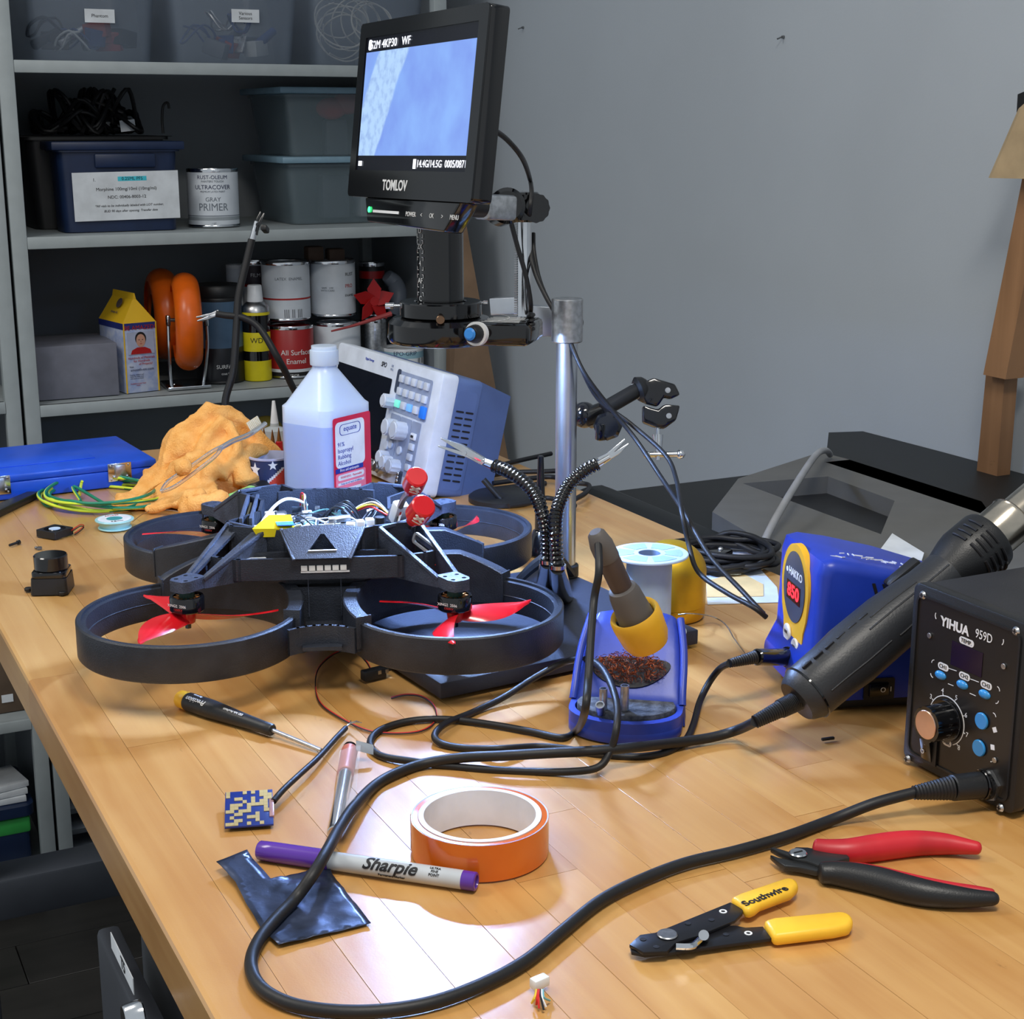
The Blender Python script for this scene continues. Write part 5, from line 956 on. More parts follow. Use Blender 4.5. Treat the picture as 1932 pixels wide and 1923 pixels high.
# air knob and dial
q = fpp(1787, 1359, .0004); W(ha).ringz(.0162, .0168, 0, .0003, 48, Mx=q, a0=-1.1, a1=PI - .2).build('dial_arc', WINK, ha)
for k, d_ in enumerate('345678'):
    a = 2.55 - k * .68; text(d_, .0034, q @ T(.0198 * math.cos(a), .0198 * math.sin(a), 0), WINK, ha, local=False)
    chip('dial_tick', WINK, ha, q @ RZ(a) @ T(.0172, 0, 0), .0018, .0005, .0002, local=False)
g_ = []
for k in range(60): a = 2 * PI * k / 60; rr = .0122 - (.0008 if (k // 2) % 5 == 0 else 0); g_.append((rr * math.cos(a), rr * math.sin(a)))
kb = W(ha).cyl(q @ V((0, 0, 0)), q @ V((0, 0, .003)), .0145, .0142, 40).prism(g_, .003, .0175, q).build('air_knob', BLKG, ha)
W(ha).cyl(q @ V((0, 0, .0172)), q @ V((0, 0, .0184)), .0098, n=40, bev=.0003).build('knob_face', M('knob_rose_metal', (226, 190, 168), .3, 1), kb)
q = fpp(1756, 1413); W(ha).prism(rpoly(.0155, .0205, .001), 0, .0016, q).build('power_switch', BLK, ha); W(ha).box((-.001, 0, .0022), (.010, .0155, .0028), .0005, q @ RX(.18)).build('rocker', BLKG, ha); text('O', .0035, q @ T(-.003, -.002, .0042), WINK, ha, local=False); text('-', .0035, q @ T(-.001, .004, .0042), WINK, ha, local=False)
# hex socket at the lower right with the cable plug
q = fpp(1866, 1480, .0004); hx = [(.0112 * math.cos(PI / 3 * k + .3), .0112 * math.sin(PI / 3 * k + .3)) for k in range(6)]
W(ha).prism(hx, 0, .0025, q).build('hex_nut', STL, ha); W(ha).ringz(.0075, .0095, .0024, .005, 32, Mx=q).build('socket_collar', BLK, ha)
for y in (yl - .012, yr_ + .012):
    for x in (FX + .02, FX + .15): W(ha).cyl((x, y, .0012), (x, y, .008), .007, n=16).build('foot', RUB, ha)
# ---------------------------------------------------------------- hot-air gun resting in its cradle beside the station
GY = .815
g0, g1, g2, g3, g4 = PY(1503, 1324, GY), PY(1790, 1085, GY), PY(1868, 1022, GY), PY(1900, 992, GY), PY(1962, 935, GY)
ax = (g4 - g0).normalized(); rg = px2m(pix(g0)[2], 58)
gun = thing('hot_air_gun', 'black hot-air gun with a chrome nozzle resting diagonally against the rework station', 'hot air gun', g0)
GP_ = M('gun_grip', (40, 42, 46), .42, bump=.15, bs=600, var=.06)
GA = axisf(g0, g4); Ls = lambda p: (p - g0).dot(ax)
LG = Ls(g1); prof = [(0, 0), (rg * .72, .0), (rg * .80, .002), (rg * .97, .010), (rg * .99, .035), (rg * 1.06, LG * .35), (rg * 1.04, LG * .6), (rg * .86, LG * .85), (rg * .84, LG)]
W(gun).lathe([(r_, z) for r_, z in prof], 48, GA, cap=False).build('grip', GP_, gun)
W(gun).ringz(rg * .78, rg * 1.0, .0098, .0112, 48, Mx=GA).build('end_cap_seam', BLKG, gun)
top_ = ((-Fv) * .4 + Uv + Rv * -.3); top_ = (top_ - ax * top_.dot(ax)).normalized(); SA = Matrix(((ax.x, ax.cross(top_).x * -1, top_.x, g0.x), (ax.y, ax.cross(top_).y * -1, top_.y, g0.y), (ax.z, ax.cross(top_).z * -1, top_.z, g0.z), (0, 0, 0, 1)))
fr_ = (-Fv - ax * (-Fv).dot(ax)).normalized()
def ang(a): return (fr_ * math.cos(a) + ax.cross(fr_) * math.sin(a))
# which way is up-left on screen
sg_ = 1 if (pix(g1 + ang(1.2) * rg)[1] < pix(g1)[1]) else -1
for k in range(6):
    a = sg_ * .95; c = g0 + ax * (.018 + .011 * k) + ang(a) * (rg * 1.0); wbar(gun, c - ax * .004, c + ax * .004, .0018, .003, .0004).build('grip_slot', INK, gun)
for a, s0, s1 in ((sg_ * .45, .45, .98), (sg_ * .75, .5, .8), (-sg_ * .25, .12, .5), (-sg_ * .3, .55, .95)):
    b = W(gun); pr_ = []
    for k in range(9):
        u = s0 + (s1 - s0) * k / 8; z = u * LG; rr = next(r0 + (r1 - r0) * (z - z0_) / (z1_ - z0_) for (r0, z0_), (r1, z1_) in zip(prof[1:], prof[2:]) if z0_ <= z <= z1_ + 1e-6); pr_.append(g0 + ax * z + ang(a) * rr)
    b.tube(pr_, .0007, 6, 2).build('moulded_ridge', GP_, gun)
L1, L2, L3 = LG, Ls(g2), Ls(g3)
rc_ = px2m(pix(g2)[2], 60)
W(gun).lathe([(rg * .84, L1 - .002), (rg * .92, L1 + .004), (rc_ * .95, L1 + .012), (rc_, L1 + .018), (rc_ * 1.0, L2 - .003), (rc_ * .96, L2), (rc_ * .6, L2)], 48, GA, cap=False).build('vented_collar', BLK, gun)
for k in range(4):
    for a in (-.9, -.2, .5, 1.15):
        z = L1 + .018 + .0075 * k * (L2 - L1 - .022) / .028; c = g0 + ax * z + ang(a * 1.0) * (rc_ + .0001); t_ = ax.cross(ang(a)); b = W(gun)
        b.tube([g0 + ax * z + ang(a - .26) * (rc_ + .0002), g0 + ax * z + ang(a) * (rc_ + .0003), g0 + ax * z + ang(a + .26) * (rc_ + .0002)], .0013, 8, 4).build('vent_slot', INK, gun)
rn = px2m(pix(g3)[2], 46); Le = Ls(g4)
NZ = M('heated_steel', (196, 186, 170), .2, 1, var=.12, vs=40)
W(gun).lathe([(rn, L2 - .002), (rn, L2 + (Le - L2) * .42), (rn * 1.04, L2 + (Le - L2) * .44), (rn * .98, L2 + (Le - L2) * .47), (rn * .80, L2 + (Le - L2) * .50), (rn * .80, Le + .02), (rn * .72, Le + .02), (rn * .72, Le)], 48, GA, cap=False).build('nozzle', NZ, gun)
hb = [D(1676, 1112, 1.13), D(1736, 1062, 1.13)]; wbar(gun, hb[0], hb[1], .012, .012, .003).build('cradle_tab', BLK, gun)
strain = lambda t, p0, p1, r0, r1, nm='strain_relief', m=RUB: W(t).lathe([(r0 + (r1 - r0) * k / 24 - (.0006 if k % 2 else 0), (V(p1) - V(p0)).length * k / 24) for k in range(25)], 20, axisf(p0, p1)).build(nm, m, t)
e0 = D(1472, 1338, pix(g0)[2] - .004); e1 = D(1425, 1362, pix(g0)[2] - .010)
strain(gun, g0 + ax * .001, e0 , .0072, .0068, 'cable_neck', BLK); strain(gun, e0, e1, .0062, .0048)
# the thick cable from the gun round the bench to the station
pz = .0042; cp = [e1] + [P(x, y, pz + h) for x, y, h in ((1390, 1378, .006), (1340, 1392, .001), (1270, 1402, .003), (1200, 1410, .010), (1120, 1417, .012), (1040, 1421, .010), (950, 1426, .008), (870, 1430, .004), (800, 1441, 0), (745, 1460, 0), (705, 1484, 0), (668, 1522, .006), (642, 1560, .009), (618, 1604, .016), (592, 1648, .013), (558, 1695, .003), (520, 1735, .001), (490, 1772, .001), (474, 1812, 0), (481, 1848, 0), (508, 1876, 0), (560, 1898, 0), (640, 1909, 0), (730, 1907, 0), (820, 1891, 0), (910, 1858, 0), (990, 1815, 0), (1060, 1758, 0), (1130, 1702, 0), (1200, 1665, 0), (1290, 1630, 0), (1390, 1606, 0), (1480, 1580, 0), (1570, 1547, 0), (1650, 1516, .008))]
PQ = fpp(1866, 1480, .0).translation; ce = PX(1724, 1496, FX - .052)
s1_ = PX(1795, 1487, FX - .028); cp += [ce]
solo('hot_air_hose_cable', MB().tube(cp, .0036, 14, 8), RUB, 'thick black cable looping across the bench from hot-air gun to its station', 'cable', loc=cp[10], smooth=60)
pg = thing('cable_plug', 'black ribbed cable plug screwed into the hot-air station', 'plug', ce)
strain(pg, ce, s1_, .0046, .0080); W(pg).cyl(s1_, PQ + (s1_ - PQ) * .22, .0084, .0088, 28, .0008).build('plug_barrel', BLK, pg); W(pg).cyl(PQ + (s1_ - PQ) * .22, PQ + (s1_ - PQ) * .02, .0098, n=28, bev=.0006).build('plug_ring', BLKG, pg)
# ---------------------------------------------------------------- blue soldering station
hc_ = P(1545, 1344, .0012); sa = math.radians(-17.5)
hk = thing('soldering_station', 'blue and yellow digital soldering station with a red display behind the hot-air gun', 'soldering station', hc_, sa)
HW, HD, HH = .094, .13, vz(hc_.x, hc_.y, 1064)
pr_ = [(-.003, .008), (-.013, .012), (-.014, .030), (-.006, .046), (-.004, HH * .9), (-.001, HH * .985), (.008, HH), (.03, HH - .004), (.07, HH - .014), (HD, HH - .034), (HD, .008)]
A = Matrix(((1, 0, 0, 0), (0, 0, -1, HW), (0, 1, 0, 0), (0, 0, 0, 1)))
bm_ = bmesh.new(); k = len(pr_); lo = [bm_.verts.new((x, 0, z)) for x, z in pr_]; hi = [bm_.verts.new((x, HW, z)) for x, z in pr_]
bm_.faces.new(lo); bm_.faces.new(hi[::-1])
for j in range(k): bm_.faces.new((lo[j], hi[j], hi[(j + 1) % k], lo[(j + 1) % k]))
bmesh.ops.recalc_face_normals(bm_, faces=bm_.faces[:]); bmesh.ops.bevel(bm_, geom=[e for e in bm_.edges if abs(e.verts[0].co.y - e.verts[1].co.y) < 1e-6 and max(v.co.z for v in e.verts) > .03] , offset=.013, segments=5, affect='EDGES', profile=.5, clamp_overlap=True)
MB().bm(bm_).build('blue_case', BLU, hk, smooth=50)
MB().box((HD / 2 - .002, HW / 2, .0045), (HD - .004, HW - .006, .008), .002).build('black_base', BLK, hk)
for x, y in ((.01, .012), (.01, HW - .012), (HD - .012, .012), (HD - .012, HW - .012)): MB().cyl((x, y, .0), (x, y, .002), .006, n=14).build('foot', RUB, hk)
HF = frame((-.0045, HW / 2, HH * .5), (0, -1, 0), (0.002, 0, 1))
def hf(py_, v_=0, d=.0):    # point on the front face
    return HF @ T(v_, py_ - HH * .5, d)
fpy = [(.026 * math.cos(a), .030 * math.sin(a)) for a in [PI * k / 16 for k in range(17)]]
face = [(.030 * math.cos(PI * k / 18), HH * .22 + .034 * math.sin(PI * k / 18)) for k in range(19)] + [(-.027, HH * .05), (-.022, -.005), (-.020, -.018), (-.024, -.035), (-.020, -HH * .5 + .018), (-.012, -HH * .5 + .012), (.012, -HH * .5 + .012), (.020, -HH * .5 + .018), (.024, -.035), (.020, -.018), (.022, -.005), (.027, HH * .05)]
MB().prism(face, -.003, .0022, HF).build('yellow_face', YEL, hk); lower_ = MB()
q = HF @ T(0, HH * .22, .0023); MB().prism([(.0235 * math.cos(2 * PI * k / 40), .028 * math.sin(2 * PI * k / 40)) for k in range(40)], 0, .0006, q).build('grey_dial_plate', M('slate_plate', (62, 72, 92), .35), hk)
text('HAKKO', .0062, q @ T(.003, .0105, .0008), WINK, hk, bold=.03); chip('logo_ring', WINK, hk, q @ T(-.0155, .0105, .0008), .004, .004, .0002, r=.0019)
chip('display_window', M('display_dark_red', (60, 8, 14), .2), hk, q @ T(0, -.0045, .0006), .030, .0145, .0004)
text('850', .0105, q @ T(0, -.0045, .0011), M('red_led_digits', (255, 40, 50), .5, emit=2.2), hk, bold=.03, sx=1.2)
for x, z in ((.009, .033), (-.010, .027)): 
    q = HF @ T(-x, -HH * .5 + z + .012, .0022); b = MB().cyl(q @ V((0, 0, 0)), q @ V((0, 0, .0022)), .0072, n=28, bev=.0006).build('round_button', WHT, hk); chip('button_glyph', M('slate_plate', (62, 72, 92)), b, q @ T(0, .001, .0023), .0055, .0022, .0002)
sk0 = HF @ V((.0, -HH * .5 + .026, .002))
for k in range(5): MB().hexa([(.040 + .008 * k, -.0004, HH - .030), (.0425 + .008 * k, -.0004, HH - .030), (.0425 + .008 * k, .002, HH - .030), (.040 + .008 * k, .002, HH - .030), (.036 + .008 * k, -.0004, HH - .018 - .0008 * k), (.0385 + .008 * k, -.0004, HH - .018 - .0008 * k), (.0385 + .008 * k, .002, HH - .018 - .0008 * k), (.036 + .008 * k, .002, HH - .018 - .0008 * k)]).build('vent_slot', INK, hk)
rs = random.Random(8)
for k in range(26):
    x, y = .012 + .004 * k * .8, .020 + rs.uniform(-.006, .006); zz_ = HH - .0035 - max(0, (x - .03)) * .27; A_ = rs.uniform(0, 3); c, s_ = math.cos(A_) * .003, math.sin(A_) * .003
    wbar(hk, V((x - c, y - s_, zz_ + .0028)), V((x + c, y + s_, zz_ + .0022 - c * .25)), .0006, .0008, 0, MB()).build('scratch_mark', WINK, hk)
q = frame((.046, -.0004, .0165), (1, 0, 0), (0, 0, 1)); MB().prism(rpoly(.024, .017, .0015), -.001, .0016, q).build('power_switch', BLK, hk); MB().box((-.001, 0, .002), (.016, .010, .003), .0006, q @ RY(.12)).build('rocker', BLKG, hk); text('O', .004, q @ T(.002, 0, .0042), WINK, hk); text('I', .004, q @ T(.0085, 0, .0032), WINK, hk)
# ---------------------------------------------------------------- iron cable plug
HM = T(*hk.location) @ RZ(sa)
sk = D(1494, 1240, pix(HM @ V((-.005, HW * .5, .04)))[2]); kc0 = D(1425, 1240, pix(sk)[2] - .03)
pg2 = thing('cable_plug', 'glossy black round plug in the front of the blue soldering station', 'plug', kc0)
W(pg2).cyl(sk, sk + (kc0 - sk) * .14, .0082, n=28, bev=.0006).build('plug_flange', BLKG, pg2); W(pg2).cyl(sk + (kc0 - sk) * .14, kc0 + (sk - kc0) * .02, .0068, .0064, 28, .0012).build('plug_barrel', BLKG, pg2)
st1 = D(1376, 1252, pix(kc0)[2] - .008); strain(pg2, kc0, st1, .0052, .0034)
# ---------------------------------------------------------------- soldering iron holder
ho = P(1170, 1406, .0012); hw_ = math.radians(-37)
hd = thing('iron_holder', 'blue soldering iron holder with a yellow ring, brass wool and a grey sponge tray', 'iron holder', ho, hw_)
HMx = T(*ho) @ RZ(hw_); HI = HMx.inverted()
HBL = M('holder_blue', (44, 66, 164), .38, bump=.05, bs=500, var=.08, vs=30)
# tray: rounded front
def tray(z0, z1, w0, w1, yf_, yb__):
    pts = [(w0 * math.cos(a), yf_ + .030 + .030 * math.sin(a)) for a in [PI + PI * k / 16 for k in range(17)]]
    return pts + [(w0, yb__), (-w0, yb__)]
tp = tray(0, 0, .0415, 0, 0, .060); ti = [(x * .90, .006 + (y - 0) * .90 if y < .05 else .047) for x, y in tp[:-2]] + [(.036, .047), (-.036, .047)]
MB().prism(tp, .0, .009, bev=.001).build('tray_floor', HBL, hd)
MB().prism(tp, .008, .0160, holes=[ti]).build('tray_wall', HBL, hd)
# sloping body built as a lofted shell
sec = [(.044, .0405, .015), (.050, .0400, .022), (.064, .0395, .036), (.076, .0385, .048), (.088, .037, .060), (.098, .034, .068), (.108, .028, .066)]   # y, half width, top z
vs = []; fs = []; K = 14
for (y, hw2, z1) in sec:
    for k in range(K):
        u = k / (K - 1); a = PI * u; ex_ = .22; cx = math.copysign(abs(math.cos(a)) ** ex_, math.cos(a)); sz = abs(math.sin(a)) ** ex_
        vs.append((-cx * hw2 * (1 + .06 * (1 - sz)), y, z1 * sz if u not in (0, 1) else 0))
for s_ in range(len(sec) - 1):
    for k in range(K - 1): fs.append((s_ * K + k, s_ * K + k + 1, (s_ + 1) * K + k + 1, (s_ + 1) * K + k))
fs += [tuple(range(K))[::-1], tuple((len(sec) - 1) * K + k for k in range(K))]
MB().add(vs, fs).build('body_shell', HBL, hd, smooth=50)
def hz(x, y, z, d=0): return (x, y - d * .75, z + d * .66)
# raised side rails of the sloping face
for sx in (-1, 1): MB().tube([(sx * .0405, .044, .016), (sx * .0400, .050, .024), (sx * .0395, .064, .038), (sx * .0380, .077, .050), (sx * .034, .094, .066)], .0028, 10, 5).build('side_rim', HBL, hd, smooth=60)
# opening with brass wool
SL = frame((0, .0620, .0350), (1, 0, 0), (0, .71, .70))
op = [(.0295 * math.cos(a) * (1 + .06 * math.sin(2 * a)), .0125 * math.sin(a) + (.0028 * math.cos(2 * a))) for a in [2 * PI * k / 36 for k in range(36)]]
MB().prism(op, -.001, .0006, SL).build('wool_opening', INK, hd)
b = MB(); rw_ = random.Random(4)
for k in range(420):
    a, r_ = rw_.uniform(0, 2 * PI), math.sqrt(rw_.random()); x, y = .0265 * r_ * math.cos(a), .0118 * r_ * math.sin(a); h = .001 + .0050 * (1 - r_ ** 2) + rw_.uniform(0, .0025); R_ = rw_.uniform(.0012, .0028); th = rw_.uniform(0, PI * 2); tl = rw_.uniform(-.9, .9)
    q = SL @ T(x, y, h) @ RZ(th) @ RX(tl); n0 = 7; vs = []; fs = []
    for j in range(n0): t_ = 3.8 * j / (n0 - 1); vs += [q @ V((R_ * math.cos(t_), R_ * math.sin(t_), -.00035 + .0003 * j)), q @ V((R_ * math.cos(t_), R_ * math.sin(t_), .00045 + .0003 * j))]
    for j in range(n0 - 1): fs.append((2 * j, 2 * j + 1, 2 * j + 3, 2 * j + 2))
    b.add(vs, fs)
bo = b.build('brass_wool', M('brass_wool', (232, 150, 108), .35, .55, c2=(170, 96, 66), vs=300), hd, 'coppery curled brass wool'); bo['kind'] = 'stuff'
sp_ = [(x * .97, .004 + y * .97) for x, y in ti[:-2]] + [(.034, .044), (-.034, .044)]
MB().prism([(x, y) for x, y in sp_], .009, .0185, bev=.0008).build('sponge', M('grey_sponge', (92, 96, 104), .9, bump=1.6, bs=260, c2=(52, 55, 62), vs=160), hd)
# ring and iron
A0 = D(1203, 1172, 1.045); dI = (-Rv * .40 + Uv * .80 - Fv * .44).normalized(); rR = px2m(1.035, 50)
YLW = M('holder_yellow', (222, 170, 42), .38, var=.08, vs=20)
W(hd).lathe([(rR * .55, -.020), (rR * .80, -.020), (rR * .93, -.014), (rR, .0), (rR * .99, .006), (rR * .93, .008), (rR * .80, .006), (rR * .74, .002), (rR * .70, -.008), (rR * .5, -.010)], 48, axisf(A0, A0 + dI), cap=False).build('yellow_ring', YLW, hd)
AI = axisf(A0, A0 + dI)
for k in range(5): a = k * 2 * PI / 5 + .4; W(hd).sphere((rR * .80 * math.cos(a), rR * .80 * math.sin(a), .004), .0020, (1, 1, .6), 10, AI).build('ring_notch', INK, hd)
ir = thing('soldering_iron', 'grey and brown soldering iron standing in the yellow ring of the holder', 'soldering iron', A0)
SLV = M('iron_sleeve_grey', (88, 84, 82), .55); BRN = M('iron_grip_brown', (70, 58, 54), .45)
LI = .062
W(ir).lathe([(.0085, -.022), (.0125, -.008), (.0128, .002), (.0110, .024), (.0096, .0285), (.0075, .0295), (0, .0295)], 36, AI).build('grip_sleeve', SLV, ir)
W(ir).lathe([(.0072, .028), (.0076, .034), (.0078, .050), (.0076, .0535)], 32, AI).build('handle', BRN, ir)
W(ir).lathe([(.0078, .0535), (.0082, .055), (.0080, .066), (.0060, .0745), (.0040, .0765), (0, .0765)], 32, AI).build('handle_end', SLV, ir)
tipI = A0 + dI * .072
zi = lambda x, y, z: P(x, y, z)
ic_ = [tipI, D(1130, 1078, pix(tipI)[2] - .015), D(1121, 1130, pix(tipI)[2] - .010), D(1115, 1200, .985), D(1110, 1280, .965), D(1103, 1345, .955), P(1088, 1378, .006), P(1060, 1392, .003), P(1000, 1380, .003), P(920, 1366, .003), P(840, 1357, .003), P(770, 1361, .003), P(715, 1379, .003), P(698, 1404, .003), P(718, 1426, .003), P(780, 1437, .004), P(850, 1446, .002), P(920, 1452, .002), P(1000, 1456, .002), P(1080, 1456, .004), P(1130, 1447, .008), P(1152, 1415, .016), P(1163, 1375, .030), P(1164, 1330, .040), P(1150, 1285, .046), P(1130, 1256, .045), P(1102, 1244, .038), P(1060, 1252, .026), P(1010, 1278, .016), P(950, 1316, .006), P(890, 1345, .003), P(840, 1366, .006), P(820, 1388, .006), P(835, 1404, .003), P(880, 1412, .003), P(940, 1413, .008), P(1010, 1409, .003), P(1060, 1412, .003), P(1130, 1424, .002), P(1200, 1428, .002), P(1255, 1420, .002), P(1292, 1398, .002), P(1308, 1368, .003), P(1320, 1325, .005), P(1338, 1288, .015), P(1358, 1262, .028), st1]
solo('soldering_cable', MB().tube(ic_, .0026, 12, 7), RUB, 'thin black cord looping from the soldering iron to the blue station', 'cable', loc=ic_[7], smooth=60)
# spare nozzles in the tray
for k, (x, y, h, lean, rr, lb) in enumerate(((1138, 1338, .016, .05, .0030, 'tallest leftmost'), (1178, 1340, .019, -.03, .0032, 'straight right-hand'), (1134, 1345, .010, .9, .0033, 'short tilted'))):
    p = P(x, y, .0200); d = V((0, 0, 1)) if lean < .5 else (Uv * .55 - Fv * .6 - Rv * .1).normalized(); q = axisf(p, p + d)
    solo('spare_tip', MB().lathe([(rr * .75, h * .8), (rr * .75, h), (rr, h), (rr, .0), (rr * .8, 0)], 20, q, cap=False).lathe([(0, h * .8), (rr * .75, h * .8)], 20, q, cap=False), STL, lb + ' steel spare tip standing on the grey sponge', 'nozzle', 'spare tips on the sponge', loc=p)
# ---------------------------------------------------------------- solder spool and gold bottle
sb = P(1222, 1192, MB_Z + .0006); spn = thing('solder_spool', 'nearly empty translucent white spool behind the iron holder', 'spool', sb)
SPW = M('spool_white', (176, 196, 216), .4, sss=.15); zt_s = vz(sb.x, sb.y, 1043) - sb.z; rfl = px2m(pix(sb)[2], 73)
MB().lathe([(.0190, .002), (.0190, zt_s - .002)], 48, cap=False).build('core', SPW, spn)
MB().ringz(.009, rfl, 0, .0022, 64, .0006).build('lower_flange', SPW, spn)
MB().ringz(.009, rfl, zt_s - .0022, zt_s, 64, .0006).build('upper_flange', SPW, spn)
FRS = M('spool_frost', (140, 168, 196), .6, bump=.4, bs=400)
for k in range(6): a = k * PI / 3; MB().ringz(.0135, rfl - .005, zt_s - .0002, zt_s + .0003, 12, a0=a + .12, a1=a + PI / 3 - .12).build('flange_pocket', FRS, spn)
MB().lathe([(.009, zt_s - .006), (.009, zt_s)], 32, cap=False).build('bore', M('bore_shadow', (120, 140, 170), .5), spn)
sw_ = [P(1280, 1160, .018), P(1300, 1158, .020), P(1325, 1160, .012), P(1350, 1166, .006), P(1370, 1180, .006), P(1385, 1205, .004), P(1405, 1232, .003)]
solo('solder_wire', MB().tube(sw_, .0006, 6, 6), STL, 'thin bright solder wire bending from the white spool towards the plug', 'wire', loc=sw_[2])
gb = P(1264, 1160, .0012); gt = thing('gold_bottle', 'metallic gold dome-topped bottle behind the white spool', 'bottle', gb)
GLD = M('gold_lacquer', (214, 168, 40), .42, .75, var=.05); rG = px2m(pix(gb)[2], 66); hG = vz(gb.x, gb.y, 1020) - gb.z
MB().lathe([(rG * .93, 0), (rG * .985, .003), (rG * .985, hG * .17)], 56).build('base', GLD, gt)
MB().lathe([(rG * .97, hG * .17), (rG, hG * .175), (rG, hG * .60)] + [(rG * math.cos(a), hG * .60 + hG * .40 * math.sin(a)) for a in [PI / 2 * k / 12 for k in range(1, 13)]], 56, cap=False).build('dome_cap', GLD, gt)
# ---------------------------------------------------------------- coiled cable on papers near the far right edge of the bench
for k, (quad, m_, lb) in enumerate((([(1330, 1080), (1420, 1060), (1466, 1110), (1470, 1138), (1335, 1142)], M('white_sheet', (206, 214, 222), .6), 'bluish white paper sheet under the coiled cable'), ([(1332, 1100), (1395, 1082), (1440, 1106), (1440, 1128), (1334, 1130)], M('cream_sheet', (226, 196, 140), .6), 'cream printed sheet on top of the white paper under the coiled cable'), ([(1330, 1052), (1400, 1022), (1425, 1050), (1380, 1068), (1335, 1075)], M('print_sheet', (200, 190, 190), .6, c2=(150, 170, 200), vs=60), 'glossy printed card inside the coiled cable'))):
    pl = [P(x, y, 0) for x, y in quad]; solo('paper_sheet', MB().prism([(p.x, p.y) for p in pl], .0004 + .0009 * k, .0010 + .0009 * k), m_, lb, 'paper')
cc_ = P(1366, 1066, 0); b = MB(); pts = []
for k in range(70):
    a = k * .55; R1 = .052 + .005 * math.sin(k * 1.3) - .004 * (k % 5) * .6; pts.append((cc_.x + R1 * 1.0 * math.cos(a), cc_.y + R1 * .88 * math.sin(a), .006 + .0035 * ((k // 12) % 5) + .002 * math.sin(k)))
solo('coiled_cable', b.tube(pts, .0031, 8, 4), RUB, 'coiled black cable lying on papers beyond the gold bottle', 'cable', smooth=60)
p = P(1345, 1058, .008); rm = thing('inline_switch', 'small black inline controller inside the coiled cable', 'controller', p, .5); MB().box((0, 0, .004), (.048, .022, .010), .003).build('body', BLKG, rm); MB().sphere((.012, -.002, .009), .003).build('button', STL, rm)
# ---------------------------------------------------------------- angular machine between bench and wall
am_ = thing('angular_machine', 'large dark grey angular machine with a recessed window between bench and wall', 'machine', (1.16, 1.45, FLZ + .001))
AG = M('machine_grey', (96, 96, 94), .6, var=.03); AB = M('machine_black', (18, 20, 20), .5); AR = M('machine_recess', (30, 31, 33), .45)
def pl3(pts, z): return [(P(x, y, z).x, P(x, y, z).y) for x, y in pts]
top = [P(1344, 966, 0), P(1395, 902, 0), P(1545, 853, 0)]
X0, X1 = P(1344, 966, 0).x, 1.43
TPz = -.004
outl = pl3([(1344, 966), (1393, 903), (1548, 853), (1598, 866), (1852, 946), (1882, 990)], TPz); outl += [(1.30, .98), (.93, .98), (.925, 1.16)]
rec = pl3([(1401, 912), (1562, 899), (1688, 945), (1662, 1008)], TPz)
W(am_).prism(outl, TPz - .03, TPz, holes=[rec]).build('grey_top_panel', AG, am_, smooth=0)
W(am_).prism([(x, y) for x, y in rec], TPz - .032, TPz - .022).build('recessed_window', AR, am_, smooth=0)
W(am_).box((1.18, 1.36, -.47), (.50, .80, .84), .02).build('black_body', AB, am_)
bk = [PX(1598, 829, 1.42), PX(1908, 928, 1.42)]
e0_, e1_ = P(1560, 868, TPz), P(1895, 990, TPz)
W(am_).hexa([(e0_.x - .01, e0_.y - .01, TPz), (1.44, e0_.y - .02, TPz), (1.44, .95, TPz), (e1_.x + .0, .95, TPz), (bk[0].x - .03, bk[0].y + .005, bk[0].z + .012), (1.44, bk[0].y - .01, bk[0].z + .012), (1.44, .97, bk[0].z + .012), (bk[1].x - .05, .97, bk[0].z + .012)]).build('black_rear_bar', AB, am_, smooth=0)
W(am_).box((.94, 1.50, -.04), (.06, .34, .05), .02).build('black_bumper', AB, am_)
gcp = [P(1437, 1033, TPz + .004), P(1460, 985, TPz + .02), P(1495, 925, TPz + .035), P(1532, 868, TPz + .04), P(1548, 852, TPz + .038), P(1560, 851, TPz + .02), P(1566, 858, TPz + .006)]
solo('grey_cable', MB().tube(gcp, .0042, 10, 6), M('grey_cable', (150, 152, 156), .5), 'light grey cable running up over the angular machine', 'cable', loc=gcp[0], smooth=60)
wp = [P(1683, 1013, TPz), P(1743, 1050, TPz), P(1735, 1075, TPz), P(1652, 1055, TPz)]
solo('white_card', MB().prism([(p.x, p.y) for p in wp], TPz + .001, TPz + .004), PAPER, 'white card lying on the angular machine behind the blue station', 'card')
# ---------------------------------------------------------------- isopropyl alcohol bottle
ab = P(620, 950, .0012); Zb = pix(ab)[2]
al_ = thing('alcohol_bottle', 'large translucent bottle of 91% isopropyl rubbing alcohol behind the quadcopter', 'bottle', ab, math.radians(-26.5 + 3 - 37))
hb_ = vz(ab.x, ab.y, 762) - ab.z; hsn = vz(ab.x, ab.y, 694) - ab.z; hnk = vz(ab.x, ab.y, 652) - ab.z
BOT = bpy.data.materials.new('frosted_blue_white_plastic'); BOT.use_nodes = True; b_ = BOT.node_tree.nodes['Principled BSDF']; b_.inputs['Base Color'].default_value = rgb((196, 212, 240)); b_.inputs['Roughness'].default_value = .3; b_.inputs['Subsurface Weight'].default_value = .5; b_.inputs['Subsurface Radius'].default_value = (.03, .035, .05); b_.inputs['Subsurface Scale'].default_value = 1
bw_, bd_ = px2m(Zb, 98) / math.cos(math.radians(37)) * .97, px2m(Zb, 74) / math.sin(math.radians(37)) * 1.08
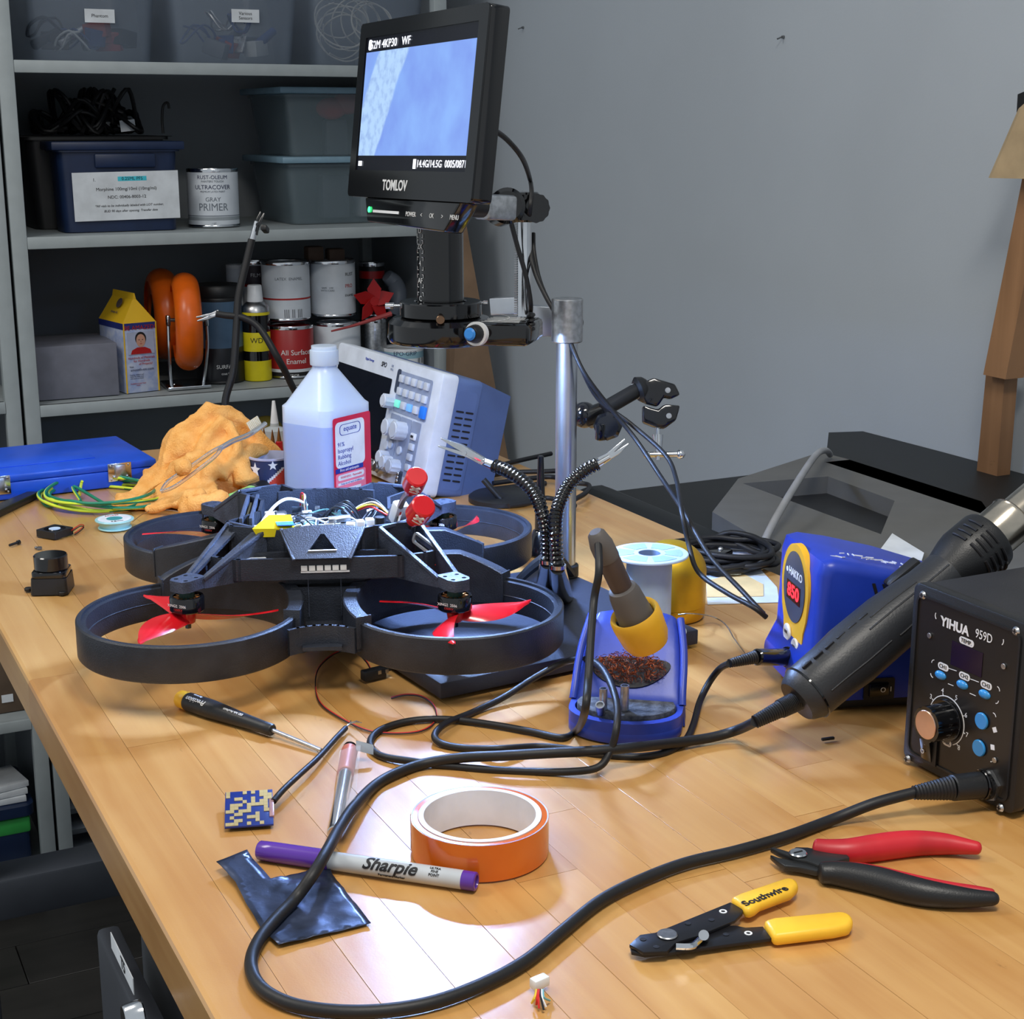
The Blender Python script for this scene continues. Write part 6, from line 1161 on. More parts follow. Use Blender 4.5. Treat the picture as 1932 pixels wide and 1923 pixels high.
def loft(rings, name, mat, t, cap=True):
    K = len(rings[0]); vs = [p for r_ in rings for p in r_]; fs = []
    for i in range(len(rings) - 1):
        for j in range(K): fs.append((i * K + j, i * K + (j + 1) % K, (i + 1) * K + (j + 1) % K, (i + 1) * K + j))
    if cap: fs += [tuple(range(K))[::-1], tuple((len(rings) - 1) * K + j for j in range(K))]
    return MB().add(vs, fs).build(name, mat, t, smooth=45)
def rr_(w_, d_, r, z, k=6): return [(x, y, z) for x, y in rpoly(w_, d_, r, k)]
rings = [rr_(bw_ * .94, bd_ * .94, .012, 0), rr_(bw_, bd_, .013, .004), rr_(bw_, bd_, .013, hb_ * .88), rr_(bw_, bd_, .013, hb_), rr_(bw_ * .93, bd_ * .93, .014, hb_ + .003)]
n0 = px2m(Zb, 23)
for u in (.3, .6, .85, 1.0): w_ = bw_ * .93 * (1 - u) + n0 * 2 * u; d_ = bd_ * .93 * (1 - u) + n0 * 2 * u; rings.append(rr_(w_, d_, .014 + (n0 - .0145) * u, hb_ + .003 + (hsn - hb_ - .003) * u))
rings.append(rr_(n0 * 2 * .97, n0 * 2 * .97, n0 * .96, hsn + .004)); loft(rings, 'bottle_body', BOT, al_)
MB().lathe([(n0 * 1.14, hsn + .004), (n0 * 1.16, hsn + .006), (n0 * 1.16, hnk - .005), (n0 * 1.02, hnk - .004), (n0 * 1.02, hnk), (0, hnk)], 40).build('cap', BOT, al_)
# liquid line
LQ = M('liquid_tint', (150, 172, 226), .25); 
zq = vz(ab.x, ab.y, 792) - ab.z
loft([rr_(bw_ + .0006, bd_ + .0006, .013, .006), rr_(bw_ + .0006, bd_ + .0006, .013, zq)], 'liquid_level', clear('liquid_veil', (130, 158, 226), .35, .25), al_, cap=False)
# label on the right-hand face: label frame
LF = frame((bw_ * .5 + .0012, 0, hb_ * .475), (0, 1, 0), (0, 0, 1))     # local +x face
LFm = T(*al_.location) @ RZ(al_.rotation_euler.z)
c1 = pix(LFm @ V((bw_ / 2, -bd_ / 2, .1))); c2_ = pix(LFm @ V((bw_ / 2, bd_ / 2, .1))); c3 = pix(LFm @ V((-bw_ / 2, -bd_ / 2, .1)))
if c1[0] < 600: LF = frame((0, -bd_ * .5 - .0012, hb_ * .46), (1, 0, 0), (0, 0, 1))
lw, lh = bd_ * .80, hb_ * .90
PK = M('label_pink', (236, 128, 158), .4); RD_ = M('label_crimson', (206, 36, 72), .4); LWH = M('label_white', (222, 232, 240), .4); LBU = M('label_blue_ink', (24, 54, 158), .4)
chip('label', RD_, al_, LF, lw, lh, .0004, r=.003)
chip('label_white_panel', LWH, al_, LF @ T(-lw * .06, lh * .20, .0004), lw * .78, lh * .50, .0002, r=.006)
chip('label_pink_panel', PK, al_, LF @ T(-lw * .06, -lh * .30, .0004), lw * .80, lh * .38, .0002, r=.002); chip('label_blue_bar', LBU, al_, LF @ T(-lw * .10, -lh * .075, .0007), lw * .74, lh * .05, .0002)
q = LF @ T(-lw * .06, lh * .36, .0007); MB().prism(rpoly(lw * .56, lh * .12, .005), 0, .0002, q, holes=[rpoly(lw * .53, lh * .11, .0046)]).build('logo_outline', LBU, al_); text('equate', .0062, q @ T(0, .001, .0002), LBU, al_)
for k, s_ in enumerate(('91%', 'Isopropyl', 'Rubbing', 'Alcohol')): text(s_, .0052, LF @ T(-lw * .40, lh * (.205 - .068 * k), .0008), LBU, al_, align='LEFT')
text('First aid antiseptic', .0033, LF @ T(-lw * .10, -lh * .075, .001), WINK, al_)
chip('label_pill', LWH, al_, LF @ T(-lw * .06, -lh * .155, .0007), lw * .70, lh * .06, .0002, r=.003); text('WARNING  Flammable', .0028, LF @ T(-lw * .06, -lh * .155, .001), RD_, al_)
chip('label_pill', LWH, al_, LF @ T(-lw * .06, -lh * .225, .0007), lw * .70, lh * .028, .0002); text('Keep out of reach of children', .0022, LF @ T(-lw * .06, -lh * .225, .001), LBU, al_)
chip('label_usa_panel', LWH, al_, LF @ T(-lw * .10, -lh * .38, .0007), lw * .60, lh * .20, .0002); text('Made in the', .0042, LF @ T(-lw * .10, -lh * .315, .001), LBU, al_, bold=.02); text('USA', .0088, LF @ T(-lw * .22, -lh * .375, .001), LBU, al_, bold=.03, sx=.8)
for k in range(4): chip('flag_stripe', LBU, al_, LF @ T(lw * .08, -lh * (.350 + .018 * k), .001), lw * .14, .0009, .0002)
# ---------------------------------------------------------------- oscilloscope leaning back
oT, oL, oB = D(838, 705, 1.78), D(640, 645, 2.04), D(792, 938, 1.80)
ow, oh = (oT - oL).length, (oT - oB).length
OF = frame((oL + (oT - oL) * .5 + (oB - oT) * .5), oT - oL, oT - oB)      # x right, y up, z out of the face
osx = thing('oscilloscope', 'white and slate-blue oscilloscope leaning back beside the alcohol bottle', 'oscilloscope', V((OF.translation.x, OF.translation.y, .0012)))
OI = inv(osx); OM = OI @ OF
OW = M('scope_white', (206, 214, 226), .42, bump=.1, bs=600); OB_ = M('scope_slate_blue', (84, 104, 148), .5, bump=.1, bs=500, var=.04); OGr = M('scope_grey_field', (146, 158, 184), .5)
zoff = -.004
MB().prism(rpoly(ow, oh, .007, 5), -.022, 0, OM, bev=.002).build('front_bezel', OW, osx)
MB().prism(rpoly(ow * .985, oh * .97, .008, 4), -.056, -.020, OM, bev=.002).build('case_front', OB_, osx)
MB().hexa([OM @ V(p) for p in ((-ow * .46, -oh * .46, -.105), (ow * .44, -oh * .46, -.105), (ow * .44, oh * .40, -.105), (-ow * .46, oh * .40, -.105), (-ow * .485, -oh * .478, -.055), (ow * .485, -oh * .478, -.055), (ow * .485, oh * .478, -.055), (-ow * .485, oh * .478, -.055))]).build('case_rear', OB_, osx, smooth=0)
# vents on the right side
SDo = OM @ frame((ow * .4935, 0, -.038), (0, 0, -1), (0, 1, 0))
MB().prism(rpoly(.026, oh * .80, .004), 0, .0006, SDo @ T(0, -.002, -.0006)).build('side_panel', OB_, osx)
for k in range(12):
    for x in (-.0065, .0065): MB().prism(rpoly(.0105, .0022, .0010, 2), 0, .0006, SDo @ T(x + .000, oh * .22 - .0075 * k, .0001)).build('vent_slot', INK, osx)
SDr = OM @ frame(((ow * .4935 + ow * .44) / 2 + .001, 0, -.080), (-.0535 * ow * 1.0, 0, -.05), (0, 1, 0))
# screen and control fields
def of(x, y, z=.0004): return OM @ T(ow * x, oh * y, z)
chip('screen', M('scope_screen_black', (20, 24, 34), .12), osx, of(-.19, -.02), ow * .54, oh * .70, .0005, r=.002)
text('SPO', .0062, of(-.02, .425), INK, osx, shear=.2, bold=.02); text('Digital Storage', .0032, of(-.16, .43), LBU, osx); text('100\nMHz', .0032, of(.06, .42), OGr, osx)
chip('field', OGr, osx, of(.285, .25), ow * .29, oh * .34, .0004, r=.003); chip('field', OGr, osx, of(.175, -.17), ow * .085, oh * .46, .0004, r=.002); chip('field', OGr, osx, of(.272, -.17), ow * .10, oh * .46, .0004, r=.002); chip('field', OGr, osx, of(.365, -.17), ow * .075, oh * .46, .0004, r=.002)
for i in range(5):
    for j in range(3):
        if (i, j) in ((4, 2),): continue
        mt = {(0, 2): M('lit_green_button', (120, 226, 200), .4, emit=.5), (2, 2): M('lit_blue_button', (110, 170, 240), .4, emit=.4)}.get((i, j), OW)
        MB().box((0, 0, 0), (ow * .036, oh * .062, .004), .001, of(.175 + .055 * i, .36 - .105 * j, .002)).build('button', mt, osx)
MB().box((0, 0, 0), (ow * .042, oh * .10, .005), .0015, of(.405, .15, .002)).build('run_button', M('run_blue', (36, 120, 230), .35, emit=.15), osx)
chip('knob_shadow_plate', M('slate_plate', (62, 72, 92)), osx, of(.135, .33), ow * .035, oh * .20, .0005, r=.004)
for x, y, r_, h_ in ((.12, .15, .0085, .013), (.185, -.05, .0105, .014), (.268, -.05, .0112, .015), (.165, -.31, .0080, .012), (.205, -.34, .0085, .012), (.275, -.345, .0088, .013)):
    g_ = [((r_ + .0004 * math.cos(k * PI / 2)) * math.cos(2 * PI * k / 40), (r_ + .0004 * math.cos(k * PI / 2)) * math.sin(2 * PI * k / 40)) for k in range(40)]
    MB().prism(g_, 0, h_, of(x, y), bev=0).cyl(of(x, y) @ V((0, 0, h_ - .0001)), of(x, y) @ V((0, 0, h_ + .0012)), r_ * .9, r_ * .8, 24).build('knob', OW, osx)
for x, y in ((.185, -.19), (.268, -.21), (.15, -.21)): MB().cyl(of(x, y) @ V((0, 0, 0)), of(x, y) @ V((0, 0, .003)), .0052, n=20, bev=.0006).build('round_button', OW, osx)
for k in range(4): MB().box((0, 0, 0), (ow * .036, oh * .055, .004), .001, of(.365, -.06 - .085 * k, .002)).build('side_button', OW if k else WHT, osx); 
chip('button_print', INK, osx, of(.365, -.06, .0042), ow * .022, oh * .02, .0002)
for x in (.12, .175): 
    MB().cyl(of(x, -.46 + .06) @ V((0, 0, 0)), of(x, -.40) @ V((0, 0, .012)), .0072, n=24, bev=.0006).cyl(of(x, -.40) @ V((0, 0, .012)), of(x, -.40) @ V((0, 0, .016)), .0050, n=20).build('bnc_socket', STL, osx)
chip('test_terminal_plate', M('slate_plate', (62, 72, 92)), osx, of(.30, -.425), ow * .05, oh * .12, .0005)
for k in range(3): MB().sphere((0, 0, .002), .0022, Mx=of(.30, -.39 - .03 * k)).build('test_terminal', CHR, osx)
ft = OM @ V((0, -oh * .47, -.08)); MB().box((0, 0, 0), (.20, .012, .010), .002, OM @ T(0, -oh * .49, -.085)).build('rear_foot', RUB, osx)
# ---------------------------------------------------------------- orange towel
TW = M('orange_terry', (246, 184, 104), .95, bump=1.6, bs=520, c2=(236, 166, 84), vs=90, var=.1)
tz = 1.86
def td(x, y, dz=0): return D(x, y, tz + dz)
b = MB(P(395, 905, .0) and Matrix())
def blob(x, y, rx, ry, rz, dz=0, rot=0):
    c = td(x, y, dz); s = tz / FL; q = frame(c, Rv * math.cos(rot) - Uv * math.sin(rot), Rv * math.sin(rot) + Uv * math.cos(rot)); b.sphere((0, 0, 0), 1, (rx * s, ry * s, rz * s), 20, q)
blob(408, 850, 78, 66, 90, .02); blob(400, 905, 92, 48, 95, .02); blob(335, 880, 36, 46, 60); blob(470, 870, 52, 46, 70, .02); blob(350, 930, 60, 28, 60, -.02); blob(455, 915, 38, 34, 50, .0); blob(400, 945, 40, 20, 50, -.03); blob(360, 850, 50, 50, 70, .0); blob(430, 880, 60, 60, 80, -.01); blob(500, 880, 34, 40, 50, .02)
def fold(pts, r_, rf=None): b.tube(pts, r_, 10, 6, rf=rf)
s_ = tz / FL
fold([td(318, 900, -.03), td(322, 850, -.03), td(350, 808, -.02), td(400, 784, -.01), td(450, 796, 0), td(500, 835, .01), td(528, 862, .02)], 15 * s_, lambda u: .8 + .3 * math.sin(3 * u))
fold([td(420, 792, -.02), td(392, 830, -.04), td(372, 870, -.05), td(385, 905, -.06)], 14 * s_)
fold([td(430, 800, -.02), td(446, 840, -.05), td(440, 872, -.06), td(400, 893, -.07), td(392, 925, -.07), td(420, 940, -.06)], 12 * s_)
fold([td(500, 850, -.01), td(470, 858, -.04), td(455, 890, -.06), td(478, 918, -.05), td(450, 945, -.05), td(415, 962, -.05)], 14 * s_)
fold([td(330, 905, -.05), td(352, 872, -.06), td(380, 860, -.06), td(400, 880, -.06)], 12 * s_)
wg = [(P(208, 962, .0), .004), (P(262, 938, .0), .017), (P(318, 905, .0), .040), (P(385, 905, .0), .050), (P(415, 962, .0), .026), (P(345, 966, .0), .013), (P(275, 966, .0), .006)]
wt = [p + V((0, 0, h)) for p, h in wg]; wb_ = [p + V((0, 0, .0005)) for p, h in wg]; k = len(wt); cw_ = sum(wt, V((0, 0, 0))) / k + V((0, 0, .004)); b.add(wt + wb_ + [cw_], [(i, (i + 1) % k, 2 * k) for i in range(k)] + [tuple(range(k, 2 * k))[::-1]] + [(i, i + k, (i + 1) % k + k, (i + 1) % k) for i in range(k)])
fold([P(212, 958, .004), P(262, 936, .016), P(318, 905, .036), P(350, 880, .06)], 6 * s_)
fold([P(275, 962, .006), P(335, 950, .016), P(385, 925, .034)], 7 * s_)
fold([P(345, 962, .010), P(380, 948, .022), P(420, 930, .03)], 8 * s_)
for v in b.v:
    n3 = noise.noise_vector(v * 34) * .004; v += n3
    if v.z < .0022: v.z = .0022 + .0001 * math.sin(v.x * 900)
tw0 = b.build('towel_base', TW); md_ = tw0.modifiers.new('remesh', 'REMESH'); md_.mode = 'VOXEL'; md_.voxel_size = .0022
md_ = tw0.modifiers.new('smooth', 'SMOOTH'); md_.iterations = 16; md_.factor = .7
me_ = bpy.data.meshes.new_from_object(tw0.evaluated_get(bpy.context.evaluated_depsgraph_get())); bpy.data.objects.remove(tw0)
me_.materials.clear(); me_.materials.append(TW); nn = [v.normal.copy() for v in me_.vertices]; lo_ = P(395, 930, .0018)
for v, n_ in zip(me_.vertices, nn):
    p = v.co; q = p + noise.noise_vector(p * 11) * .030; sq = V((q.x * 1.0 + q.z * .5, q.y * .6, q.z * .45))
    r1 = 1 - min(1, abs(noise.noise(sq * 19)) * 2.6); r2 = 1 - min(1, abs(noise.noise(sq * 44 + V((5, 2, 9)))) * 2.4)
    v.co = p + n_ * (.0090 * r1 ** 1.5 - .0022 + .0022 * r2 + .0005 * noise.noise(p * 420)); v.co.z = max(v.co.z, .0018); v.co -= lo_
me_.polygons.foreach_set('use_smooth', [True] * len(me_.polygons)); me_.name = 'towel'
tw = bpy.data.objects.new('towel', me_); COL.objects.link(tw); tw.location = lo_; tag(tw, 'crumpled orange terry towel heaped beside the blue case', 'towel')
# clear toothbrush lying on the towel
CT = M('clear_plastic', (236, 240, 242), .06, trans=.9, var=.0, ior=1.3)
tz2 = 1.73; br_ = thing('toothbrush', 'clear plastic toothbrush lying across the orange towel', 'toothbrush', D(390, 870, tz2))
W(br_).tube([D(304, 928, tz2 - .01), D(318, 908, tz2 - .008), D(360, 880, tz2 - .005), D(400, 852, tz2), D(420, 842, tz2 + .01)], .0022, 10, 6).build('handle_rail', CT, br_)
W(br_).tube([D(304, 928, tz2 - .01), D(330, 918, tz2 - .01), D(372, 888, tz2 - .006), D(405, 862, tz2), D(420, 843, tz2 + .01)], .0022, 10, 6).build('handle_rail', CT, br_)
W(br_).tube([D(416, 846, tz2 + .01), D(440, 832, tz2 + .03), D(470, 820, tz2 + .05), D(500, 800, tz2 + .08)], .0032, 10, 6).build('neck', CT, br_)
b = W(br_); a0_, a1_ = D(474, 812, tz2 + .055), D(492, 800, tz2 + .075); up_ = (Uv * .8 - Fv * .2 - Rv * .4).normalized()
for k in range(8):
    for j in (-1, 0, 1): p = a0_.lerp(a1_, k / 7) + Fv * .002 * j; b.cyl(p, p + up_ * .010, .0009, .0011, 6)
b.build('bristles', M('cream_bristle', (232, 220, 190), .7), br_)['kind'] = 'stuff'
# ---------------------------------------------------------------- blue metal case
cfr = P(296, 910, .0012); ca = math.radians(4); cz_ = max(.03, vz(cfr.x, cfr.y, 868))
bc = thing('metal_case', 'flat blue metal case with two chrome latches on the far left of the bench', 'case', cfr, ca)
CB = M('case_blue', (28, 84, 214), .32, var=.05); cwid, cdep = .252, .165
MB().box((-cwid / 2, cdep / 2, cz_ * .34), (cwid, cdep, cz_ * .68), .002).build('case_bottom', CB, bc)
MB().box((-cwid / 2, cdep / 2, cz_ * .84), (cwid + .0016, cdep + .0016, cz_ * .31), .0025).build('lid', CB, bc); MB().box((-cwid * .55, cdep * .5, cz_ + .0003), (cwid * .6, cdep * .5, .0012), .0004).build('lid_emboss', CB, bc)
BI = (T(*cfr) @ RZ(ca)).inverted()
for x0, x1 in ((197, 244), (-22, 25)):
    xa, xb = (BI @ P(x0, 917 if x0 > 0 else 950, 0)).x, (BI @ P(x1, 914 if x0 > 0 else 947, 0)).x; xc = (xa + xb) / 2; w_ = xb - xa
    lt = MB().box((xc, -.0015, cz_ * .62), (w_, .0012, cz_ * .74), .0005).build('latch', CHR, bc)
    MB().box((xc, -.004, cz_ * .66), (w_ * .45, .004, cz_ * .55), .001).cyl((xc - w_ * .32, -.003, cz_ * .45), (xc + w_ * .32, -.003, cz_ * .45), .0016, n=10).build('latch_hook', STL, lt)
    b = MB(); [b.sphere((xc + sx * w_ * .38, -.002, cz_ * (.62 + sz * .28)), .0014, n=8) for sx in (-1, 1) for sz in (-1, 1)]; b.build('rivet', STL, lt)
# ---------------------------------------------------------------- coil of green and yellow wire
GW, YW = M('wire_green', (30, 130, 96), .4), M('wire_lime', (206, 226, 60), .4)
wc = P(200, 946, .0); b = MB(); pts = []; 
for k in range(82):
    a = 2.6 + k * .45; r_ = 1 + .09 * math.sin(k * .37) + .05 * math.sin(k * 1.1); lift = .003 + .0035 * ((k * .45 / (2 * PI)) % 4) + .002 * math.sin(k)
    q = P(192 + 108 * r_ * math.cos(a), 946 + 27 * r_ * math.sin(a), 0); pts.append((q.x, q.y, lift))
pts += [P(140, 918, .012), P(152, 945, .006)]
solo('wire_coil', b.tube(pts, .0019, 10, 5, mf=lambda i, j: 1 if (j + i // 14) % 10 < 4 else 0), [GW, YW], 'coil of green and yellow striped wire in front of the blue case', 'wire coil', loc=wc, smooth=60)
solo('wire_offcut', MB().tube([P(150, 934, .006), P(153, 915, .010), P(155, 908, .014)], .0018, 8, 4), YW, 'short end of lime wire sticking up from the coil', 'wire')
# small teal solder reel, fan, lidar puck, screws
rl_ = P(217, 996, .0012); t = thing('solder_reel', 'small pale teal plastic reel of thin solder in front of the wire coil', 'reel', rl_); TE = M('teal_plastic', (160, 216, 220), .3, sss=.2); rr2 = px2m(pix(rl_)[2], 36)
MB().ringz(rr2 * .30, rr2 * .86, 0, .0016, 40, .0004).ringz(rr2 * .30, rr2, .0088, .0104, 48, .0004).lathe([(rr2 * .72, .0015), (rr2 * .92, .009)], 40, cap=False).build('reel_body', TE, t); MB().ringz(rr2 * .42, rr2 * .86, .0104, .0107, 40).build('label_ring', PAPER, t); MB().lathe([(0, .0095), (rr2 * .40, .0095), (rr2 * .42, .0107)], 32).build('hub', M('teal_dark', (60, 150, 156), .4), t)
text('0.8mm', .0035, T(0, -rr2 * .64, .0109), INK, t); text('SOLDER', .003, T(0, rr2 * .64, .0109), REDI, t); text('4.4', .004, T(0, 0, .0098), WINK, t)
solo('solder_wire', MB().tube([P(250, 985, .008), P(270, 970, .006), P(295, 962, .004), P(335, 965, .002), P(350, 975, .0015)], .0004, 6, 6), STL, 'hair-thin solder wire running from the teal reel under the towel', 'wire')
fp_ = P(104, 1010, .0012); t = thing('mini_fan', 'small square black cooling fan with red and black leads', 'fan', fp_, math.radians(-55)); s2 = .0125
MB().prism(rpoly(.028, .028, .002), 0, .0075, holes=[[(.0115 * math.cos(2 * PI * k / 32), .0115 * math.sin(2 * PI * k / 32)) for k in range(32)]]).build('housing', BLK, t); MB().cyl((0, 0, .002), (0, 0, .0072), .0068, n=28, bev=.0005).build('hub', BLKG, t); MB().cyl((0, 0, .0072), (0, 0, .0078), .0062, n=28).build('hub_sticker', M('pale_blue_sticker', (190, 210, 230), .4), t); b = MB()
for k in range(7): b.hexa([(.0066, -.001, .003), (.0112, .001, .003), (.0112, .002, .003), (.0066, 0, .003), (.0066, .001, .0065), (.0112, .004, .0065), (.0112, .005, .0065), (.0066, .002, .0065)]); b.M = RZ(2 * PI * (k + 1) / 7)
b.build('fan_blades', BLK, t)
for k, (m_, o_) in enumerate(((WIR[2], 0), (WIR[0], 3))): W(t).tube([P(135, 1001 + o_, .006), P(143, 995 + o_, .010), P(152, 990 + o_, .008), P(158, 992 + o_, .003), P(150, 1000 + o_, .0015), P(141, 1006 + o_, .0015)], .0006, 6, 6).build('lead_wire', m_, t)
bp_ = P(18, 1029, .0026); bq = P(33, 1024, .0026); t = thing('cap_screw', 'small black socket-head screw lying at the left edge of the bench', 'screw', bp_); W(t).cyl(bp_, bq, .0014, n=12).build('thread', BLK, t); W(t).cyl(bq, bq + (bq - bp_).normalized() * .003, .0025, n=16, bev=.0003).build('head', BLKG, t)
p = P(74, 1034, .0022); solo('hex_nut', MB().cyl(p - V((0, 0, .001)), p + V((0, 0, .001)), .0030, n=6).sphere(p + V((-.003, .002, 0)), .0016), M('grey_metal', (120, 122, 124)), 'tiny dark nut lying behind the lidar puck', 'nut')
lp = P(100, 1113, .0012); t = thing('lidar_puck', 'black lidar sensor with a glossy round top on a square base', 'sensor', lp, math.radians(-22)); wl_ = px2m(pix(lp)[2], 74) * .93; h1, h2, h3 = vz(lp.x, lp.y, 1086), vz(lp.x, lp.y, 1075), vz(lp.x, lp.y, 1048)
loft([rr_(wl_, wl_, .003, 0), rr_(wl_ * .95, wl_ * .95, .003, h1)], 'base', BLK, t); MB().prism(rpoly(wl_ * .93, wl_ * .93, .005), h1, h2, bev=.0008).build('collar', BLKG, t); MB().cyl((0, 0, h2), (0, 0, h3), wl_ * .455, n=48, bev=.001).build('dome', BLKG, t)
for k, (x, y, lb) in enumerate(((54, 1115, 'left of'), (118, 1122, 'in front of'))): p = P(x, y, .0012); solo('rubber_pad', MB().cyl(p, p + V((0, 0, .0032)), .0038, n=22, bev=.0005), RUB, 'small round black rubber pad just %s the lidar puck' % lb, 'pad', 'rubber pads')
q4 = [P(-20, 968, .002), P(-20, 984, .002), P(60, 945, .002), P(74, 938, .002), P(52, 938, .002)]; solo('black_bar', MB().prism([(p.x, p.y) for p in q4], .0012, .009, bev=.001), BLK, 'flat black plastic bar in front of the blue case at the left edge', 'bar')
# patterned cup, lime thing, items behind towel
cpz = P(513, 934, .0012); t = thing('patterned_cup', 'round tub printed with red, navy and a white star, left of the alcohol bottle', 'cup', cpz); Zc_ = pix(cpz)[2]; r1_, r0_ = px2m(Zc_, 41), px2m(Zc_, 34); hc2 = vz(cpz.x, cpz.y, 862)
NV2 = M('cup_navy', (44, 58, 100), .45); CR = M('cup_red', (204, 70, 56), .5); rad = lambda z: r0_ + (r1_ - r0_) * z / hc2
vs = []; fs = []; ms_ = []; n1, n2 = 64, 24
for i in range(n1):
    for j in range(n2 + 1): z = hc2 * j / n2; a = 2 * PI * i / n1; vs.append((rad(z) * math.cos(a), rad(z) * math.sin(a), z))
for i in range(n1):
    a = 2 * PI * (i + .5) / n1; rel = (a - 4.2)            # front of the cup
    for j in range(n2):
        z = (j + .5) / n2; ln = .42 + .42 * math.sin(rel * 1.2); fs.append((i * (n2 + 1) + j, ((i + 1) % n1) * (n2 + 1) + j, ((i + 1) % n1) * (n2 + 1) + j + 1, i * (n2 + 1) + j + 1)); ms_.append(1 if z < ln - .05 else (2 if z < ln + .03 else 0))
b = MB(); b.add(vs, fs); b.m = ms_; b.build('printed_wall', [NV2, CR, WHT], t); MB().lathe([(0, .001), (r0_, .001)], 40, cap=False).build('floor_disc', WHT, t); MB().lathe([(r1_ - .001, hc2 - .002), (r1_ + .001, hc2 - .001), (r1_ + .001, hc2 + .001), (r1_ - .001, hc2 + .0015), (r1_ - .002, hc2 - .004), (r0_ - .002, .002)], 56, cap=False).build('rim', M('cup_rim_lilac', (176, 178, 206), .4), t)
fa_ = math.atan2(-Fv.y, -Fv.x) ; 
for k, (da, zc, rs_) in enumerate(((-.62, .80, .0085), (.25, .93, .006))):
    a = fa_ + da; n_ = V((math.cos(a), math.sin(a), 0)); q = frame(n_ * (rad(hc2 * zc) + .0006) + V((0, 0, hc2 * zc * .93)), (-n_.y, n_.x, 0), (0, 0, 1)); st = [((rs_ if k2 % 2 == 0 else rs_ * .42) * math.sin(k2 * PI / 5), (rs_ if k2 % 2 == 0 else rs_ * .42) * math.cos(k2 * PI / 5)) for k2 in range(10)]; MB().prism(st, 0, .0004, q).build('printed_star', WHT, t, smooth=0)
MB().prism([(r1_ * .9 * math.cos(2 * PI * k / 32), r1_ * .9 * math.sin(2 * PI * k / 32)) for k in range(32)], hc2 * .80, hc2 * .82).build('contents', M('cup_contents', (150, 172, 180), .3), t)
p = P(455, 944, .012); solo('lime_tube', MB().cyl(P(436, 950, .013), P(478, 934, .013), .011, .012, 24, .003), M('lime_green', (150, 220, 130), .35, sss=.2), 'pale lime green tube between the towel and the patterned cup', 'tube')
solo('dark_bottle_cap', MB().cyl(P(476, 932, .013), P(500, 924, .013), .012, .012, 20, .002), BLK, 'dark cap beside the lime tube behind the quadcopter', 'cap')
for k, (x, y, lb) in enumerate(((500, 838, 'left'), (516, 842, 'middle'), (528, 838, 'right'))):
    p = P(x, y + 30, .0012); d_ = thing('driver_bit', '%s red-handled pointed driver standing in the shade behind the towel' % lb, 'screwdriver', p, group='drivers behind the towel'); h_ = vz(p.x, p.y, y - 4); MB().cyl((0, 0, 0), (0, 0, h_), .0055, .0045, 14, .001).build('grip', RED, d_); MB().cyl((0, 0, h_), (0, 0, h_ + .018), .0032, .0004, 10).build('tip', M('copper', (186, 122, 66)), d_)
p = P(520, 858, .0012); t = thing('nozzle_bottle', 'clear dropper bottle with a pointed cap behind the alcohol bottle', 'bottle', p); hh_ = vz(p.x, p.y, 800); MB().lathe([(.016, 0), (.017, .003), (.017, hh_ * .8), (.006, hh_ * .9), (.0055, hh_)], 28).build('body', clear('dropper_plastic', (200, 208, 214), .6, .3), t); MB().cyl((0, 0, hh_), (0, 0, hh_ + .03), .0055, .002, 16).build('spout', WHT, t)
ob = PY(507, 830, 2.9); 
solo('olive_bag', MB().sphere((0, 0, 0), .045, (1.0, .8, 1.35), 20, T(PY(507, 800, 3.0).x, 3.02, ZT[2] - .13)).box((0, 0, 0), (.07, .05, .16), .01, T(PY(507, 800, 3.0).x, 3.04, ZT[2] - .24)), M('olive_bag', (120, 106, 40), .6, bump=.5, bs=40), 'olive yellow bag on the shelf below the spray can', 'bag')
# ---------------------------------------------------------------- small things at the front of the bench
# kapton tape roll
tn = P(903, 1665, .0012); dn = V((Fv.x, Fv.y, 0)).normalized(); tR = px2m(pix(tn)[2] + .04, 129.5); tc_ = tn + dn * tR; th_ = vz(tn.x, tn.y, 1597) - .0012
t = thing('kapton_tape', 'roll of amber polyimide tape standing flat in the middle of the bench', 'tape', tc_)
KAP = M('kapton_amber', (214, 106, 22), .16, coat=.6, var=.08, vs=12, c2=(196, 86, 14))
MB().lathe([(tR - .0042, 0), (tR, 0), (tR, th_), (tR - .0042, th_)], 96, cap=False).build('tape_wound', KAP, t); MB().lathe([(tR - .0042, th_ - .0004), (tR - .0002, th_ + .0001)], 96, cap=False).build('tape_edge', M('tape_edge_violet', (112, 108, 150), .35), t)
CORE = M('tape_core_white', (222, 224, 230), .55); MB().lathe([(tR - .0078, 0), (tR - .0044, 0), (tR - .0044, th_ + .0006), (tR - .0078, th_ + .0006), (tR - .0078, 0)], 96, cap=False).build('core', CORE, t)
MB().lathe([(tR + .0002, .0), (tR + .0004, .0), (tR + .0004, th_), (tR + .0002, th_)], 8, RZ(2.55), cap=False, a0=0, a1=.12).build('tape_end_tab', M('tape_tab_yellow', (236, 214, 60), .3), t)
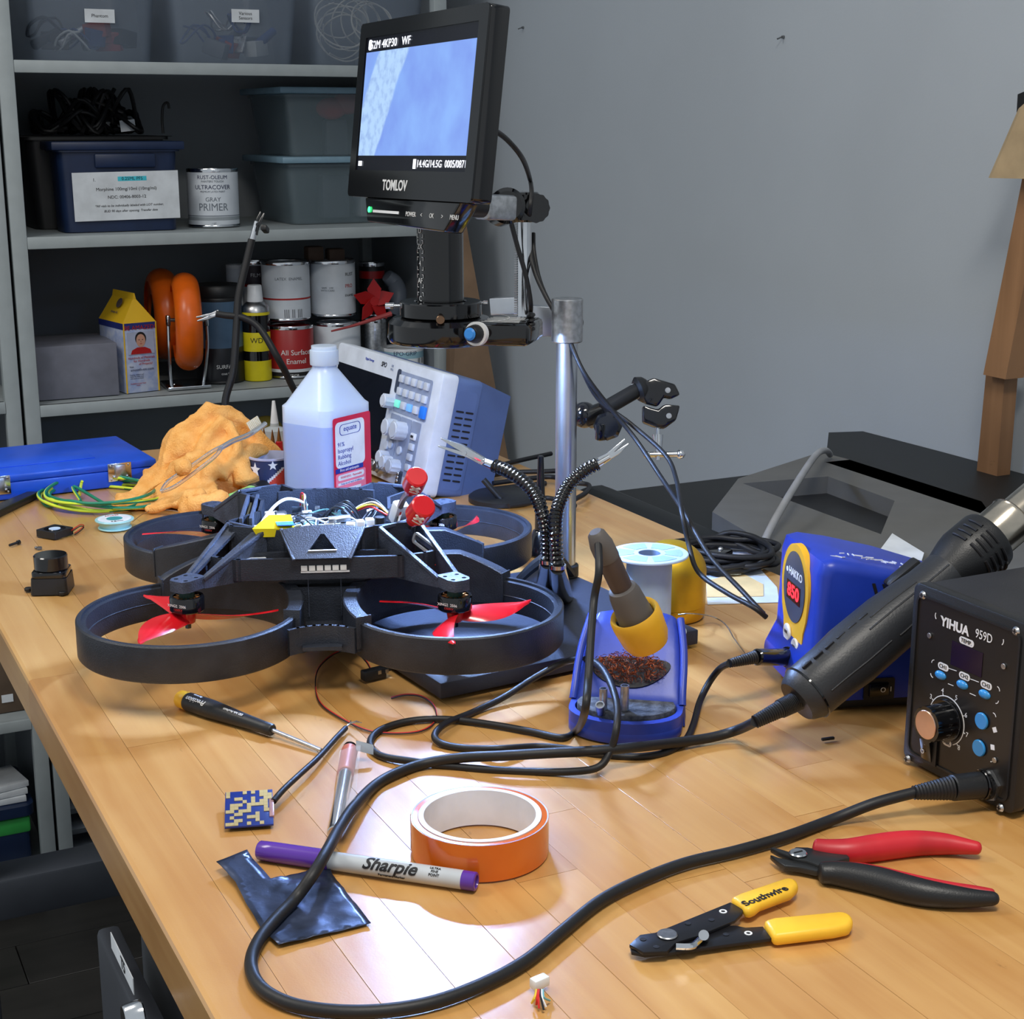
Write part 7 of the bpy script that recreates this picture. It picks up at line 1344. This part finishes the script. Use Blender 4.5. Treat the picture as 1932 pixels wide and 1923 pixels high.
# marker pen
ma, mb_ = P(488, 1604, .0062), P(899, 1664, .0062); md = (mb_ - ma).normalized(); ml = (mb_ - ma).length; t = thing('marker_pen', 'grey marker with a purple cap and end lying across the metal foil piece', 'marker', ma - V((0, 0, .005)))
PUR = M('marker_purple', (84, 44, 150), .25, coat=.4, var=.03); GRB = M('marker_grey', (176, 182, 188), .35); MA = axisf(ma, mb_)
W(t).lathe([(0, 0), (.0050, 0), (.0058, .001), (.0061, .01), (.0062, ml * .335), (.0058, ml * .338)], 36, MA, cap=False).build('cap', PUR, t); W(t).cyl(ma + md * ml * .336, ma + md * ml * .94, .0055, .0056, 36).build('barrel', GRB, t); W(t).lathe([(.0056, ml * .94), (.0056, ml - .0006), (.005, ml), (.0038, ml), (.0036, ml - .001), (0, ml - .001)], 32, MA, cap=False).build('end_plug', PUR, t)
ups = (-Fv * .75 + Uv * .65); ups = (ups - md * ups.dot(md)).normalized(); MF = frame(ma + md * ml * .5, md, md.cross(ups) * -1)
MF = frame(ma + md * ml * .62, md, ups.cross(md))
def wraptext(s_, h_, x, y, mat, tt, r_, sx=1, shear=0, bold=.02, ctr=None):
    q = text(s_, h_, Matrix(), mat, tt, sx=sx, shear=shear, bold=bold); A = inv(tt) @ ctr
    fine(q.data, r_ * .25)
    for v in q.data.vertices:
        a = (v.co.y + y) / r_; rr = r_ + v.co.z; v.co = A @ V((v.co.x + x, rr * math.sin(a), rr * math.cos(a)))
    return q
MC = frame(ma + md * ml * .62, md, ups.cross(md))
wraptext('Sharpie', .0078, .0, -.0012, INK, t, .0058, 1.05, .35, .03, MC); wraptext('ULTRA\nFINE\nPOINT', .0016, .028, -.0004, INK, t, .0058, 1, 0, .02, MC); wraptext('Permanent Marker', .0016, .002, -.0072, INK, t, .0058, 1, 0, .02, MC)
# foil scrap
fo = [(409, 1646), (467, 1624), (477, 1637), (495, 1653), (511, 1669), (548, 1658), (577, 1651), (619, 1637), (627, 1656), (700, 1748), (526, 1792), (495, 1763), (464, 1712), (445, 1679), (428, 1662)]
fp2 = [P(x, y, 0) for x, y in fo]; tri = tessellate_polygon([[V((p.x, p.y, 0)) for p in fp2]]); bmf = bmesh.new(); vv = [bmf.verts.new((p.x, p.y, 0)) for p in fp2]
for tr_ in tri:
    try: bmf.faces.new([vv[i] for i in tr_])
    except Exception: pass
bmesh.ops.recalc_face_normals(bmf, faces=bmf.faces[:])
for _ in range(4): bmesh.ops.subdivide_edges(bmf, edges=[e for e in bmf.edges if e.calc_length() > .006], cuts=1, use_grid_fill=True); bmesh.ops.triangulate(bmf, faces=bmf.faces[:])
for v in bmf.verts:
    d_ = (v.co - V((P(620, 1720).x, P(620, 1720).y, 0))).length; v.co.z = .0012 + .0008 + max(0, d_ - .035) * .10 * (1 if v.co.x < P(560, 1700).x else .3) + .0008 * noise.noise(v.co * 60) + .0006 * noise.noise(v.co * 160)
FOI = M('foil_film', (66, 76, 102), .28, .55, var=.35, vs=26, bump=.6, bs=60)
mbf = MB(); mbf.bm(bmf); fo_ = solo('foil_scrap', mbf, FOI, 'torn dark bluish foil film scrap near the front left of the bench', 'foil', smooth=60); sm_ = fo_.modifiers.new('thickness', 'SOLIDIFY'); sm_.thickness = .0003
# precision screwdriver
sa_, sb_ = P(338, 1318, .0072), P(514, 1378, .0058); sd_ = (sb_ - sa_).normalized(); sl = (sb_ - sa_).length; t = thing('precision_screwdriver', 'black precision screwdriver with a yellow end cap in front of the quadcopter', 'screwdriver', sa_ - V((0, 0, .006))); SA_ = axisf(sa_, sb_)
W(t).lathe([(0, -.001), (.0055, 0), (.0068, .002), (.0070, .009), (.0064, .010)], 28, SA_, cap=False).build('end_cap', YEL, t)
W(t).lathe([(.0066, .0095), (.0072, .011), (.0074, sl * .35), (.0066, sl * .5), (.0052, sl * .75), (.0046, sl * .9), (.0046, sl - .001), (.0038, sl), (0, sl)], 32, SA_, cap=False).build('handle', BLK, t); se_ = P(606, 1416, .0028); W(t).cyl(sb_, se_, .0016, .0015, 12).build('blade', STL, t)
ups2 = (-Fv * .7 + Uv * .7); ups2 = (ups2 - sd_ * ups2.dot(sd_)).normalized(); SC = frame(sa_ + sd_ * sl * .28, -sd_, ups2.cross(-sd_)); wraptext('Precision', .0040, .004, .002, WINK, t, .0075, 1, .3, .01, SC); wraptext('Germany', .0018, .006, -.003, WINK, t, .0075, 1, 0, .01, SC); SC2 = frame(sa_ + sd_ * sl * .62, -sd_, ups2.cross(-sd_)); wraptext('ESD Safe PicoFinish', .0019, 0, .0, WINK, t, .0064, 1, 0, .01, SC2)
# antenna board with black coax
q4 = [P(432, 1496, .009), P(521, 1490, .009), P(507, 1550, .004), P(418, 1563, .004)]; t = thing('patch_antenna', 'small blue board with a gold pixel pattern and black cable', 'circuit board', P(470, 1560, .0012)); AF = frame((q4[0] + q4[1] + q4[2] + q4[3]) / 4, q4[1] - q4[0], q4[0] - q4[3]); aw, ah = (q4[1] - q4[0]).length, (q4[0] - q4[3]).length
W(t).box((0, 0, -.0008), (aw, ah, .0012), .0001, AF).build('board', M('board_navy', (24, 44, 118), .3), t); GO = M('gold_pads', (214, 190, 130), .35, .6); ra = random.Random(21); b = W(t); N = 11
for i in range(N):
    for j in range(N):
        if ra.random() < .42: b.box((-aw * .44 + aw * .88 * i / (N - 1), -ah * .44 + ah * .88 * j / (N - 1), .0), (aw * .086, ah * .086, .0004), 0, AF)
b.build('gold_pixels', GO, t)['kind'] = 'stuff'; W(t).box((.0, -.002, -.0030), (aw * .8, ah * .7, .0030), .0005, AF).build('backing', BLK, t); W(t).box((aw * .47, -.002, -.0005), (.003, ah * .5, .0025), .0005, AF).build('solder_joint', M('solder_pads', (190, 150, 150), .3, .5), t)
W(t).tube([P(516, 1512, .007), P(535, 1490, .009), P(565, 1462, .009), (P(600, 1430, .008)), P(632, 1395, .006), P(652, 1374, .005)], .0021, 10, 7).build('coax_cable', RUB, t)
for k in range(6): a = P(652, 1374, .005); W(t).tube([a, P(658 + k, 1368 - k, .006), P(662 + 4 * k, 1363 + (k % 3) * 2 - 3, .006 + .001 * k)], .00035, 5, 3).build('bare_strand', STL, t)
# metal tube with copper sleeve in a clear bag
ta_, tb_ = P(660, 1414, .0068), P(631, 1572, .0062); t = thing('steel_tube', 'short steel tube with a copper coloured sleeve lying under the thick cable', 'tube', tb_ - V((0, 0, .005))); L_ = (tb_ - ta_).length; d_ = (tb_ - ta_).normalized()
W(t).cyl(ta_ + d_ * L_ * .02, ta_ + d_ * L_ * .32, .0058, .0056, 28, .0005).build('copper_sleeve', M('sleeve_copper', (176, 98, 76), .4, .1), t); W(t).cyl(ta_ + d_ * L_ * .3, tb_, .0046, .0046, 28, .0006).build('tube', CHR, t); W(t).cyl(ta_ - d_ * .003, ta_ + d_ * L_ * .04, .0050, n=24, bev=.0008).build('black_end', BLKG, t); W(t).prism([(.0, -.003), (.012, -.006), (.012, .001), (0, .004)], 0, .0006, frame(P(672, 1408, .012), Rv, Uv)).build('torn_foil_tip', CHR, t)
bg = [P(640, 1452, .0135), P(676, 1450, .010), P(664, 1560, .010), P(640, 1604, .004), P(636, 1580, .012)]; solo('clear_bag', MB().prism([(p.x, p.y) for p in [P(642, 1450), P(682, 1436), P(672, 1540), P(646, 1606), P(628, 1590)]], .0130, .0132), clear('clear_film', (230, 232, 236), .10, .08, .8), 'crinkled clear plastic sleeve lying over the steel tube', 'bag')
# black rubber-thin wires: red servo lead with connector
jc = P(705, 1282, .0012); t = thing('lead_connector', 'small black plug on a thin red and black lead in front of the quadcopter', 'connector', jc, math.radians(10)); MB().box((0, 0, .005), (.020, .008, .008), .0008).box((.012, 0, .0075), (.006, .007, .005), .0005).build('housing', BLK, t); MB().box((.010, -.004, .006), (.003, .001, .003)).box((.003, -.0042, .0065), (.003, .001, .003)).build('contact', STL, t)
for k, m_ in enumerate((WIR[2], WIR[0])):
    o_ = k * 2.2; W(t).tube([P(702, 1268 + o_, .008), P(690, 1246 + o_, .010), P(665, 1226 + o_, .012), P(632, 1232 + o_, .008), P(602, 1258 + o_, .004), P(595, 1290 + o_, .002), P(604, 1325 + o_, .002), P(640, 1352 + o_, .002), P(690, 1376 + o_, .0015), P(740, 1383 + o_, .0015), P(795, 1378 + o_, .0015), P(822, 1358 + o_, .0012), P(818, 1330 + o_, .0015), P(795, 1313 + o_, .002), P(765, 1310 + o_, .002), P(738, 1316 + o_, .0015)], .00055, 6, 7).build('lead_wire', m_, t)
# wire strippers
def zp(pts, z=0): return [(lambda p: (p.x, p.y))(P(1140 + x / 2.439, 1540 + y / 2.439, z)) for x, y in pts]
BLS = M('stripper_black', (32, 33, 38), .35, .3); YH = M('stripper_yellow', (242, 190, 52), .4)
t = thing('wire_strippers', 'small wire strippers with black blades and yellow handles at the front of the bench', 'wire strippers', P(1300, 1780, .0012))
W(t).prism(zp([(115, 600), (165, 555), (235, 545), (580, 405), (640, 435), (635, 455), (600, 490), (430, 560), (330, 590), (290, 630), (180, 635)], .006), .0052, .0072, bev=.0003).build('upper_blade', BLS, t, smooth=30)
W(t).prism(zp([(118, 606), (175, 600), (325, 592), (440, 560), (510, 515), (600, 510), (650, 520), (730, 515), (770, 570), (560, 598), (310, 634), (190, 645), (125, 632)], .004), .0030, .0050, bev=.0003).build('lower_blade', BLS, t, smooth=30)
W(t).prism(zp([(576, 402), (625, 378), (840, 305), (880, 313), (896, 340), (862, 372), (720, 425), (690, 450), (650, 458), (632, 436)], .006), .0030, .0100, bev=.0028).build('yellow_grip', YH, t, smooth=60)
W(t).prism(zp([(730, 505), (780, 490), (1090, 460), (1130, 472), (1147, 500), (1130, 528), (1060, 543), (780, 577)], .005), .0012, .0088, bev=.0028).build('yellow_grip', YH, t, smooth=60)
for x, y, r_, m_ in ((290, 550, .0056, STL),): p = P(1140 + x / 2.439, 1540 + y / 2.439, .0072); W(t).cyl(p, p + V((0, 0, .0014)), r_, n=30, bev=.0005).build('pivot_rivet', m_, t)
for x, y, z_ in ((385, 495, .0072), (493, 478, .0072), (178, 568, .0072), (240, 603, .0072), (560, 545, .005)): p = P(1140 + x / 2.439, 1540 + y / 2.439, z_); W(t).cyl(p, p + V((0, 0, .0003)), .0017, n=14).build('hole', INK, t)
for x, y, z_ in ((547, 440, .0072), (663, 540, .005)): p = P(1140 + x / 2.439, 1540 + y / 2.439, z_); W(t).ringz(.0012, .0022, 0, .0003, 20, Mx=T(*p)).build('printed_mark', WINK, t)
lv = [P(1140 + x / 2.439, 1540 + y / 2.439, .0078) for x, y in ((330, 600), (400, 600), (430, 580), (450, 560))]; W(t).tube(lv, .0018, 8, 5).cyl(P(1140 + 455 / 2.439, 1540 + 560 / 2.439, .005), P(1140 + 458 / 2.439, 1540 + 548 / 2.439, .0115), .0034, .0028, 16).build('lock_lever', CHR, t)
aa, bb = P(1140 + 640 / 2.439, 1540 + 410 / 2.439, .0101), P(1140 + 845 / 2.439, 1540 + 330 / 2.439, .0101); text('Southwire', .0052, frame((aa + bb) / 2, bb - aa, V((-(bb - aa).y, (bb - aa).x, 0))) @ T(0, .0005, .0001), INK, t, local=False, bold=.035, sx=1.12)
# flush cutters
t = thing('flush_cutters', 'flush cutters with red and black curved grips at the front right of the bench', 'cutters', P(1520, 1640, .0012))
RG = M('cutter_red', (186, 34, 44), .42, var=.12, vs=25); GM = M('cutter_gunmetal', (58, 60, 62), .35, .6)
W(t).prism(zp([(762, 158), (800, 165), (850, 180), (880, 158), (935, 160), (1000, 172), (1110, 185), (1130, 208), (1060, 225), (985, 243), (960, 232), (930, 222), (890, 215), (855, 200), (800, 180)], .006), .0045, .0085, bev=.0008).build('upper_jaw', GM, t)
W(t).prism(zp([(762, 186), (800, 200), (860, 212), (930, 222), (975, 236), (1000, 262), (975, 262), (900, 246), (830, 238), (790, 212)], .005), .0028, .0066, bev=.0008).build('lower_jaw', GM, t)
p = P(1140 + 892 / 2.439, 1540 + 176 / 2.439, .0085); W(t).cyl(p, p + V((0, 0, .0016)), .0054, n=28, bev=.0006).build('pivot_screw', CHR, t); W(t).box((0, 0, .0017), (.006, .0010, .0003), 0, T(*p)).build('screw_slot', INK, t)
def grip(nm, c, wf, z0_, mat, zr=.006):
    pts = [P(1140 + x / 2.439, 1540 + y / 2.439, .007) for x, y in c]; b = W(t); rd = lambda u: math.sqrt(max(.03, 1 - max(0, (.04 - u) / .04, (u - .96) / .04) ** 2))
    b.tube(pts, 1, 16, 14, rf=lambda u: wf(u) * rd(u)); return b, pts
b, _ = grip('red', [(958, 146), (1040, 158), (1130, 162), (1240, 148), (1340, 134), (1450, 125), (1560, 128), (1650, 138), (1738, 150)], lambda u: .0056 * (1 - u) + .0034 * u + .0038 * math.sin(PI * u), 0, RG); 
for v in b.v: pass
b.build('red_grip', RG, t, smooth=60)
b, _ = grip('black', [(985, 262), (1060, 264), (1150, 278), (1260, 302), (1370, 332), (1480, 356), (1590, 370), (1700, 378), (1818, 380)], lambda u: .0060 * (1 - u) + .0034 * u + .0038 * math.sin(PI * u), 0, BLK); b.build('black_grip', BLK, t, smooth=60)
b, _ = grip('inlay', [(1000, 244), (1080, 240), (1170, 248), (1270, 268), (1380, 296), (1490, 320), (1600, 338), (1710, 350), (1800, 362)], lambda u: .0030 + .0018 * math.sin(PI * u), 0, RG); b.build('red_inlay', RG, t, 'red inlay on the black grip', smooth=60)
# white connector with coloured wires, tiny black clip
wc_ = P(1018, 1866, .0012); t = thing('wire_stub', 'tiny white connector with cut coloured wires at the front edge', 'connector', wc_, .2); MB().box((0, 0, .004), (.0095, .0055, .0055), .0008).build('housing', WHT, t)
for k, (x, y, m_) in enumerate(((1003, 1893, 3), (1012, 1896, 2), (1017, 1903, 2), (1026, 1906, 0), (1030, 1900, 1), (1037, 1888, 4))): W(t).tube([P(1012 + 2.5 * k, 1868, .005), P((x + 1015) / 2, 1882, .006), P(x, y, .002)], .0006, 6, 5).build('cut_wire', WIR[m_], t)
solo('black_clip', MB().box((0, 0, 0), (.010, .0022, .002), .0004, T(*P(1562, 1394, .0024)) @ RZ(-.15)), BLK, 'tiny black sliver of plastic beyond the cable by the hot-air station', 'clip')
